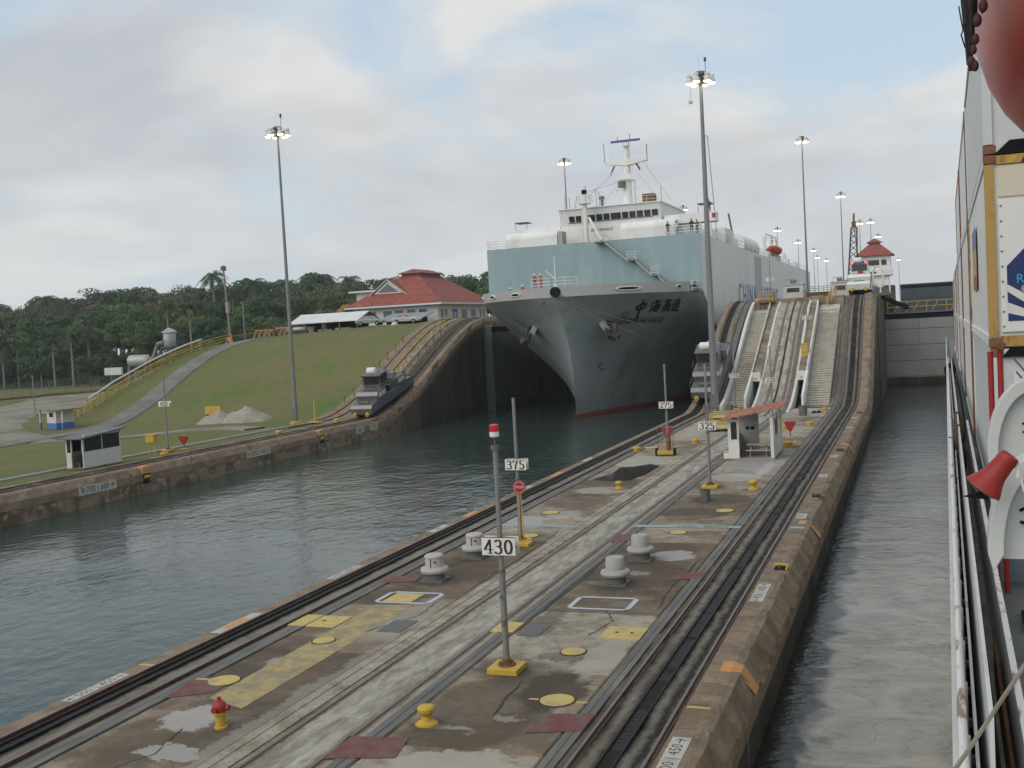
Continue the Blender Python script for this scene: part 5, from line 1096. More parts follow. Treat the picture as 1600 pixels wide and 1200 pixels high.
wb(MB().add([(-35.2, 147.8, 31.0), (-34.9, 147.8, 31.0), (-34.4, 147.8, 30.1), (-34.6, 147.8, 29.9)], [(0, 1, 2, 3)]), 'signal_flag', m_red)
# things on top of the wheelhouse
wb(MB().box(-33.5, -31.9, 144, 145.5, 24.8, 26.2), 'roof_locker', m_rust); wb(MB().lathe([(.22, 24.8), (.22, 25.8), (.42, 25.9), (.3, 26.3)], (-38.8, 143, 0), 10), 'roof_vent', m_galvd)
railing([(-44.2, 142, 24.82), (-30.8, 142, 24.82)], .9, .02, n=2, post=1.6)
for x, h in ((-43.4, 1.7), (-42.6, 1.3), (-39.6, 2.6), (-39.2, 2.2), (-34.2, 3.0), (-30.7, 2.1), (-44.0, 2.0)): wb(MB().tube([(x, 143, 24.8), (x, 143, 24.8+h)], .035, 4), 'whip_antenna', m_galvd)
# deck houses, funnel block, tanks and lifeboat further aft
wb(MB().box(-28.6, -24.9, 158, 166, 19.7, 22.0), 'deck_house', m_shipwhite)
wb(MB().lathe([(1.7, -9), (1.9, -8.6), (1.9, 8.6), (1.7, 9)], (-27.2, 190, 21.0), 22, 'y'), 'deck_tank', m_shipwhite, smooth=True)
for y, x, z, h in ((172, -26.5, 19.7, 2.2), (236, -27.5, 19.7, 2.6), (246, -27, 19.7, 3.4), (256, -27.5, 19.7, 2.4), (266, -26.6, 19.7, 2.2)):
    wb(MB().lathe([(1.3, z), (1.3, z+h*.6), (1.0, z+h*.85), (.5, z+h)], (x, y, 0), 14), 'ventilator', m_shipwhite, smooth=True)
wb(MB().tube([(-25.6, 171.5, 19.7), (-26.4, 171.5, 25.2)], .16, 6), 'deck_derrick', m_galvd)
for y in (218.6, 229.6): wb(MB().box(-27.3, -26.7, y, y+.9, 19.7, 24.6).box(-26.7, -25.6, y+.2, y+.7, 24.2, 24.6), 'lifeboat_davit', m_shipwhite)
for y in (210, 228, 244, 262): wb(MB().box(-29.5, -25.2, y, y+3, 19.7, 21.2), 'deck_locker', m_shipwhite)
wb(MB().tube([(-25.9, 150.5, 19.7), (-26.2, 150.5, 34.0)], .05, 4).tube([(-24.9, 151, 19.7), (-25.6, 150.7, 34.0)], .05, 4).tube([(-25.9, 150.5, 34), (-25.6, 150.7, 34)], .05, 4), 'radio_mast', m_galv)
railing([(-24.8, 166, 19.74), (-24.8, 286, 19.74)], 1.1, .04, n=2, post=5)
# orange lifeboat hangs at the side of the ship: a thing of its own
t = thing('lifeboat', 'small orange lifeboat hanging on the deck edge of the big ship', 'lifeboat', (-25.8, 225, 22.2))
mb = MB(); vs = []
for i in range(13):
    u = i/12*2-1; w_ = (1-abs(u)**2.6)**.6*1.5+.02; zz = .25*u*u
    for k in range(10):
        a = 2*math.pi*k/10; vs.append((w_*math.cos(a), u*4.2, zz+(1.3 if math.sin(a) < 0 else .8)*math.sin(a)*(1-abs(u)**3*.6)))
mb.add(vs, [(i*10+k, i*10+(k+1) % 10, (i+1)*10+(k+1) % 10, (i+1)*10+k) for i in range(12) for k in range(10)]); m_lb = mat('lifeboat_orange', (.50, .07, .035), .4, 0, .15, 1.5, dirt=(.3, .07, .05), damt=.5)
mb.build('boat_hull', m_lb, t, smooth=True); MB().tube([(0, -3.6, 1), (0, -3.6, 2.6), (-1.2, -3.6, 3.0)], .12, 6).tube([(0, 3.6, 1), (0, 3.6, 2.6), (-1.2, 3.6, 3.0)], .12, 6).build('boat_falls', m_galv, t)

# ================================================================ people
m_skin = mat('skin', (.30, .17, .11), .6); m_hair = mat('dark_hair', (.02, .017, .015), .7)
def person(label, x, y, z, rz, cloth, hat=None, lower=None, arm=0.0, sit=0):
    t = thing('person', label, 'person', (x, y, z), rz)
    J = [((0, 0, .98), .13), ((0, 0, 1.2), .125), ((0, 0, 1.42), .145), ((0, 0, 1.52), .06), ((0, -.02, 1.66), .095), ((0, 0, 1.78), .06)]
    V = [j[0] for j in J]; R = [j[1] for j in J]; E = [(i, i+1) for i in range(5)]
    def ch(root, pts):
        p = root
        for (q, r) in pts: V.append(q); R.append(r); E.append((p, len(V)-1)); p = len(V)-1
        return p
    ends = []
    for s in (-1, 1):
        ch(0, [((s*.10, 0, .90), .10), ((s*.12, -.03, .5), .065), ((s*.12, .01, .09), .045), ((s*.13, -.13, .04), .04)])
        a = arm if s > 0 else arm*.6
        ends.append(ch(2, [((s*.2, 0, 1.40), .07), ((s*.27, -.05-a*.2, 1.13+a*.05), .048), ((s*.22, -.2-a*.25, .95+a*.25), .034)]))
    me = bpy.data.meshes.new('body'); me.from_pydata(V, E, []); o = bpy.data.objects.new('body', me); COL.objects.link(o); o.parent = t
    md = o.modifiers.new('skin', 'SKIN'); sk = me.skin_vertices[0].data
    for i, r in enumerate(R): sk[i].radius = (r*(1.25 if i < 3 else 1), r)
    sk[0].use_root = True
    s_ = o.modifiers.new('sub', 'SUBSURF'); s_.levels = 1; s_.render_levels = 1
    me.materials.append(cloth)
    MB().lathe([(.05, 1.545), (.085, 1.6), (.098, 1.68), (.09, 1.76), (.05, 1.80)], (0, -.02, 0), 12).cbox((0, -.12, 1.67), (.03, .05, .05)).build('face', m_skin, o, smooth=True)
    for e in ends: MB().cbox(V[e], (.06, .09, .1)).build('hand', m_skin, o)
    if hat: MB().lathe([(.16, 1.73), (.14, 1.76), (.115, 1.84), (.04, 1.88)], (0, -.03, 0), 14).build('helmet', hat, t, smooth=True)
    else: MB().lathe([(.10, 1.70), (.108, 1.77), (.07, 1.83), (.02, 1.84)], (0, .015, 0), 12).build('hair', m_hair, t, smooth=True)
    if lower: MB().lathe([(.15, .62), (.175, .8), (.17, 1.0)], (0, 0, 0), 12).build('shorts', lower, t, smooth=True)
    return t
m_or = mat('red_orange_coveralls', (.42, .05, .025), .8); m_wh = mat('white_helmet', (.75, .75, .72), .4); m_tb = mat('dark_shirt', (.03, .03, .04), .8); m_tw = mat('pale_shirt', (.45, .47, .5), .8); m_khaki = mat('khaki_cloth', (.2, .15, .09), .8)
person('person in red coveralls and white helmet at the bow railing, left of the pair', -42.65, 124.6, 13.7, .3, m_or, m_wh, arm=1)
person('person in red coveralls and white helmet at the bow railing, right of the pair', -41.9, 124.7, 13.7, -.3, m_or, m_wh, arm=.6)
person('person in red coveralls seen only from the chest up over the bulwark, far left', -46.6, 126.6, 12.35, .2, m_or, m_wh)
person('person in red coveralls seen from the chest up over the bulwark, nearer the railing', -44.5, 125.3, 12.55, -.2, m_or, m_wh)
person('person in dark shirt and khaki shorts leaning at the ship deck edge', -28.7, 136.7, 19.78, .4, m_tb, None, m_khaki, 1)
person('person in pale shirt standing on the ship deck edge beside the casing end', -27.7, 136.9, 19.78, -.5, m_tw)
person('tallest looking person in dark clothes on the ship deck corner', -25.7, 136.8, 19.9, .1, m_tb)
person('person in khaki top at the ship deck corner near the mast', -25.1, 137.2, 19.78, .8, m_khaki, None, m_tb)
person('person in dark clothes under the ship bridge wing, by the wing canopy', -24.6, 143.3, 22.9, .3, m_tb)
t = thing('deck_winch_gear', 'dark mooring gear on the foredeck edge of the big ship by the white railing', 'winch', (-25.9, 135.4, 12.7))
MB().lathe([(.35, -.7), (.35, -.6), (.18, -.58), (.18, .58), (.35, .6), (.35, .7)], (0, 0, .55), 12, 'x').build('drum', m_dark, t); MB().box(-.8, .8, -.25, .25, 0, .3).build('gear_base', m_galvd, t); MB().tube([(.2, 0, .6), (.6, -.1, 1.1)], .08, 6).build('lever', m_galvd, t)
for x in (-34.5, -33.6): pass

# ================================================================ gates, upper level
m_gate = layered('gate_grey_steel', [(0.27, 0.275, 0.265), ((0.20, 0.20, 0.185), 0.5, (1, 1, .5), 0.45, 0.65, 0.7), ((0.28, 0.28, 0.27), 0.8, (.5, 1, 1), 0.55, 0.7, 0.5)], rough=.7)
def gate(label, x0, x1, y, z0, z1, rows, m, ang=0.0, along='x', cols=2):
    t = thing('lock_gate', label, 'lock gate', (x0, y, 0), ang); L_ = x1-x0
    MB().box(0, L_, .1, 1.8, z0, z1).build('gate_leaf', m, t)
    hh = (z1-z0)/rows
    for r in range(rows):
        for c in range(cols):
            MB().box(L_*c/cols+.06, L_*(c+1)/cols-.06, 0, .12, z0+hh*r+.07, z0+hh*(r+1)-.07).build('gate_panel', m, t, bevel=.01)
    MB().box(-.05, L_+.05, -.25, 2.2, z1, z1+.22).build('gate_walkway', m_galvd, t)
    MB().box(-.02, L_+.02, -.06, .0, z1-.75, z1-.02).build('tarred_seal', m_dark, t); MB().box(-.02, L_+.02, -.05, .0, WAT-.2, WAT+1.0).build('wet_band', m_wall_dark, t)
    return t
g = gate('closed grey steel gate across the right chamber with ribbed panels', -4.15, 29.5, 170.5, -8, 8.3, 7, m_gate, 0.0, cols=7)
railing([(0.6, -.1, 8.5), (33, -.1, 8.5)], 1.5, .05, n=2, post=2.6, m=m_yellow, par=g, M=Matrix.Identity(4))
mb = MB()
for i in range(10): mb.tube([(1.5+2.6*i, -.1, 8.6), (2.4+2.6*i, -.1, 10.0)], .05, 5)
mb.build('railing_brace', m_yellow, g)
m_gated = mat('dark_blue_green_gate', (.055, .075, .085), .6, 0, .15, .5, dirt=(.04, .045, .045), damt=.6, space='W')
gate('dark blue-grey upper gate seen beyond the yellow railing on the right', -2.6, 30, 262, 2, 14.3, 4, m_gated, 0.0, cols=5)
gate('dim bluish gate leaf folded against the far wall left of the ship bow', -54.8, -36.0, 140.5, -8, 9.6, 6, mat('dim_gate_steel', (.085, .095, .105), .7, 0, .15, 1, space='W'), rad(90), cols=4)
MB().box(29.5, 31, -60, 420, -9, 0).build('wall_face', m_wall, thing('lock_wall', 'plain concrete wall on the right chamber side behind the near ship', 'lock wall'))
# upper pool water behind the first gate
setl(MB().add([(-4.1, 172.4, 7.4), (29.5, 172.4, 7.4), (29.5, 420, 7.4), (-4.1, 420, 7.4)], [(0, 1, 2, 3)]).build('upper_lock_water', bpy.data.materials['side_lock_water']), kind='structure')
# wall beyond the incline, beside the gate
MB().box(-4.6, -4.0, 139, 172, -9, TOP-.3).build('gate_recess_wall', m_wall, lock)
# booths on the crest
def booth(label, x, y, z, w, d, h, ac=True):
    t = thing('control_hut', label, 'hut', (x, y, z))
    m_b = mat('hut_wall', (.52, .52, .50), .6, 0, .06, 2, dirt=(.35, .33, .3), damt=.5)
    MB().box(-w/2, w/2, -d/2, d/2, 0, h).build('wall', m_b, t, bevel=.02)
    MB().box(-w/2-.12, w/2+.12, -d/2-.12, d/2+.12, h, h+.12).build('roof', m_b, t)
    f = MB().box(-w*.36, w*.36, -d/2-.02, -d/2+.01, h*.42, h*.82).build('window', m_white, t); MB().box(-w*.32, w*.32, -d/2-.03, -d/2-.015, h*.46, h*.78).build('window_pane', m_glass, f)
    MB().box(w/2-.01, w/2+.02, -d*.3, d*.3, h*.42, h*.82).build('window_pane', m_glass, t)
    if ac: MB().box(-w*.18, w*.12, -.3, .3, h+.12, h+.62).build('air_conditioner', m_galvd, t); MB().tube([(-w*.4, 0, h+.1), (-w*.4, 0, h+.7), (w*.1, 0, h+.75)], .04, 5).build('rail', m_galv, t)
booth('small white control hut on the crest of the middle incline', -14.1, 142.5, TOP, 2.5, 2.6, 1.75)
booth('small white hut just left of the silver locomotive', -8.9, 150, TOP, 2.3, 2.6, 1.9)
t = thing('stair_platform', 'yellow railed platform on rusty legs at the top of the left stair', 'platform', (-16.35, 133.2, 0))
MB().box(-.95, .95, -.9, .9, 10.55, 10.75).build('platform_floor', m_rust, t)
for sx in (-.8, -.3, .3, .8):
    for sy in (-.7, .7): MB().tube([(sx, sy, 8.8), (sx, sy, 10.55)], .07, 5).build('leg', m_rust, t)
railing([(-.9, -.85, 10.75), (.9, -.85, 10.75), (.9, .85, 10.75)], 1.15, .035, post=.45, m=m_yellow, par=t, M=Matrix.Identity(4))
# low wall and pale blocks at the crest between the tracks
MB().box(-11.4, -10.0, 134.5, 137, TOP-2.4, TOP+.1).build('crest_block', m_white_bed, lock); MB().box(-11.2, -8.0, 138.5, 139, TOP-.2, TOP+.02).build('crest_kerb', m_white_bed, lock)
t = thing('handrail', 'yellow handrail rising at the top of the right stair', 'handrail', (-9.1, 133, 0)); railing([(-.3, -.8, 9.6), (-.1, 4.5, 10.9)], 1.15, .045, post=1.3, m=m_yellow, par=t, M=Matrix.Identity(4)); railing([(.35, 1.5, 10.3), (.45, 5.0, 11.0)], 1.5, .045, post=1.2, m=m_yellow, par=t, M=Matrix.Identity(4))
t = thing('railed_wall', 'long rusty railing and low brown wall in the distance behind the crest', 'wall', (-13, 185, TOP)); MB().box(-4, 4.5, 0, .3, 0, 1.5).build('wall_panel', m_rust, t); railing([(-4, 0, 1.5), (4.5, 0, 1.5)], .9, .04, post=1.5, m=m_galvd, par=t, M=Matrix.Identity(4))
t = thing('pipe_machinery', 'white pipe frame and machinery right of the silver locomotive', 'machinery', (-4.0+.2, 158, TOP))
MB().box(-1.8, 1.2, -1, 2, 0, .35).build('frame_base', m_galvd, t); MB().box(-1.7, 1.0, -.8, 1.6, 1.3, 1.5).box(-1.7, -1.5, -.8, -.6, .3, 1.3).box(.8, 1.0, -.8, -.6, .3, 1.3).box(-.4, -.2, -.8, -.6, .3, 1.3).build('machine_frame', m_white, t)
MB().tube([(-1.2, -.8, 1.5), (-1.2, -.8, 3.2), (-.9, -.8, 3.9), (-.3, -.8, 4.0), (.05, -.8, 3.4), (.05, -.8, 1.5)], .13, 8).build('pipe_arch', m_white, t, smooth=True)
MB().box(-.9, .7, -.5, 1.2, .35, 1.1).build('motor', m_galvd, t)
t = thing('concrete_pillar', 'dark grey round-topped pillar at the gate right of the machinery', 'pillar', (-3.0, 171.5, 0)); MB().box(-1.0, .6, -.6, 2, 8, 12.6).build('pillar_body', m_wall, t, bevel=.15); MB().box(-2.2, -1.1, -.2, 2, 8, 12.2).build('pillar_side', m_bed, t, bevel=.1)
t = thing('gate_arm', 'black rope-hung beam with yellow rail at the right edge of the upper wall', 'gate arm', (-3.6, 160, 10.2)); MB().hexa([(-.6, 0, .3), (2.6, 9, -1.3), (3.0, 9, -1.3), (-.2, 0, .3), (-.6, 0, .75), (2.6, 9, -.7), (3.0, 9, -.7), (-.2, 0, .75)]).build('beam', m_dark, t); MB().tube([(-.6, 0, 1.2), (.2, 3, 1.0), (1.2, 6, .2)], .06, 5).build('rail', m_yellow, t)
# control tower
t = thing('control_tower', 'white control tower with red hipped roof on the centre wall in the distance', 'tower', (-7.15, 240, TOP-.2)); TW = 2.75
MB().box(-TW, TW, -TW, TW, 0, 6.9).build('tower_shaft', m_shipwhite, t)
MB().box(-TW-.1, TW+.1, -TW-.12, TW, 0, 1.5).build('blue_base_band', mat('blue_band', (.05, .12, .3), .6), t)
MB().box(-3.4, 3.4, -3.4, 3.4, 5.3, 6.6).build('gallery', m_shipwhite, t); MB().box(-3.1, 3.1, -3.1, 3.1, 6.6, 9.4).build('tower_room', m_shipwhite, t)
for (x0, x1) in ((-1.7, .9), (1.3, 2.3), (-2.8, -2.1)):
    f = MB().box(x0, x1, -3.16, -3.09, 7.4, 8.5).build('window', m_glass, t)
MB().box(3.09, 3.16, -2, 2, 7.4, 8.5).build('window', m_glass, t)
MB().box(-.9, .3, -3.42, -3.39, 5.7, 6.1).build('slot_window', m_glass, t); MB().box(-1.0, .4, -2.8, -2.7, .2, 3.6).build('tower_door', m_galvd, t)
m_tile = mat('red_roof_tiles', (.27, .075, .055), .8, 0, .2, 1.5, dirt=(.16, .06, .05), damt=.7, dscale=.8, dthr=(.45, .6), space='W', bump=.3, bscale=6)
def hip(mb, x0, x1, y0, y1, z, h, rx, ry, ov=0):
    x0 -= ov; x1 += ov; y0 -= ov; y1 += ov; cx, cy = (x0+x1)/2, (y0+y1)/2
    return mb.add([(x0, y0, z), (x1, y0, z), (x1, y1, z), (x0, y1, z), (cx-rx, cy-ry, z+h), (cx+rx, cy-ry, z+h), (cx+rx, cy+ry, z+h), (cx-rx, cy+ry, z+h)],
                  [(3, 2, 1, 0), (0, 1, 5, 4), (1, 2, 6, 5), (2, 3, 7, 6), (3, 0, 4, 7), (4, 5, 6, 7)])
hip(MB(), -3.1, 3.1, -3.1, 3.1, 9.4, 2.3, 1.3, 1.3, .8).build('roof', m_tile, t)
c = MB().box(-1.1, 1.1, -1.1, 1.1, 11.6, 12.2).build('roof_lantern', m_galvd, t); hip(MB(), -1.1, 1.1, -1.1, 1.1, 12.2, .8, .3, .3, .45).build('lantern_roof', m_tile, c)
# crane boom
t = thing('mobile_crane', 'tall lattice crane boom with orange head behind the silver locomotive', 'crane', (-8.2, 168, TOP))
def lattice(mb, p0, p1, w0, w1, n, r=.05):
    p0, p1 = Vector(p0), Vector(p1); cs = [(-1, -1), (1, -1), (1, 1), (-1, 1)]
    def P(t_, c): w_ = (w0+(w1-w0)*t_)/2; q = p0.lerp(p1, t_); return q+Vector((c[0]*w_, c[1]*w_, 0))
    for c in cs: mb.tube([P(0, c), P(1, c)], r, 4)
    for i in range(n):
        for k in range(4):
            a, b = cs[k], cs[(k+1) % 4]; mb.tube([P(i/n, a if i % 2 else b), P((i+1)/n, b if i % 2 else a)], r*.65, 4)
    return mb
lattice(MB(), (0, 0, 2.5), (.5, -1, 10.2), 1.3, .8, 9, .09).build('lattice_boom', m_galvd, t); MB().cbox((.5, -1, 10.6), (.6, .7, .9)).tube([(.5, -1, 11), (.55, -1.2, 12.2)], .15, 6).build('boom_head', m_rust, t)
MB().box(-1.3, 1.5, -2, 4, .6, 2.6).build('crane_body', m_rust, t); MB().box(-1.4, 1.4, -3, 5, 0, .6).build('crane_tracks', m_dark, t); MB().tube([(.5, -1.1, 10.4), (1.3, -3.2, 3)], .04, 4).build('hoist_cable', m_dark, t)
# ================================================================ far bank
I4 = Matrix.Identity(4)
t = thing('waiting_hut', 'white hut with dark window band and slanting roof on the near far bank', 'hut', (-61.3, 69.2, 0), rad(90))
m_hut = mat('hut_white_board', (.52, .53, .50), .6, 0, .05, 2, dirt=(.36, .34, .3), damt=.4, dscale=1.2)
# local x runs along the quay, local -y faces the water
MB().box(-2.3, 2.3, -.75, 1.0, 0, .1).build('floor_slab', m_deck, t)
MB().box(-2.15, 2.15, -.70, -.62, .1, 1.35).box(-2.15, -2.0, -.70, -.58, 1.35, 2.4).box(2.03, 2.15, -.70, -.58, 1.35, 2.7).box(-.05, .03, -.70, -.60, 1.35, 2.6).build('front_wall', m_hut, t)
for (a, b) in ((-2.0, -.05), (.03, 2.03)): MB().box(a, b, -.67, -.65, 1.35, 2.5).build('window_pane', m_glass, t)
MB().box(-2.0, 2.15, -.70, -.60, 2.5, 2.72).build('wall_plate', m_hut, t)
MB().box(-2.15, -2.08, .45, .95, .1, 1.3).box(-2.15, -2.05, .85, .97, 1.3, 2.3).box(-2.15, -2.05, .40, .48, 1.3, 2.3).build('side_wall', m_hut, t); MB().box(-2.12, -2.10, .48, .85, 1.3, 2.3).build('window_pane', m_glass, t)
MB().box(2.05, 2.15, -.6, .95, .1, 2.6).build('side_wall', m_hut, t); MB().box(-2.05, 2.1, .88, .97, .1, 1.3).build('back_wall', m_hut, t); MB().box(-2.05, 2.1, .91, .93, 1.3, 2.4).build('window_pane', m_glass, t)
MB().hexa([(-2.6, -1.0, 2.36), (2.6, -1.0, 2.76), (2.6, 1.35, 2.76), (-2.6, 1.35, 2.36), (-2.6, -1.0, 2.46), (2.6, -1.0, 2.86), (2.6, 1.35, 2.86), (-2.6, 1.35, 2.46)]).build('roof', m_galvd, t)
MB().box(-1.6, -.6, .2, .6, .45, .5).box(-1.6, -.6, .6, .66, .5, .95).box(-1.55, -1.5, .2, .6, .1, .45).box(-.7, -.65, .2, .6, .1, .45).build('bench', m_galv, t)
t = thing('kiosk', 'small white and blue kiosk with flat roof beside the road on the far left', 'kiosk', (-97.5, 104.5, TZ(-97.5, 104.5)), rad(-15))
m_bl = mat('blue_paint', (.06, .15, .38), .6)
MB().box(-.9, 1.0, -1.2, 1.2, 0, .75).build('blue_base', m_bl, t); MB().box(-.9, 1.0, -1.2, 1.2, .75, 2.3).build('wall', m_hut, t); MB().box(-.35, .45, -1.23, -1.19, 1.5, 2.05).build('window', m_glass, t)
MB().box(-2.5, 2.5, -1.6, 1.6, 2.3, 2.45).build('roof', m_wood, t)
for x in (-2.3, 2.3): MB().box(x-.12, x+.12, -1.3, -1.1, 0, .8).build('post_base', m_bl, t); MB().box(x-.08, x+.08, -1.28, -1.12, .8, 2.3).build('post', m_hut, t)
p = numpost('400', -61.85, 78.8, hgt=6.45, sz=4.15, wplate=1.15, label='number post on the far bank between the yellow stand and the red box')
t = thing('valve_stand', 'yellow box on a thin stand left of the far bank number post', 'valve box', (-61.6, 76.4, 0)); MB().box(-.42, .42, -.3, .3, 1.05, 1.7).build('box_body', m_yellow, t, bevel=.03); MB().box(-.5, .5, -.35, .35, 1.66, 1.74).build('box_lid', m_yellow, t); MB().tube([(-.3, 0, 0), (-.1, 0, 1.1)], .045, 6).tube([(.3, 0, 0), (.1, 0, 1.1)], .045, 6).build('stand_legs', m_yellow, t)
for (x, y, l) in ((-58.9, 74.5, 'yellow bollard between the white hut and the far bank wall'), (-58.9, 92, 'yellow bollard on the grass strip near the far bank rails'), (-59.3, 104.2, 'yellow bollard right of the far bank light mast')): bollard(l, x, y, 1.1, 1)
for (x, y, l) in ((-57.3, 63, 'orange corner block on the far bank coping near the left edge'),): pass
def bank_block(label, y):
    t = thing('wall_fairlead', label, 'fairlead', (-56.1, y, -.5)); MB().box(-.5, .12, -.45, .45, -.05, .52).build('yellow_hood', m_orange, t, bevel=.04); MB().box(-.3, .10, -.4, .4, -.75, -.05).build('roller_recess', m_dark, t); MB().lathe([(.16, -.3), (.16, .3)], (.02, 0, -.3), 10, 'y').build('roller', m_yellow, t)
bank_block('yellow rope fairlead set in the far bank wall right of the white hut', 68.6); bank_block('yellow rope fairlead set in the far bank wall below the light mast', 95.2)
t = thing('wall_fairlead', 'worn orange ledge in the far bank wall at the left edge', 'fairlead', (-56.4, 53.0, -.2)); MB().box(-.5, .35, -1.0, 1.0, -.05, .16).build('orange_ledge', m_orange, t, bevel=.03); MB().box(-.3, .37, -.5, .6, -.16, .02).build('hollow', m_dark, t)
t = thing('mooring_cleat', 'yellow T-shaped post on a yellow base near the foot of the far bank incline', 'mooring post', (-61.4, 103.2, .1)); MB().box(-.7, .7, -.4, .4, 0, .14).build('base', m_yellow, t); MB().tube([(0, 0, .1), (0, 0, 2.4)], .08, 8).build('post', m_yellow, t)
t = thing('site_barrier', 'yellow barrier box beside the gravel heap', 'barrier', (-79.5, 110.2, TZ(-79.5, 110.2))); MB().box(-1.1, 1.1, -.15, .15, .55, 1.5).build('barrier_board', m_yellow, t); MB().box(-1.0, -.8, -.3, .3, 0, .6).box(.8, 1.0, -.3, .3, 0, .6).build('barrier_foot', m_rust, t); MB().box(-.5, .5, -.17, -.16, .8, 1.3).build('barrier_plate', m_orange, t)
# gravel heap
for (cx, cy, rx, ry, h, l) in ((-74.0, 108.6, 2.7, 2.2, 1.6, 'larger heap of pale gravel on the grass below the incline'), (-77.2, 107.8, 2.1, 1.8, 1.35, 'smaller heap of pale gravel next to the larger one')):
    mb = MB(); vs = []; n = 26
    for i in range(n+1):
        for j in range(n+1):
            x, y = (i/n*2-1), (j/n*2-1); r = math.hypot(x, y); z = max(0, 1-r)**.85*h*(1+.12*math.sin(7*x+3*y)) + random.uniform(-.06, .06)*(1 if r < 1 else 0)
            vs.append((cx+x*rx*1.25, cy+y*ry*1.25, TZ(cx+x*rx, cy+y*ry)+z+.02-(.2 if r > 1 else 0)))
    mb.add(vs, [(i*(n+1)+j, (i+1)*(n+1)+j, (i+1)*(n+1)+j+1, i*(n+1)+j+1) for i in range(n) for j in range(n)])
    o = mb.build('gravel_heap', m_gravel, smooth=True); setl(o, l, 'gravel heap', kind='stuff')
# yellow stair handrails beside the far bank incline track
t = thing('handrail', 'yellow double handrail climbing the far bank incline above the locomotive', 'handrail', (0, 0, 0))
ys_ = [118+2.4*i for i in range(11)]
for x in (-60.7, -60.0): railing([(x, y, hL(y)) for y in ys_], 1.0, .04, n=2, post=2.4, m=m_yellow, par=t, M=I4)
MB().sweep([(-60.8, 0), (-60.1, 0), (-60.1, .12), (-60.8, .12)], ys_, hL, fix=-50).build('stair_tread_strip', m_white_bed, t)
t = thing('handrail', 'thin grey handrail on the landward edge of the far bank incline', 'handrail', (0, 0, 0)); railing([(-63.9, y, hL(y)) for y in [112+2.4*i for i in range(10)]], 1.0, .035, n=1, post=2.4, m=m_galv, par=t, M=I4)
t = thing('handrail', 'grey pipe handrail between the yellow rails and the locomotive track', 'handrail', (0, 0, 0)); railing([(-59.4, y, hL(y)) for y in [119+2.4*i for i in range(9)]], .8, .04, n=1, post=2.4, m=m_galv, par=t, M=I4)
# yellow and white railed ramp at the shoulder of the hill
def polyline(pts, n=4):
    out = []
    for a, b in zip(pts[:-1], pts[1:]): out += [tuple(Vector(a).lerp(Vector(b), i/n)) for i in range(n)]
    return out+[pts[-1]]
t = thing('handrail', 'long yellow railing running down the hill shoulder beside the service road', 'handrail', (0, 0, 0))
pp = [(-101.0, 146), (-102.6, 138), (-103.3, 130), (-103.3, 122), (-101.0, 112), (-98.5, 106)]
ppz = polyline([(x, y, 0) for x, y in pp], 3); ppz = [(x, y, TZ(x, y)+.15) for x, y, z in ppz]
railing(ppz, 1.25, .05, n=3, post=2.0, m=m_yellow, par=t, M=I4)
t = thing('handrail', 'second yellow railing just behind the first on the hill shoulder', 'handrail', (0, 0, 0)); railing([(x-1.5, y+.5, z+.05) for x, y, z in ppz[2:]], 1.25, .045, n=2, post=2.0, m=m_yellow, par=t, M=I4)
t = thing('pipe', 'long white pipe slanting down along the yellow railing', 'pipe', (0, 0, 0)); MB().tube([(x-.8, y, z+1.55) for x, y, z in ppz[2:12]], .10, 8).build('pipe_body', m_white, t, smooth=True)
mb = MB()
for (x, y, z) in ppz[2:12:2]: mb.tube([(x-.8, y, z-.2), (x-.8, y, z+1.5)], .05, 5)
mb.build('pipe_supports', m_yellow, t)
# utility pole
t = thing('lamp_post', 'wooden lamp post with an orange foot on top of the hill', 'lamp post', (-114.3, 165, 8.2)); MB().tube([(0, 0, 0), (-.6, 0, 14.6)], .24, 10, .15).build('pole', m_wood, t, smooth=True); MB().lathe([(.4, 0), (.4, 2.2), (.3, 2.3)], n=12).build('orange_sleeve', m_orange, t); MB().tube([(-.55, 0, 13.4), (-1.8, 0, 14.2), (-2.4, 0, 14.1)], .07, 6).build('lamp_arm', m_galvd, t); MB().lathe([(.1, 0), (.42, .15), (.35, .4), (.1, .5)], (-2.4, 0, 13.8), 10).build('lamp_head', m_galv, t); MB().lathe([(.5, 0), (.5, .7), (.2, .9)], (-.6, 0, 14.1), 10).build('transformer', m_galvd, t)
MB().box(-.5, .1, -.3, .2, 6.5, 8.5).build('meter_box', m_galv, t)
# silo and duct
t = thing('dust_collector', 'grey silo tower with conical cap, duct and horizontal tank left of the hill', 'silo', (-154.5, 200, 1.0))
m_sil = mat('silo_grey', (.36, .37, .37), .5, .3, .08, 1, dirt=(.2, .2, .19), damt=.5, dscale=.4)
MB().lathe([(1.3, 8.5), (1.35, 8.6), (1.35, 11.3), (1.3, 11.4)], n=18).build('silo_drum', m_sil, t, smooth=True); MB().lathe([(1.7, 11.5), (1.5, 11.8), (.2, 12.6)], n=18).build('silo_cap', m_sil, t)
MB().lathe([(2.1, 8.2), (2.1, 8.4)], n=16).build('service_ring', m_galvd, t); lattice(MB(), (0, 0, 0), (0, 0, 8.4), 3.2, 3.0, 4, .12).build('support_tower', m_galvd, t)
MB().tube([(-1.3, -.6, 9.4), (-2.8, -.6, 9.2), (-4.0, -.6, 6.4), (-5.4, -.6, 5.6), (-7.5, -.6, 5.6)], .42, 12).build('duct', m_galv, t, smooth=True)
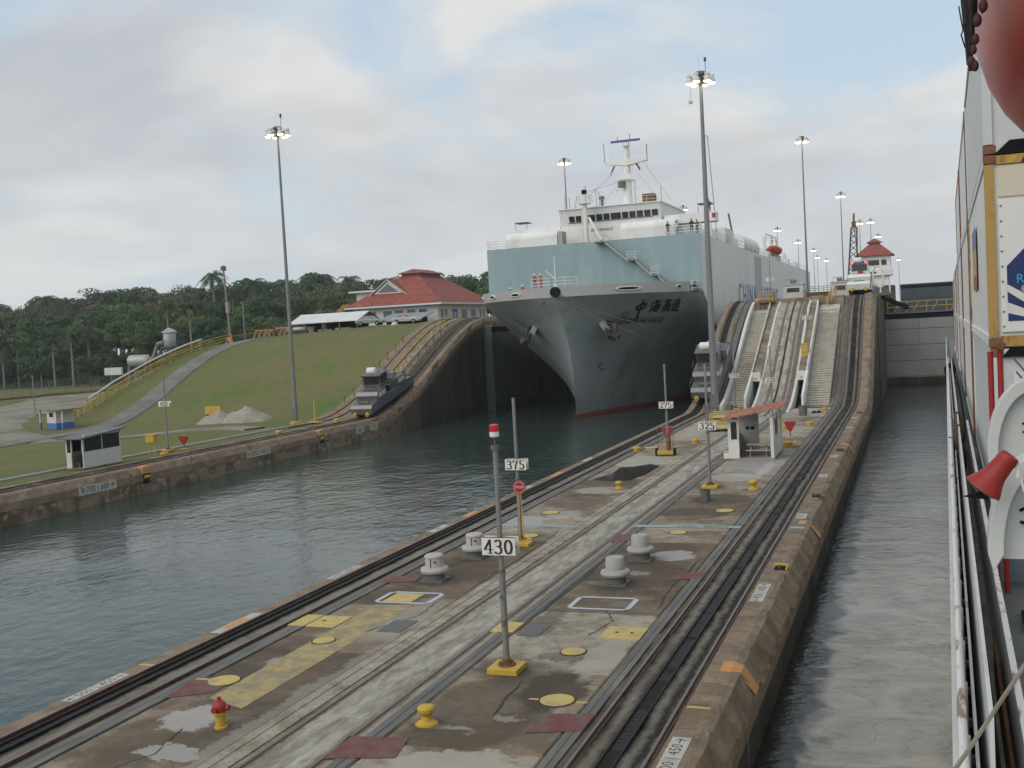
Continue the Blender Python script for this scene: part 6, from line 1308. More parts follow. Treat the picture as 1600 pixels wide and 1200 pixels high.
MB().lathe([(1.2, -10.5), (1.35, -10.4), (1.35, -6.4), (.7, -5.4)], (0, -.6, 5.6), 18, 'x').build('tank', m_sil, t, smooth=True); MB().box(-11, -10.4, -1.2, 0, 0, 4.6).box(-6.6, -6.2, -1.2, 0, 0, 4.6).build('tank_legs', m_galvd, t); MB().box(-11.5, 9, 1.2, 5, 0, 3.6).build('plant_shed', m_galvd, t)
railing([(-2.1, -2.1, 8.4), (2.1, -2.1, 8.4), (2.1, 2.1, 8.4), (-2.1, 2.1, 8.4), (-2.1, -2.1, 8.4)], 1.1, .04, n=2, post=1.4, m=m_galvd, par=t, M=I4)
t = thing('white_box', 'white box on a thin post below the grey tank', 'sign board', (-163.5, 192, 1.5)); MB().box(-2.3, 2.2, -.3, .3, 2.4, 4.0).build('board', m_hut, t); MB().tube([(-.6, 0, 0), (-.8, 0, 2.4)], .1, 6).build('post', m_galv, t)
# chain link fences
m_mesh = mat('fence_wire', (.15, .155, .15), .7, .2, .1)
def fence(label, pts, h, post=3.0, wires=7, r=.03):
    t = thing('wire_fence', label, 'fence', (0, 0, 0)); P = [(x, y, TZ(x, y)) for x, y in pts]
    first = None
    for (a, b) in zip(P[:-1], P[1:]):
        n = max(1, int((Vector(b)-Vector(a)).length/post))
        for i in range(n):
            q = Vector(a).lerp(Vector(b), i/n); q.z = TZ(q.x, q.y)
            if first is None: first = MB().tube([(0, 0, -.1), (0, 0, h)], .06, 6).build('fence_post', m_galvd, t, loc=q)
            else: inst('fence_post', first, t, q)
    mb = MB()
    for (a, b) in zip(P[:-1], P[1:]):
        n = max(1, int((Vector(b)-Vector(a)).length/4)); L_ = [Vector(a).lerp(Vector(b), i/n) for i in range(n+1)]
        for q in L_: q.z = TZ(q.x, q.y)
        for k in range(wires): mb.tube([q+Vector((0, 0, .1+(h-.15)*k/(wires-1))) for q in L_], r*.5, 3)
        m = int((Vector(b)-Vector(a)).length/.9)
        for i in range(m):
            q = Vector(a).lerp(Vector(b), i/m); z = TZ(q.x, q.y); mb.tube([(q.x, q.y, z), (q.x, q.y, z+h)], r*.4, 3)
    o = mb.build('wire_mesh', m_mesh, t); o['kind'] = 'stuff'
fence('long wire fence across the low field in front of the forest on the left', [(-190, 165), (-196, 190), (-198, 215), (-190, 232), (-176, 244)], 3.2, 6, 6, .09)
fence('wire fence on the hilltop behind the yellow racks', [(-122, 172), (-112, 174), (-104, 174), (-97, 172)], 3.0, 2.5, 9, .09)
t = thing('guard_rail', 'rusty low pipeline across the left field', 'pipeline', (0, 0, 0)); MB().tube([(-172, 150, .6), (-176, 168, .5), (-170, 186, .6), (-160, 196, .8)], .3, 6).build('pipe_body', m_rust, t)
for (x, y, h, l) in ((-128, 132, 6, 'thin grey pole left of the kiosk in the field'), (-134, 128, 5, 'shorter thin grey pole at the left of the field'), (-108, 150+10, 7, 'thin grey pole beside the hilltop fence')):
    t = thing('pole', l, 'pole', (x, y, TZ(x, y))); MB().tube([(0, 0, 0), (0, 0, h)], .09, 6).build('pole_shaft', m_galv, t); MB().box(-.2, .2, -.1, .1, h-.3, h).build('pole_head', m_galvd, t)

# buildings on the plateau
t = thing('lock_building', 'white building with big red hipped roof and small gable above the far bank', 'building', (-73.7, 165, 10.6)); W_, D_ = 15.4, 22.0
m_bw = mat('building_white', (.58, .60, .60), .6, 0, .05, 1, dirt=(.45, .44, .4), damt=.4, dscale=.5)
MB().box(-W_, 0, 0, D_, -2, 3.6).build('wall', m_bw, t)
hip(MB(), -W_, 0, 0, D_, 3.55, 5.2, 1.7, 4.5, 1.3).build('roof', m_tile, t)
MB().box(-W_-1.3, 1.3, -1.34, -1.28, 3.3, 3.56).box(1.28, 1.34, -1.3, D_+1.3, 3.3, 3.56).build('fascia', m_bw, t)
l = MB().box(-W_/2-1.7, -W_/2+1.7, D_/2-4.4, D_/2+4.4, 8.5, 9.1).build('ridge_vent', m_galvd, t); hip(MB(), -W_/2-1.7, -W_/2+1.7, D_/2-4.4, D_/2+4.4, 9.1, .8, .2, 3.2, .7).build('ridge_roof', m_tile, l)
g_ = MB().prism([(-13.2, 5.6), (-7.6, 5.6), (-10.4, 7.7)], -.2, 5).xf(Matrix.Translation((.6, 2.0, .1))).build('gable', m_bw, t)
MB().hexa([(-13.2, 1.6, 5.4), (-9.8, 1.6, 7.9), (-9.8, 7, 7.9), (-13.2, 7, 5.4), (-13.2, 1.6, 5.6), (-9.8, 1.6, 8.1), (-9.8, 7, 8.1), (-13.2, 7, 5.6)]).hexa([(-9.8, 1.6, 7.9), (-6.4, 1.6, 5.4), (-6.4, 7, 5.4), (-9.8, 7, 7.9), (-9.8, 1.6, 8.1), (-6.4, 1.6, 5.6), (-6.4, 7, 5.6), (-9.8, 7, 8.1)]).build('gable_roof', m_tile, g_)
MB().prism([(-11.8, 5.9), (-7.8, 5.9), (-9.8, 7.35)], 1.76, 1.79).build('gable_louvre', m_galvd, g_)
MB().hexa([(-13.4, 1.5, 5.3), (-9.8, 1.5, 7.95), (-9.8, 1.6, 7.95), (-13.4, 1.6, 5.3), (-13.4, 1.5, 5.45), (-9.8, 1.5, 8.10), (-9.8, 1.6, 8.10), (-13.4, 1.6, 5.45)]).hexa([(-9.8, 1.5, 7.95), (-6.2, 1.5, 5.3), (-6.2, 1.6, 5.3), (-9.8, 1.6, 7.95), (-9.8, 1.5, 8.10), (-6.2, 1.5, 5.45), (-6.2, 1.6, 5.45), (-9.8, 1.6, 8.10)]).build('gable_trim', m_bw, g_)
for (x, w_) in ((-14.6, 1.3), (-12.4, 1.0), (-10.0, 1.6), (-7.9, 1.6), (-5.6, 1.5), (-3.4, 1.4)):
    f = MB().box(x-.08, x+w_+.08, -.05, .02, 1.5, 2.75).build('window', m_bw, t); MB().box(x, x+w_, -.07, -.045, 1.58, 2.67).build('window_pane', m_galvd if x < -4 else m_glass, f)
for (y, w_, dr) in ((1.2, 1.0, 0), (3.0, .8, 0), (6.0, 2.3, 1), (10.2, 2.2, 1), (14.4, 2.2, 0), (18.4, .9, 0), (20.0, .9, 0)):
    f = MB().box(-.02, .05, y-.08, y+w_+.08, .2 if dr else 1.1, 2.6).build('door' if dr else 'window', m_bw, t); MB().box(.045, .07, y, y+w_, .25 if dr else 1.2, 2.5).build('door_panel' if dr else 'window_pane', (m_bl if y == 6.0 else m_glass), f)
t = thing('annex_building', 'pale block with flat roof behind the left end of the red roof', 'building', (-109, 203, 9)); MB().box(0, 12, 0, 8, 0, 9.4).build('wall', m_bw, t); MB().box(-1.2, 13, -1.2, 9, 9.4, 9.75).build('roof', m_bw, t)
for x in (1, 4, 7): MB().box(x, x+1.6, -.05, .02, 6, 7.4).build('window', m_glass, t)
t = thing('open_shed', 'open-sided shed with bright metal gable roof on the hilltop', 'shed', (-85.2, 152, 9.7))
m_tin = mat('pale_tin_roof', (.66, .67, .66), .45, .2, .06, 1, dirt=(.5, .49, .46), damt=.4, dscale=.4)
MB().hexa([(-7.0, -3.2, 2.0), (5.2, -3.2, 2.0), (5.2, .8, 3.4), (-7.0, .8, 3.4), (-7.0, -3.2, 2.12), (5.2, -3.2, 2.12), (5.2, .8, 3.52), (-7.0, .8, 3.52)]).build('roof', m_tin, t); MB().hexa([(-7.3, .8, 3.4), (5.2, .8, 3.4), (5.2, 4.8, 2.0), (-7.3, 4.8, 2.0), (-7.3, .8, 3.52), (5.2, .8, 3.52), (5.2, 4.8, 2.12), (-7.3, 4.8, 2.12)]).build('roof', m_galvd, t)
MB().prism([(-3.0, 2.0), (4.6, 2.0), (.8, 3.36)], 4.9, 5.0, 'x').build('gable_board', mat('brown_gable', (.06, .045, .035), .8), t)
for x in (-6.8, -4.2, -1.2, 1.8, 4.9): MB().box(x-.1, x+.1, -2.9, -2.7, 0, 2.0).build('post', m_rust, t); MB().box(x-.1, x+.1, 4.3, 4.5, 0, 2.0).build('post', m_rust, t)
MB().box(-3, 4.6, 1.5, 1.6, 0, 2.2).build('back_panel', m_dark, t); MB().box(-6.8, -3.8, 1.4, 1.6, 0, 2.0).build('back_panel', m_dark, t)
for (x, w_, h, m_) in ((-2.6, 2.4, 1.0, m_galv), (.4, 2.6, 1.1, m_sil), (3.3, 1.2, .9, m_galvd), (-4.4, 1.0, 1.5, m_galv)):
    o = MB().box(x, x+w_, -1.8, -.4, .1, h).build('crate', m_, t)
t = thing('lean_to', 'blue-grey lean-to roof against the white building behind the cars', 'lean-to', (-79.6, 158.5, 10.4)); MB().hexa([(-1.5, -2, .9), (6.2, -2, .9), (6.2, 4.5, 2.2), (-1.5, 4.5, 2.2), (-1.5, -2, 1.05), (6.2, -2, 1.05), (6.2, 4.5, 2.35), (-1.5, 4.5, 2.35)]).build('roof', mat('blue_grey_tin', (.26, .32, .34), .5, .2, .06, 1), t)
for x in (-1.2, 2.4, 6): MB().box(x-.1, x+.1, -1.8, -1.6, -.6, .9).build('post', m_rust, t)
MB().box(-1.4, 6, 2, 2.1, -.6, 1.5).build('back_panel', m_dark, t)
# cars
def car(label, x, y, rz, m):
    t = thing('parked_car', label, 'car', (x, y, TZ(x, y)+.12), rz)
    b = MB().prism([(-2.15, .35), (-2.18, .75), (-2.0, .88), (-1.2, .95), (1.05, .95), (2.0, .82), (2.15, .6), (2.12, .35)], -.84, .84, 'y').build('body', m, t, bevel=.06)
    MB().hexa([(-1.55, -.8, .93), (1.1, -.8, .93), (1.1, .8, .93), (-1.55, .8, .93), (-.95, -.62, 1.42), (.35, -.62, 1.42), (.35, .62, 1.42), (-.95, .62, 1.42)]).build('cabin_glass', m_glass, t)
    MB().hexa([(-1.0, -.66, 1.40), (.4, -.66, 1.40), (.4, .66, 1.40), (-1.0, .66, 1.40), (-.9, -.58, 1.47), (.28, -.58, 1.47), (.28, .58, 1.47), (-.9, .58, 1.47)]).build('roof', m, t)
    for s in (-1, 1):
        mb = MB()
        for (a, b_) in (((-1.55, .93), (-.97, 1.42)), ((1.1, .93), (.37, 1.42)), ((-.25, .93), (-.25, 1.42))): mb.tube([(a[0], s*.81, a[1]), (b_[0], s*.64, b_[1])], .04, 5)
        mb.build('window_pillar', m, t)
        for x_ in (-1.3, 1.35):
            w_ = MB().lathe([(.33, -.1), (.33, .1)], (x_, s*.8, .33), 18, 'y').build('wheel', m_dark, t); MB().lathe([(.19, s*.1-.01), (.19, s*.1+.02)], (x_, s*.8, .33), 12, 'y').build('hubcap', m_galv, w_)
        MB().box(2.08, 2.17, s*.6-.2, s*.6+.2, .6, .75).build('headlight', m_white, t); MB().box(-2.2, -2.1, s*.62-.16, s*.62+.16, .65, .8).build('tail_light', m_red, t)
    MB().box(2.1, 2.2, -.8, .8, .38, .5).build('bumper', m_galvd, t)
car('grey sedan parked on the hilltop in front of the open shed', -77.0, 147.3, .1, mat('car_paint_grey', (.24, .27, .27), .25, .5, .05))
car('silver sedan parked on the hilltop right of the grey one', -71.6, 148.6, .12, mat('car_paint_silver', (.42, .43, .40), .25, .5, .05))
# yellow racks and white cover in the yard
for (x, y, l) in ((-93.5, 149.5, 'tangle of yellow frames on the hilltop left of the shed'), (-97.0, 149, 'yellow sawhorse frames near the white covered pipes')):
    t = thing('steel_rack', l, 'steel rack', (x, y, TZ(x, y)))
    for k in range(4): MB().tube([(-1.6+.9*k, -.5, 0), (-1.3+.9*k, 0, 1.2), (-1.0+.9*k, .5, 0)], .07, 5).build('trestle', m_yellow, t)
    MB().tube([(-1.6, 0, 1.2), (1.8, 0, 1.15)], .08, 5).build('top_rail', m_orange, t)
t = thing('pipe_stack', 'white wrapped pipes lying on the hilltop left of the shed', 'pipes', (-92.2, 152, TZ(-92.2, 152)+.5))
for k in range(3): MB().lathe([(.3, -2.3), (.3, 2.3)], (0, .55*k, .35), 12, 'x').build('pipe', m_hut, t)
t = thing('rusty_bar', 'long rusty bar on low trestles at the hilltop edge', 'bar', (-99, 149, TZ(-99, 149)+.4)); MB().tube([(-5, 0, .2), (6, .5, .9)], .12, 6).build('bar_body', m_rust, t); MB().box(-4, -3.8, -.2, .2, -.4, .3).box(4, 4.2, -.2, .2, -.4, .7).build('trestles', m_rust, t)
t = thing('round_marker', 'small white domed marker on the grass by the silver car', 'marker', (-71.7, 144.7, TZ(-71.7, 144.7))); MB().lathe([(.5, 0), (.5, .15), (.35, .4), (.1, .5)], n=12).build('dome', m_hut, t, smooth=True)
t = thing('yellow_machine', 'yellow lattice arm showing behind the shed roof', 'machine', (-93.5, 168, 10)); lattice(MB(), (-1.4, 0, 2.5), (1.2, 0, 4.9), .9, .7, 4, .09).build('lattice_arm', m_yellow, t); MB().box(-1.8, .2, -.8, .8, 0, 2.6).build('machine_body', m_yellow, t)

# ================================================================ trees
def leafmat(name, c, c2):
    m = bpy.data.materials.new(name); m.use_nodes = True; t_ = m.node_tree; n = t_.nodes; L = t_.links; b = n['Principled BSDF']; b.inputs['Roughness'].default_value = .75; b.inputs['Specular IOR Level'].default_value = .15
    tc_ = n.new('ShaderNodeTexCoord'); x = n.new('ShaderNodeTexNoise'); x.inputs['Scale'].default_value = .28; x.inputs['Detail'].default_value = 5; L.new(tc_.outputs['Object'], x.inputs[0])
    r = n.new('ShaderNodeValToRGB'); r.color_ramp.elements[0].position = .36; r.color_ramp.elements[1].position = .64; r.color_ramp.elements[0].color = (*c, 1); r.color_ramp.elements[1].color = (*c2, 1); L.new(x.outputs[0], r.inputs[0])
    oi = n.new('ShaderNodeObjectInfo'); hs = n.new('ShaderNodeHueSaturation'); mr = n.new('ShaderNodeMapRange'); mr.inputs['To Min'].default_value = .8; mr.inputs['To Max'].default_value = 1.25; L.new(oi.outputs['Random'], mr.inputs[0]); L.new(mr.outputs[0], hs.inputs['Value'])
    mr2 = n.new('ShaderNodeMapRange'); mr2.inputs['To Min'].default_value = .485; mr2.inputs['To Max'].default_value = .515; mm_ = n.new('ShaderNodeMath'); mm_.operation = 'FRACT'; mu = n.new('ShaderNodeMath'); mu.operation = 'MULTIPLY'; mu.inputs[1].default_value = 7.3
    L.new(oi.outputs['Random'], mu.inputs[0]); L.new(mu.outputs[0], mm_.inputs[0]); L.new(mm_.outputs[0], mr2.inputs[0]); L.new(mr2.outputs[0], hs.inputs['Hue']); L.new(r.outputs[0], hs.inputs['Color']); L.new(hs.outputs[0], b.inputs['Base Color'])
    return m
LM = [leafmat('dark_green_leaves', (.024, .052, .022), (.052, .095, .034)), leafmat('mid_green_leaves', (.038, .078, .026), (.08, .13, .042)), leafmat('olive_leaves', (.06, .07, .03), (.11, .11, .055)), leafmat('brownish_leaves', (.062, .07, .04), (.10, .10, .06)), leafmat('yellow_green_leaves', (.05, .085, .022), (.11, .15, .045))]
m_palm = leafmat('palm_fronds', (.02, .04, .014), (.045, .07, .022)); m_trunk = mat('pale_tree_trunk', (.20, .18, .15), .9, 0, .2, 2); m_bark = mat('dark_bark', (.08, .065, .05), .9, 0, .25, 2)
def quadleaf(vs, fs, c, nrm, s):
    nrm = (nrm+Vector((random.gauss(0, .3), random.gauss(0, .3), random.gauss(0, .3)))).normalized(); a = nrm.orthogonal().normalized(); a = Matrix.Rotation(random.uniform(0, 6.28), 3, nrm) @ a; b = nrm.cross(a); k = len(vs)
    vs += [tuple(c+a*s), tuple(c+b*s*.62), tuple(c-a*s), tuple(c-b*s*.62)]; fs.append((k, k+1, k+2, k+3))
def crown(h, R, n, lobes, flatn=.55, seed=0, trunkh=.4, leaf=.42):
    random.seed(seed); vs, fs = [], []; cs = []
    for i in range(lobes):
        a = random.uniform(0, 6.28); rr = R*math.sqrt(random.random())*.72; z = h*(trunkh+(1-trunkh)*random.uniform(.25, .84)*(1-.35*(rr/R)**2)); lr = R*random.uniform(.26, .46)
        cs.append((Vector((rr*math.cos(a), rr*math.sin(a), z)), lr))
    for i in range(n):
        c, lr = random.choice(cs); d = Vector((random.gauss(0, 1), random.gauss(0, 1), random.gauss(0, 1)+.25)).normalized(); r = lr*random.uniform(.75, 1.08) if random.random() < .85 else lr*random.uniform(.3, .8)
        p = c+Vector((d.x*r, d.y*r, d.z*r*flatn)); quadleaf(vs, fs, p, d, leaf*random.uniform(.6, 1.35))
    me = bpy.data.meshes.new('crown'); me.from_pydata(vs, [], fs)
    mb = MB(); mb.tube([(0, 0, -1), (.1, .1, h*.3), (-.1, 0, h*.62)], .38*R/6, 7, .18*R/6)
    for c, lr in cs[:7]: mb.tube([(0, 0, h*.36), tuple(Vector((0, 0, h*.4)).lerp(c, .6)), tuple(c)], .14*R/6, 5, .05)
    tm = bpy.data.meshes.new('trunk'); tm.from_pydata(mb.v, [], mb.f); random.seed(seed+100); return me, tm
VAR = []
for i, (h, R, n, lb, fl, mt, lf) in enumerate(((30, 9, 4200, 20, .6, 0, .55), (27, 8, 3600, 17, .6, 1, .5), (33, 10, 3600, 17, .42, 2, .52), (24, 7, 3200, 15, .7, 0, .48), (26, 8.5, 3400, 17, .55, 1, .5), (29, 9, 1700, 15, .4, 3, .42), (16, 5.5, 2600, 13, .8, 1, .42), (13, 5, 2400, 12, .85, 0, .42), (25, 9, 3600, 18, .6, 4, .5))):
    me, tm = crown(h, R, n, lb, fl, 11+i, .42 if i < 6 else .15, lf); me.materials.append(LM[mt]); tm.materials.append(m_bark if mt != 3 else m_trunk); VAR.append((me, tm, h, R))
TL = ['tall broad dark green tree', 'rounded mid green tree', 'flat-topped olive umbrella tree', 'narrow dark green tree', 'wide mid green tree', 'thin brownish half-bare tree', 'low bushy green tree', 'low dark shrubby tree', 'bright yellow-green rounded tree']
ZN = [(30, 'above the leftmost palm'), (75, 'behind the second palm'), (125, 'behind the thick-trunked palm'), (175, 'behind the lone round-crowned palm'), (235, 'left of the grey silo'), (290, 'behind the grey silo'), (335, 'right of the silo'), (375, 'behind the wooden lamp post'), (425, 'between lamp post and tall mast'), (470, 'behind the tall mast'), (520, 'above the open shed'), (570, 'left of the red roof'), (630, 'behind the red roof ridge'), (690, 'behind the right slope of the roof'), (740, 'beside the ship bow'), (2000, 'hidden behind the ship')]
RN = ['on the skyline', 'high in the wood', 'midway up the wood', 'low in the wood', 'at the foot of the wood']
def tree(v, x, y, z, s, px=0, row=0):
    me, tm, h, R = VAR[v]; zn = next(q for a, q in ZN if px < a); t = thing('forest_tree', TL[v]+' '+RN[row]+', '+zn, 'tree', (x, y, z), random.uniform(0, 6.28), group='trees of the far forest')
    for nm, dt in (('crown', me), ('trunk', tm)):
        o = bpy.data.objects.new(nm, dt); COL.objects.link(o); o.parent = t
    t.scale = (s*random.uniform(.9, 1.1), s*random.uniform(.9, 1.1), s)
def palm_mesh(h, seed, fr=4.6):
    random.seed(seed); vs, fs = [], []
    for i in range(26):
        a = random.uniform(0, 6.28); up = random.uniform(-.25, 1.0); L_ = fr*random.uniform(.8, 1.1); pts = []
        for k in range(8):
            t_ = k/7; r = L_*t_*math.cos(up*.7)*(1-.12*t_); z = h+L_*(math.sin(up)*t_-1.0*t_*t_*(.75)); pts.append(Vector((r*math.cos(a), r*math.sin(a), z)))
        sd_ = Vector((-math.sin(a), math.cos(a), 0))
        for k in range(7):
            for q in (-1, 1):
                for j in range(2):
                    p = pts[k].lerp(pts[k+1], j*.5); w_ = 1.0*(1-abs(k/7-.4))*1.0; e = p+sd_*q*w_+Vector((0, 0, -.55*w_)); f_ = (pts[k+1]-pts[k])*.42; b = len(vs); vs += [tuple(p), tuple(p+f_), tuple(e+f_*1.1)]; fs.append((b, b+1, b+2))
    me = bpy.data.meshes.new('crown'); me.from_pydata(vs, [], fs); me.materials.append(m_palm)
    mb = MB(); mb.tube([(0, 0, -1), (.1, 0, h*.5), (0, 0, h)], .36, 8, .22); tm = bpy.data.meshes.new('trunk'); tm.from_pydata(mb.v, [], mb.f); tm.materials.append(m_trunk); return me, tm
PV = [palm_mesh(15.5, 5), palm_mesh(13, 6, 4.2), palm_mesh(18, 8, 4.8)]
def palm(v, x, y, z, s, label, grp=None):
    t = thing('palm_tree', label, 'palm tree', (x, y, z), random.uniform(0, 6.28), group=grp)
    for nm, dt in zip(('crown', 'trunk'), PV[v]): o = bpy.data.objects.new(nm, dt); COL.objects.link(o); o.parent = t
    t.scale = (s, s, s)
def az(px):  # world direction (x/y) of the bearing numbered px, used to spread the forest evenly
    return -1.0227+px*0.000805+px*px*1.0e-8
random.seed(21)
SKY = [(0, 1.12), (50, 1.12), (100, 1.15), (150, 1.1), (210, 1.14), (250, 1.22), (300, 1.16), (350, 1.24), (400, 1.14), (450, 1.14), (500, 1.18), (560, 1.14), (600, 1.06), (660, 1.05), (720, 1.06), (780, 1.05), (860, 1.0)]
def skyf(px): return interp(px, SKY)
for row, (Y, step, hs, vs_) in enumerate(((395, 30, 1.0, (0, 2, 4, 5, 1)), (345, 27, .90, (0, 1, 2, 4, 5, 3, 2)), (305, 27, .74, (0, 1, 3, 4, 0, 2, 4, 8)), (272, 25, .56, (3, 1, 0, 4, 1, 8)))):
    px = -70+random.uniform(0, 20)
    while px < 860:
        v = random.choice(vs_); Yj = Y+random.uniform(-14, 14); x = az(px)*Yj
        if not (row >= 2 and px > 640) :
            z = -1.0 if x < -150 else TZ(x, min(Yj, 210))*.35
            tall = VAR[v][2]; want = 30.5*hs*skyf(px)*(Yj/345.0 if row < 2 else 1)*random.uniform(.9, 1.06); tree(v, x, Yj, z, want/tall, px, row)
        px += step*random.uniform(.8, 1.2)
for px in range(-60, 470, 19):
    Yj = 252+random.uniform(-8, 8)+max(0, (200-px))*-.02; x = az(px)*Yj; tree(random.choice((6, 7, 7)), x, Yj, -.8, random.uniform(.55, .95), px, 4)
for (px, Y, v, s, l) in ((12, 246, 1, .92, 'palm at the very left edge with a pale trunk in front of the forest'), (40, 250, 0, .85, 'second palm from the left edge in front of the forest'), (83, 252, 1, .9, 'third palm from the left edge, thin pale trunk'), (107, 240, 0, .9, 'palm with thick pale trunk left of the round-crowned palm'), (140, 236, 0, .98, 'round-crowned palm standing alone before the low field'),
                         (308, 225, 2, .78, 'tall palm behind the hill shoulder left of the lamp post'), (345, 228, 0, .85, 'palm just left of the wooden lamp post'), (535, 400, 2, 1.95, 'distant palm poking above the treeline left of the red roof'), (548, 402, 2, 2.0, 'second distant palm poking above the treeline left of the red roof'), (588, 398, 2, 1.9, 'distant palm above the treeline by the roof ridge'), (415, 300, 2, 1.5, 'palm among the forest trees right of the tall mast'), (255, 262, 0, 1.2, 'palm in the forest right of the silo'), (98, 360, 2, 1.85, 'distant palm poking above the forest over the thick-trunked palm'), (205, 355, 2, 1.8, 'distant palm poking above the forest left of the silo'), (228, 300, 1, 1.4, 'mid-distance palm crown left of the silo cap'), (385, 345, 2, 1.62, 'distant palm crown right of the wooden lamp post'), (448, 380, 2, 1.95, 'distant palm crown just left of the tall bank mast'), (500, 390, 2, 1.9, 'distant palm crown above the left end of the open shed'), (704, 390, 2, 1.8, 'distant palm crown right of the red roof ridge'), (60, 262, 0, 1.15, 'shaggy palm deep in the forest behind the second trunk'), (170, 265, 1, 1.3, 'shaggy palm right of the lone round-crowned palm')):
    palm(v, az(px)*Y, Y, -1.0 if px < 300 or px > 400 else 6, s, l)
# undergrowth under the canopy, too tangled to count
random.seed(5); vs, fs = [], []
for i in range(16000):
    px = random.uniform(-80, 760); Y = random.uniform(256, 330); c = Vector((az(px)*Y, Y, random.uniform(0, 7)*random.random()**.5)); quadleaf(vs, fs, c, Vector((.3, -.8, .4)), random.uniform(.5, 1.3))
me = bpy.data.meshes.new('undergrowth'); me.from_pydata(vs, [], fs); me.materials.append(LM[0]); o = bpy.data.objects.new('undergrowth', me); COL.objects.link(o); setl(o, 'dark tangled undergrowth along the foot of the forest', 'undergrowth', kind='stuff')
# ================================================================ the ship the picture is taken from, and its containers
ANG = -rad(1.467)
own = thing('container_ship', 'white side rail, bulwark and grey deck of the near container ship at the right edge', 'ship', (0, 0, WAT), ANG)
def OL(x, y, z): return tuple(Matrix.Rotation(ANG, 4, 'Z') @ Vector((x, y, z)))
def ow(mb, name, m, par=None, **k): return mb.xf(Matrix.Translation((0, 0, -WAT))).build(name, m, par or own, **k)
m_sw = layered('near_ship_white', [(0.56, 0.58, 0.565), ((0.46, 0.47, 0.45), 1.5, (1, 1, .5), 0.45, 0.65, 0.6), ((0.30, 0.26, 0.20), 5, (1, 1, .3), 0.62, 0.76, 0.6)], rough=.5, bump=.12, bscale=12)
m_sg = layered('near_ship_deck', [(0.135, 0.145, 0.14), ((0.09, 0.095, 0.09), 1.2, X1, 0.45, 0.6, 0.8), ((0.2, 0.2, 0.19), 3, X1, 0.55, 0.7, 0.5)], rough=.6, bump=.2)
m_crust_own = mat('rusty_gutter', (.09, .05, .035), .85, 0, .35, 3)
m_sg2 = mat('blue_grey_deck_paint', (.16, .20, .22), .6, 0, .12, 2, dirt=(.14, .12, .1), damt=.5)
m_chip = layered('chipped_white_rail', [(0.64, 0.64, 0.62), ((0.22, 0.12, 0.07), 6, (1, .25, 1), 0.56, 0.62, .9)], rough=.5, bump=.3, bscale=20)
ow(MB().box(-.06, .0, -3, 150, -3.5, 5.15), 'hull_side', m_sw)
ow(MB().box(-.05, -.01, 2.0, 70, 5.15, 5.93), 'bulwark_plate', m_sw)
ow(MB().tube([(.02, 1.5, 5.98), (.02, 16, 6.0), (.02, 40, 6.02), (.02, 64, 6.1), (.10, 66, 6.1), (.15, 66.2, 5.4)], .034, 10), 'top_rail', m_chip, smooth=True)
ow(MB().box(.10, .125, 3, 66, 5.72, 5.78), 'inner_rail', m_chip)
st0 = MB().box(.0, .07, 0, .05, 5.2-WAT, 5.9-WAT).build('rail_stanchion', m_sw, own, loc=(0, 3.5, 0))
for i in range(1, 52): inst('rail_stanchion', st0, own, (0, 3.5+1.2*i, 0))
ow(MB().box(.0, .18, 7.6, 66, 1.4, 1.5), 'gangway', m_sg2); ow(MB().box(.211, .404, 7.6, 66, 3.9, 4.0), 'gutter', m_crust_own)
st1 = MB().box(.05, .11, 0, .06, 5.5-WAT, 5.56-WAT).build('cleat', m_sg, own, loc=(0, 4, 0))
for i in range(1, 24): inst('cleat', st1, own, (0, 4+.8*i, 0))
ow(MB().box(.18, .21, 7.6, 60, 1.0, 6.32), 'side_screen', m_sw)
ow(MB().box(.0, .40, 2.0, 7.6, 3.5, 3.6), 'walkway_plate', m_sg2)
# big inner coaming beam with worn white edge
ow(MB().box(.405, .435, 1.0, 30, 4.9, 6.05), 'coaming_plate', m_sw); ow(MB().box(.395, .445, 1.0, 30, 6.05, 6.075), 'coaming_cap', m_chip)
ow(MB().box(.34, .37, 2.0, 11.8, 5.2, 5.6).box(.28, .37, 6.2, 6.3, 5.5, 5.56), 'rusty_strip', m_rust)
ow(MB().box(.436, 9, 0.5, 17.3, 5.05, 5.2), 'deck_plate', m_sg); ow(MB().box(.74, 1.3, 13.6, 14.4, 5.2, 5.26), 'deck_socket', m_dark)
ow(MB().box(.50, 5, 16.2, 16.4, 5.2, 7.0), 'deckhouse_front', m_sw); ow(MB().box(.50, 5, 16.14, 16.2, 5.2, 5.55), 'painted_skirting', m_sg2)
# curved white lifeboat cradles
def cradle(y, cx, cz, rx, rz, th, tail):
    n = 16; P = [(cx+rx*math.cos(rad(180-120*i/n)), cz+rz*math.sin(rad(180-120*i/n))) for i in range(n+1)]
    Q = [(cx+(rx-th)*math.cos(rad(180-120*i/n))+.0, cz+(rz-th*1.3)*math.sin(rad(180-120*i/n))) for i in range(n+1)]
    ow(MB().prism([(P[0][0]+.03, P[0][1]-tail)]+P+Q[::-1], y, y+.3, 'y'), 'cradle_arm', m_sw, bevel=.008)
    ow(MB().prism([(Q[0][0], Q[0][1]-tail*.4)]+Q+[(Q[-1][0], Q[0][1]-tail*.4)], y+.12, y+.18, 'y'), 'cradle_web', m_sw)
    ow(MB().tube([(cx-.12, y+.1, cz+.3), (cx-.03, y+.06, cz+.36), (cx+.02, y+.06, cz+.28), (cx-.03, y+.06, cz+.2), (cx-.12, y+.1, cz+.22)], .012, 6), 'cradle_handle', m_dark)
    mb = MB()
    for (a, b) in ((.1, .55), (.2, .12), (-.05, -.1), (.28, .45)): mb.lathe([(.014, -.01), (.014, .0)], (cx+a, y+.12, cz+b), 8, 'y')
    ow(mb, 'cradle_bolts', m_galvd)
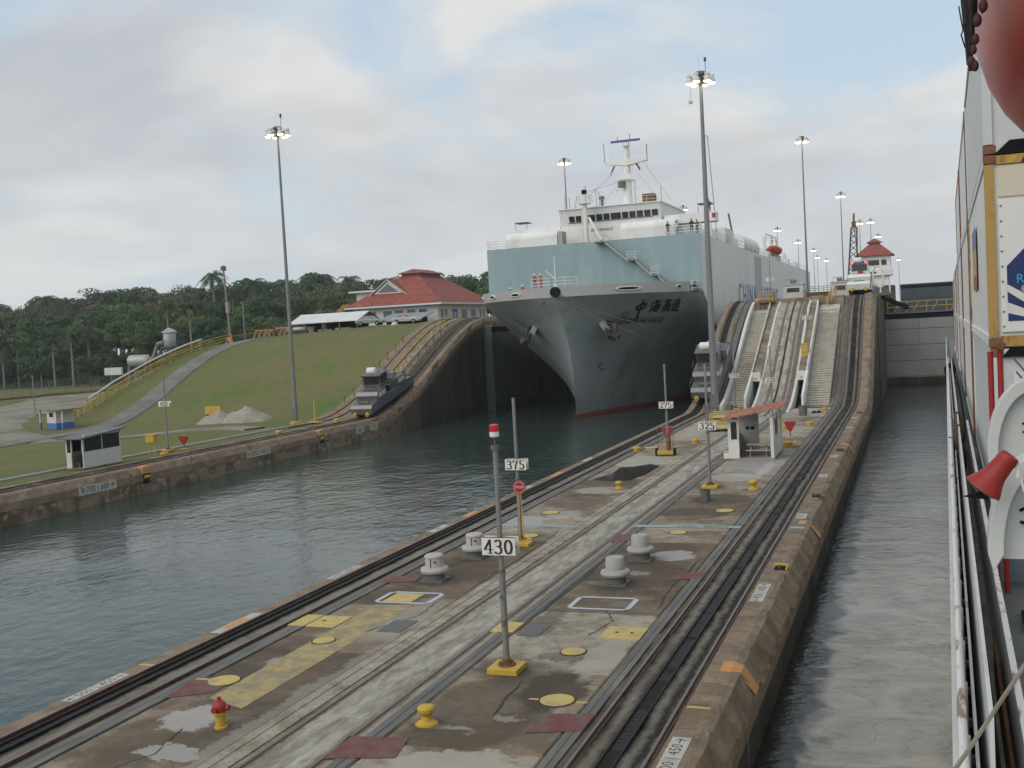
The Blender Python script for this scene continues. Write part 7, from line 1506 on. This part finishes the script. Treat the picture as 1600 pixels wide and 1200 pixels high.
cradle(12.2, .82, 7.45, .46, .78, .10, .35); cradle(8.2, .56, 7.25, .335, .70, .10, .12)
ow(MB().box(.95, 1.3, 12.5, 12.8, 5.2, 7.5), 'cradle_pedestal', m_sw); ow(MB().box(.70, 1.0, 8.5, 8.8, 5.2, 7.3), 'cradle_pedestal', m_sw)
# red fire mains
for x in (.525, .64): ow(MB().tube([(x, 15.5, 4.9), (x, 15.5, 8.38)], .036, 12).lathe([(.05, 6.9), (.05, 6.96)], (x, 15.5, 0), 12), 'fire_main', m_red, smooth=True)
ow(MB().lathe([(.05, -.03), (.07, 0), (.05, .03)], (.64, 15.4, 8.45), 10, 'y'), 'pipe_valve', m_rust)
# red hooded floodlight and the small red blocks beside it
t = thing('covered_floodlight', 'red bell-shaped hood on a floodlight leaning over the near ship rail', 'floodlight', OL(.27, 7.9, 7.86), ANG); t.scale = (.47, .47, .47)
Mh = Matrix.Rotation(rad(38), 4, 'Y')
MB().lathe([(.10, .36), (.135, .34), (.15, .24), (.145, .22), (.158, .05), (.165, .0), (.20, -.10), (.25, -.2), (.27, -.26), (.24, -.25), (.12, 0), (.09, .3)], n=26).xf(Mh).build('red_hood', m_red, t, smooth=True)
MB().lathe([(.20, -.24), (.17, -.30), (.05, -.33)], n=20).xf(Mh).build('lamp_glass', m_glass, t, smooth=True); MB().lathe([(.225, -.25), (.21, -.28), (.19, -.27)], n=20).xf(Mh).build('lamp_ring', m_wood, t)
MB().tube([(.15, 0, .15), (.3, .02, .12), (.38, .05, -.25)], .02, 8).cbox((.3, .02, .1), (.05, .05, .3)).build('bracket', m_white, t)
MB().hexa([(-.42, 0, -.32), (-.1, 0, -.36), (-.1, .05, -.36), (-.42, .05, -.32), (-.40, 0, -.31), (-.1, 0, -.22), (-.1, .05, -.22), (-.40, .05, -.31)]).build('canvas_flap', m_dark, t)
t = thing('red_locker', 'small dark red blocks at the right edge below the red hood', 'fitting', OL(.66, 6.2, 7.5), ANG)
MB().cbox((.0, 0, .0), (.1, .12, .17)).xf(Matrix.Rotation(rad(-38), 4, 'Y')).build('red_block', m_red, t, bevel=.01); MB().cbox((.09, 0, -.2), (.1, .12, .14)).xf(Matrix.Rotation(rad(-30), 4, 'Y')).build('red_block', m_red, t, bevel=.01)
t = thing('white_valve', 'small white hand valve at the right edge beside the red hood', 'valve', OL(.72, 7.2, 7.55), ANG); MB().tube([(0, 0, -.25), (0, 0, .1)], .018, 8).tube([(-.04, 0, .08), (.04, 0, .12)], .014, 6).cbox((0, 0, -.1), (.06, .05, .05)).build('valve_body', m_white, t)
t = thing('dark_bundle', 'bundle of dark ropes and fenders hung inside the near ship rail', 'ropes', OL(.19, 26.2, 6.05), ANG)
for (dx, dy, dz, r) in ((-.02, 0, 0, .10), (.03, 1.5, -.1, .11), (.05, -1.0, -.3, .09), (.0, 3.0, .02, .09)): MB().lathe([(r*.5, -.35), (r, -.2), (r*1.05, .1), (r*.6, .3)], (dx, dy, dz), 10).build('rope_coil', mat('old_rope', (.07, .055, .045), .9, 0, .4, 12), t, smooth=True)
t = thing('dark_bundle', 'dark knotted rope at the far bend of the near ship rail', 'ropes', OL(.12, 61, 5.7), ANG); MB().lathe([(.1, -.5), (.25, -.3), (.3, .1), (.1, .35)], n=10).build('rope_knot', m_dark, t)
ow(MB().tube([(-.03, 26.3, 6.06), (.19, 26.4, 6.0)], .012, 6), 'rail_lashing', m_dark)
t = thing('mooring_rope', 'thin worn rope slanting across the lower right corner', 'rope', (0, 0, 0), ANG); MB().tube([(-.14, 5.0, 6.8), (.07, 5.35, 7.0), (.33, 5.8, 7.26), (.8, 6.5, 7.7)], .011, 6).build('rope_strand', m_wood, t, smooth=True)

# containers
m_cw = layered('reefer_white', [(0.70, 0.71, 0.69), ((0.60, 0.61, 0.59), .5, (1, 1, .4), 0.45, 0.65, 0.6), ((0.40, 0.30, 0.20), 2.5, (1, .6, .18), 0.62, 0.74, 0.45), ((0.25, .11, .05), 9, (1, 1, .5), 0.70, 0.75, 0.8)], rough=.5, bump=.1, bscale=5, space='O')
m_cg = layered('reefer_grey', [(0.55, 0.57, 0.57), ((0.47, 0.49, 0.485), .5, (1, 1, .4), 0.45, 0.65, 0.6), ((0.22, 0.17, 0.12), 2.5, (1, .6, .25), 0.66, 0.78, 0.6)], rough=.5, bump=.1, bscale=5, space='O')
m_co = layered('orange_rusty_frame', [(0.42, 0.27, 0.09), ((0.16, 0.06, 0.03), 5, (1, 1, .35), 0.5, 0.6, 0.9), ((0.48, 0.30, 0.12), 5, X1, 0.55, 0.7, 0.6)], rough=.7, bump=.3, space='O')
m_crust = layered('rusty_frame', [(0.22, 0.10, 0.06), ((0.11, 0.055, 0.04), 3, X1, 0.45, 0.6, 0.8)], rough=.85, bump=.4, space='O')
m_cream = layered('cream_panel', [(0.60, 0.56, 0.45), ((0.36, 0.30, 0.20), 3, (1, 1, .3), 0.5, 0.7, 0.7)], rough=.55, bump=.1, space='O')
m_navy = mat('navy_panel', (.018, .035, .12), .45); m_cyan = mat('cyan_lettering', (.05, .35, .60), .5); m_hz = mat('hazard_black', (.03, .03, .03), .6)
CW, CL, CH = 2.44, 12.19, 2.86
def container(label, lx, ly, z, mside, mframe, detail=False, grp='containers stacked on the near ship', hgt=CH):
    t = thing('shipping_container', label, 'container', (0, 0, 0), ANG, group=grp); p = Matrix.Rotation(ANG, 4, 'Z') @ Vector((lx, ly, z)); t.location = p
    MB().box(.03, CW-.03, .05, CL-.03, .12, hgt-.1).build('body', mside, t)
    for (x, y) in ((0, 0), (CW-.16, 0), (0, CL-.16), (CW-.16, CL-.16)): MB().box(x+(.03 if x > 1 else 0), x+(.16 if x > 1 else .13), y, y+.16, .14, hgt-.14).build('corner_post', mframe, t)
    c0 = None; mcs = m_crust if mframe is not m_cw else mframe
    for x in (0, CW-.17):
        for y in (0, CL-.17):
            for zz in (0, hgt-.12):
                if c0 is None: c0 = MB().box(-.004, .174, -.004, .174, 0, .12).build('corner_casting', mcs, t)
                else: inst('corner_casting', c0, t, (x, y, zz))
    MB().box(.0, .05, .16, CL-.16, .0, .16).build('bottom_rail', mside, t); MB().box(.0, .05, .16, CL-.16, hgt-.12, hgt-.01).build('top_rail', mside, t)
    MB().box(.16, CW-.16, 0, .08, .0, .16).build('end_sill', mframe, t); MB().box(.16, CW-.16, 0, .08, hgt-.14, hgt-.01).build('end_header', mframe, t)
    return t
F1, F2, F3 = 17.9, 31.4, 44.9
zt2, zt1, zt0 = 8.35, 8.35+CH, 8.35-CH
near = container('near container with orange rusty corner post and navy emblem panel on its end', .60, F1, zt2, m_cw, m_co)
def endfit(t, navy=True, bolts=True, mp=m_cream):
    MB().box(.18, CW-.2, .02, .045, CH-.62, CH-.16).build('header_panel', mp, t)
    f = MB().box(.18, CW-.22, .0, .035, .22, CH-.66).build('machinery_panel', m_cw, t)
    if navy:
        MB().prism([(.27, .38), (CW-.5, .38), (CW-.5, 1.2), (CW-.75, 1.5), (.56, 1.5), (.27, 1.2)], -.008, -.001).build('navy_emblem', m_navy, f)
        MB().prism([(.27, .50), (.27, .66), (.62, .50), (.62, .40)], -.012, -.009).build('white_stripe', m_white, f); MB().prism([(.27, .82), (.27, .93), (.9, .52), (.9, .40), (.84, .40)], -.0135, -.0125).build('white_stripe', m_white, f)
        text_part('panel_lettering', 'R-134a', .19, m_cyan, f, on_front(.66, -.0145, 1.0)); text_part('panel_lettering', '@ COOL', .12, m_white, f, on_front(.70, -.0145, .86))
    mb = MB()
    for k in range(9):
        for x in (.21, 1.1, 1.9): 
            if x == .21 or k in (0, 8): mb.lathe([(.016, -.01), (.016, .0)], (x, 0, .3+.225*k), 6, 'y')
    mb.build('panel_bolts', m_galvd, f)
    MB().tube([(.80, -.01, 2.05), (.66, -.01, 2.0), (.66, -.01, 1.72), (.95, -.01, 1.68), (1.2, -.01, 1.72)], .012, 6).build('gasket_line', m_galvd, f)
    MB().prism([(.16, CH+.02), (.36, CH+.20), (1.7, CH+.20), (1.9, CH+.02)], -.02, .3).build('gooseneck_recess', m_dark, t)
    MB().prism([(.16, -.16), (.30, .0), (1.7, .0), (1.9, -.16)], -.02, .3).build('gooseneck_recess', m_dark, t)
    for k in range(9): MB().hexa([(.3+.2*k, -.006, CH-.14), (.4+.2*k, -.006, CH-.14), (.4+.2*k, -.001, CH-.14), (.3+.2*k, -.001, CH-.14), (.36+.2*k, -.006, CH-.03), (.46+.2*k, -.006, CH-.03), (.46+.2*k, -.001, CH-.03), (.36+.2*k, -.001, CH-.03)]).build('hazard_stripe', m_hz if k % 2 else m_yellow, t)
endfit(near)
for (y, h_, m_) in ((6.2, 1.2, m_navy),): pass
M90 = Matrix.Translation((0.0, 7.0, 1.45)) @ Matrix.Rotation(rad(-90), 4, 'Z') @ Matrix.Rotation(rad(90), 4, 'X')
MB().box(-.003, .001, 5.6, 8.4, 1.1, 2.15).build('side_label', mat('yellow_side_label', (.45, .33, .16), .6), near); MB().box(-.005, -.0035, 5.6, 8.4, 1.8, 2.2).build('side_label', mat('blue_side_label', (.18, .2, .33), .6), near); MB().box(-.005, -.0035, 5.6, 8.4, .95, 1.25).build('side_label', mat('red_side_label', (.35, .12, .10), .6), near)
up = container('upper near container with smooth pale end, half hidden by the lifeboat', .60, F1, zt1+.02, m_cg, m_cg)
f = MB().box(.55, CW-.3, .0, .04, .55, 2.3).build('machinery_panel', m_cw, up); MB().box(.85, 1.3, -.01, -.002, .9, 1.6).build('panel_mark', m_white, f); MB().box(.85, .98, -.015, -.003, .9, 1.05).build('panel_mark', m_navy, f)
lowr = container('lowest near container behind diagonal lashing rods', .62, F1, zt0-.02, m_cg, m_cg)
MB().box(.3, 2.1, .0, .035, .2, 2.5).build('machinery_panel', m_cw, lowr)
t = thing('lashing_rod', 'pair of diagonal lashing rods across the lowest container end', 'lashing rod', (0, 0, 0), ANG)
for d in (0, .22): MB().tube([(.9+d*.2, 17.7, 8.2-d), (2.6+d*.2, 17.6, 5.9-d)], .016, 6).build('rod', m_galvd, t)
L_far = [(F2, zt0, m_cw, 'lowest container of the second bay'), (F2, zt2, m_cw, 'middle container of the second bay, plain white side'), (F2, zt1+.02, m_cw, 'top container of the second bay with a rusty end post'),
         (F3, zt0, m_cg, 'lowest container of the third bay'), (F3, zt2, m_cw, 'middle container of the third bay'), (F3, zt1+.02, m_cw, 'top container of the third bay'),
         (58.4, zt0, m_cw, 'lowest container of the fourth bay'), (58.4, zt2, m_cg, 'top container of the fourth bay, lower than the third bay'),
         (71.9, zt0, m_cg, 'lowest container of the fifth bay'), (71.9, zt2, m_cw, 'top container of the fifth bay'), (85.4, zt0, m_cw, 'lowest container of the sixth bay'), (85.4, zt2-.2, m_cg, 'top container of the farthest bay')]
for (fy, z, m_, l) in L_far: container(l+', along the right edge', .60 if fy < 50 else .62, fy, z, m_, m_crust)
ow(MB().box(.5, 9, 17.3, 99, 4.7, 5.2), 'hatch_coaming', m_sg); ow(MB().box(.22, 12, 97, 150, 3.5, 4.7), 'bow_deck', m_sg)
# lifeboat overhead and its falls
t = thing('lifeboat', 'weathered dark red lifeboat hull hanging overhead in the top right corner', 'lifeboat', OL(1.66, 10.6, 11.72), ANG)
mb = MB(); vs = []; n1, n2 = 25, 28
for i in range(n1):
    u = i/(n1-1)*2-1; ww = max(.03, (1-abs(u)**2.4)**.62)*1.36; zz = .35*u*u
    for k in range(n2):
        a = 2*math.pi*k/n2; ca, sa = math.cos(a), math.sin(a); vs.append((ww*math.copysign(abs(ca)**.85, ca), u*4.0, zz+(1.42*(1-abs(u)**4*.5) if sa < 0 else .5)*math.copysign(abs(sa)**.95, sa)))
mb.add(vs, [(i*n2+k, i*n2+(k+1) % n2, (i+1)*n2+(k+1) % n2, (i+1)*n2+k) for i in range(n1-1) for k in range(n2)])
m_lbn = layered('lifeboat_red_gelcoat', [(0.46, 0.06, 0.035), ((0.42, 0.20, 0.15), 1.0, (1, .4, 1), 0.5, 0.68, 0.35), ((0.16, 0.03, 0.02), 2.2, (1, .5, 1), 0.56, 0.74, 0.6)], rough=.35, bump=.05, space='O')
mb.build('boat_hull', m_lbn, t, smooth=True); MB().sweep([(-.03, -1.50), (.03, -1.50), (.03, -1.36), (-.03, -1.36)], [-3.4+.34*i for i in range(21)], lambda y: .35*(y/4)**2+.0, fix=-50).build('keel', m_crust, t)
MB().tube([(-1.34*(1-abs(u)**2.4)**.62-.02, u*4, .35*u*u+.02) for u in [(-.95+.095*i) for i in range(21)]], .035, 6).build('rubbing_strake', m_crust, t, smooth=True)
t = thing('rope_falls', 'dark tangle of hoisting ropes and floats hanging beside the lifeboat', 'ropes', (0, 0, 0), ANG)
m_rope = mat('tarred_rope', (.035, .028, .03), .9, 0, .3, 10)
Y0 = 9.0
for k, (xa, za, xb, zb, xc, zc_) in enumerate(((.20, 11.6, .20, 11.15, .215, 10.8), (.225, 11.6, .225, 11.1, .23, 10.78), (.25, 11.6, .245, 11.1, .235, 10.76), (.275, 11.6, .26, 11.2, .265, 10.95), (.18, 11.6, .19, 11.3, .215, 10.95), (.30, 11.6, .285, 11.3, .275, 11.1), (.335, 11.6, .335, 11.25, .33, 11.2))):
    MB().tube([(xa, Y0-.1*k*.3, za), (xb, Y0, zb), (xc, Y0+.02*k, zc_)], .010+.003*(k % 3), 7).build('rope', m_rope, t, smooth=True)
mfl = mat('dark_red_float', (.06, .025, .024), .7)
for (x, z, r) in ((.33, 11.20, .034), (.287, 11.10, .033), (.272, 10.965, .027), (.256, 10.89, .024), (.238, 10.80, .030), (.262, 10.77, .028)):
    MB().lathe([(.01, r*1.5), (r*.8, r*.9), (r, 0), (r*.8, -r*.9), (.01, -r*1.4)], (x, Y0-.08, z), 14).build('float', mfl, t, smooth=True)
MB().tube([(.20, Y0, 11.25), (.165, Y0, 11.24), (.19, Y0, 11.06), (.175, Y0, 11.03), (.20, Y0, 10.93)], .006, 6).build('shackle_loop', m_rope, t)
MB().tube([(.20, Y0, 11.7), (.205, Y0, 11.3), (.21, Y0, 11.1)], .035, 8, .02).build('rope_bundle', m_rope, t, smooth=True)

# ================================================================ haze over the river air
HZ = bpy.data.materials.new('haze_air'); HZ.use_nodes = True; n_ = HZ.node_tree.nodes; n_.clear()
pv = n_.new('ShaderNodeVolumePrincipled'); pv.inputs['Color'].default_value = (.93, .96, 1, 1); pv.inputs['Density'].default_value = 0.00018; pv.inputs['Anisotropy'].default_value = .2
oo = n_.new('ShaderNodeOutputMaterial'); HZ.node_tree.links.new(pv.outputs[0], oo.inputs['Volume'])
hz_ = MB().box(-1400, 700, -330, 1500, -12, 62).build('haze', HZ); setl(hz_, 'thin haze hanging over the whole lock', 'haze', kind='stuff')
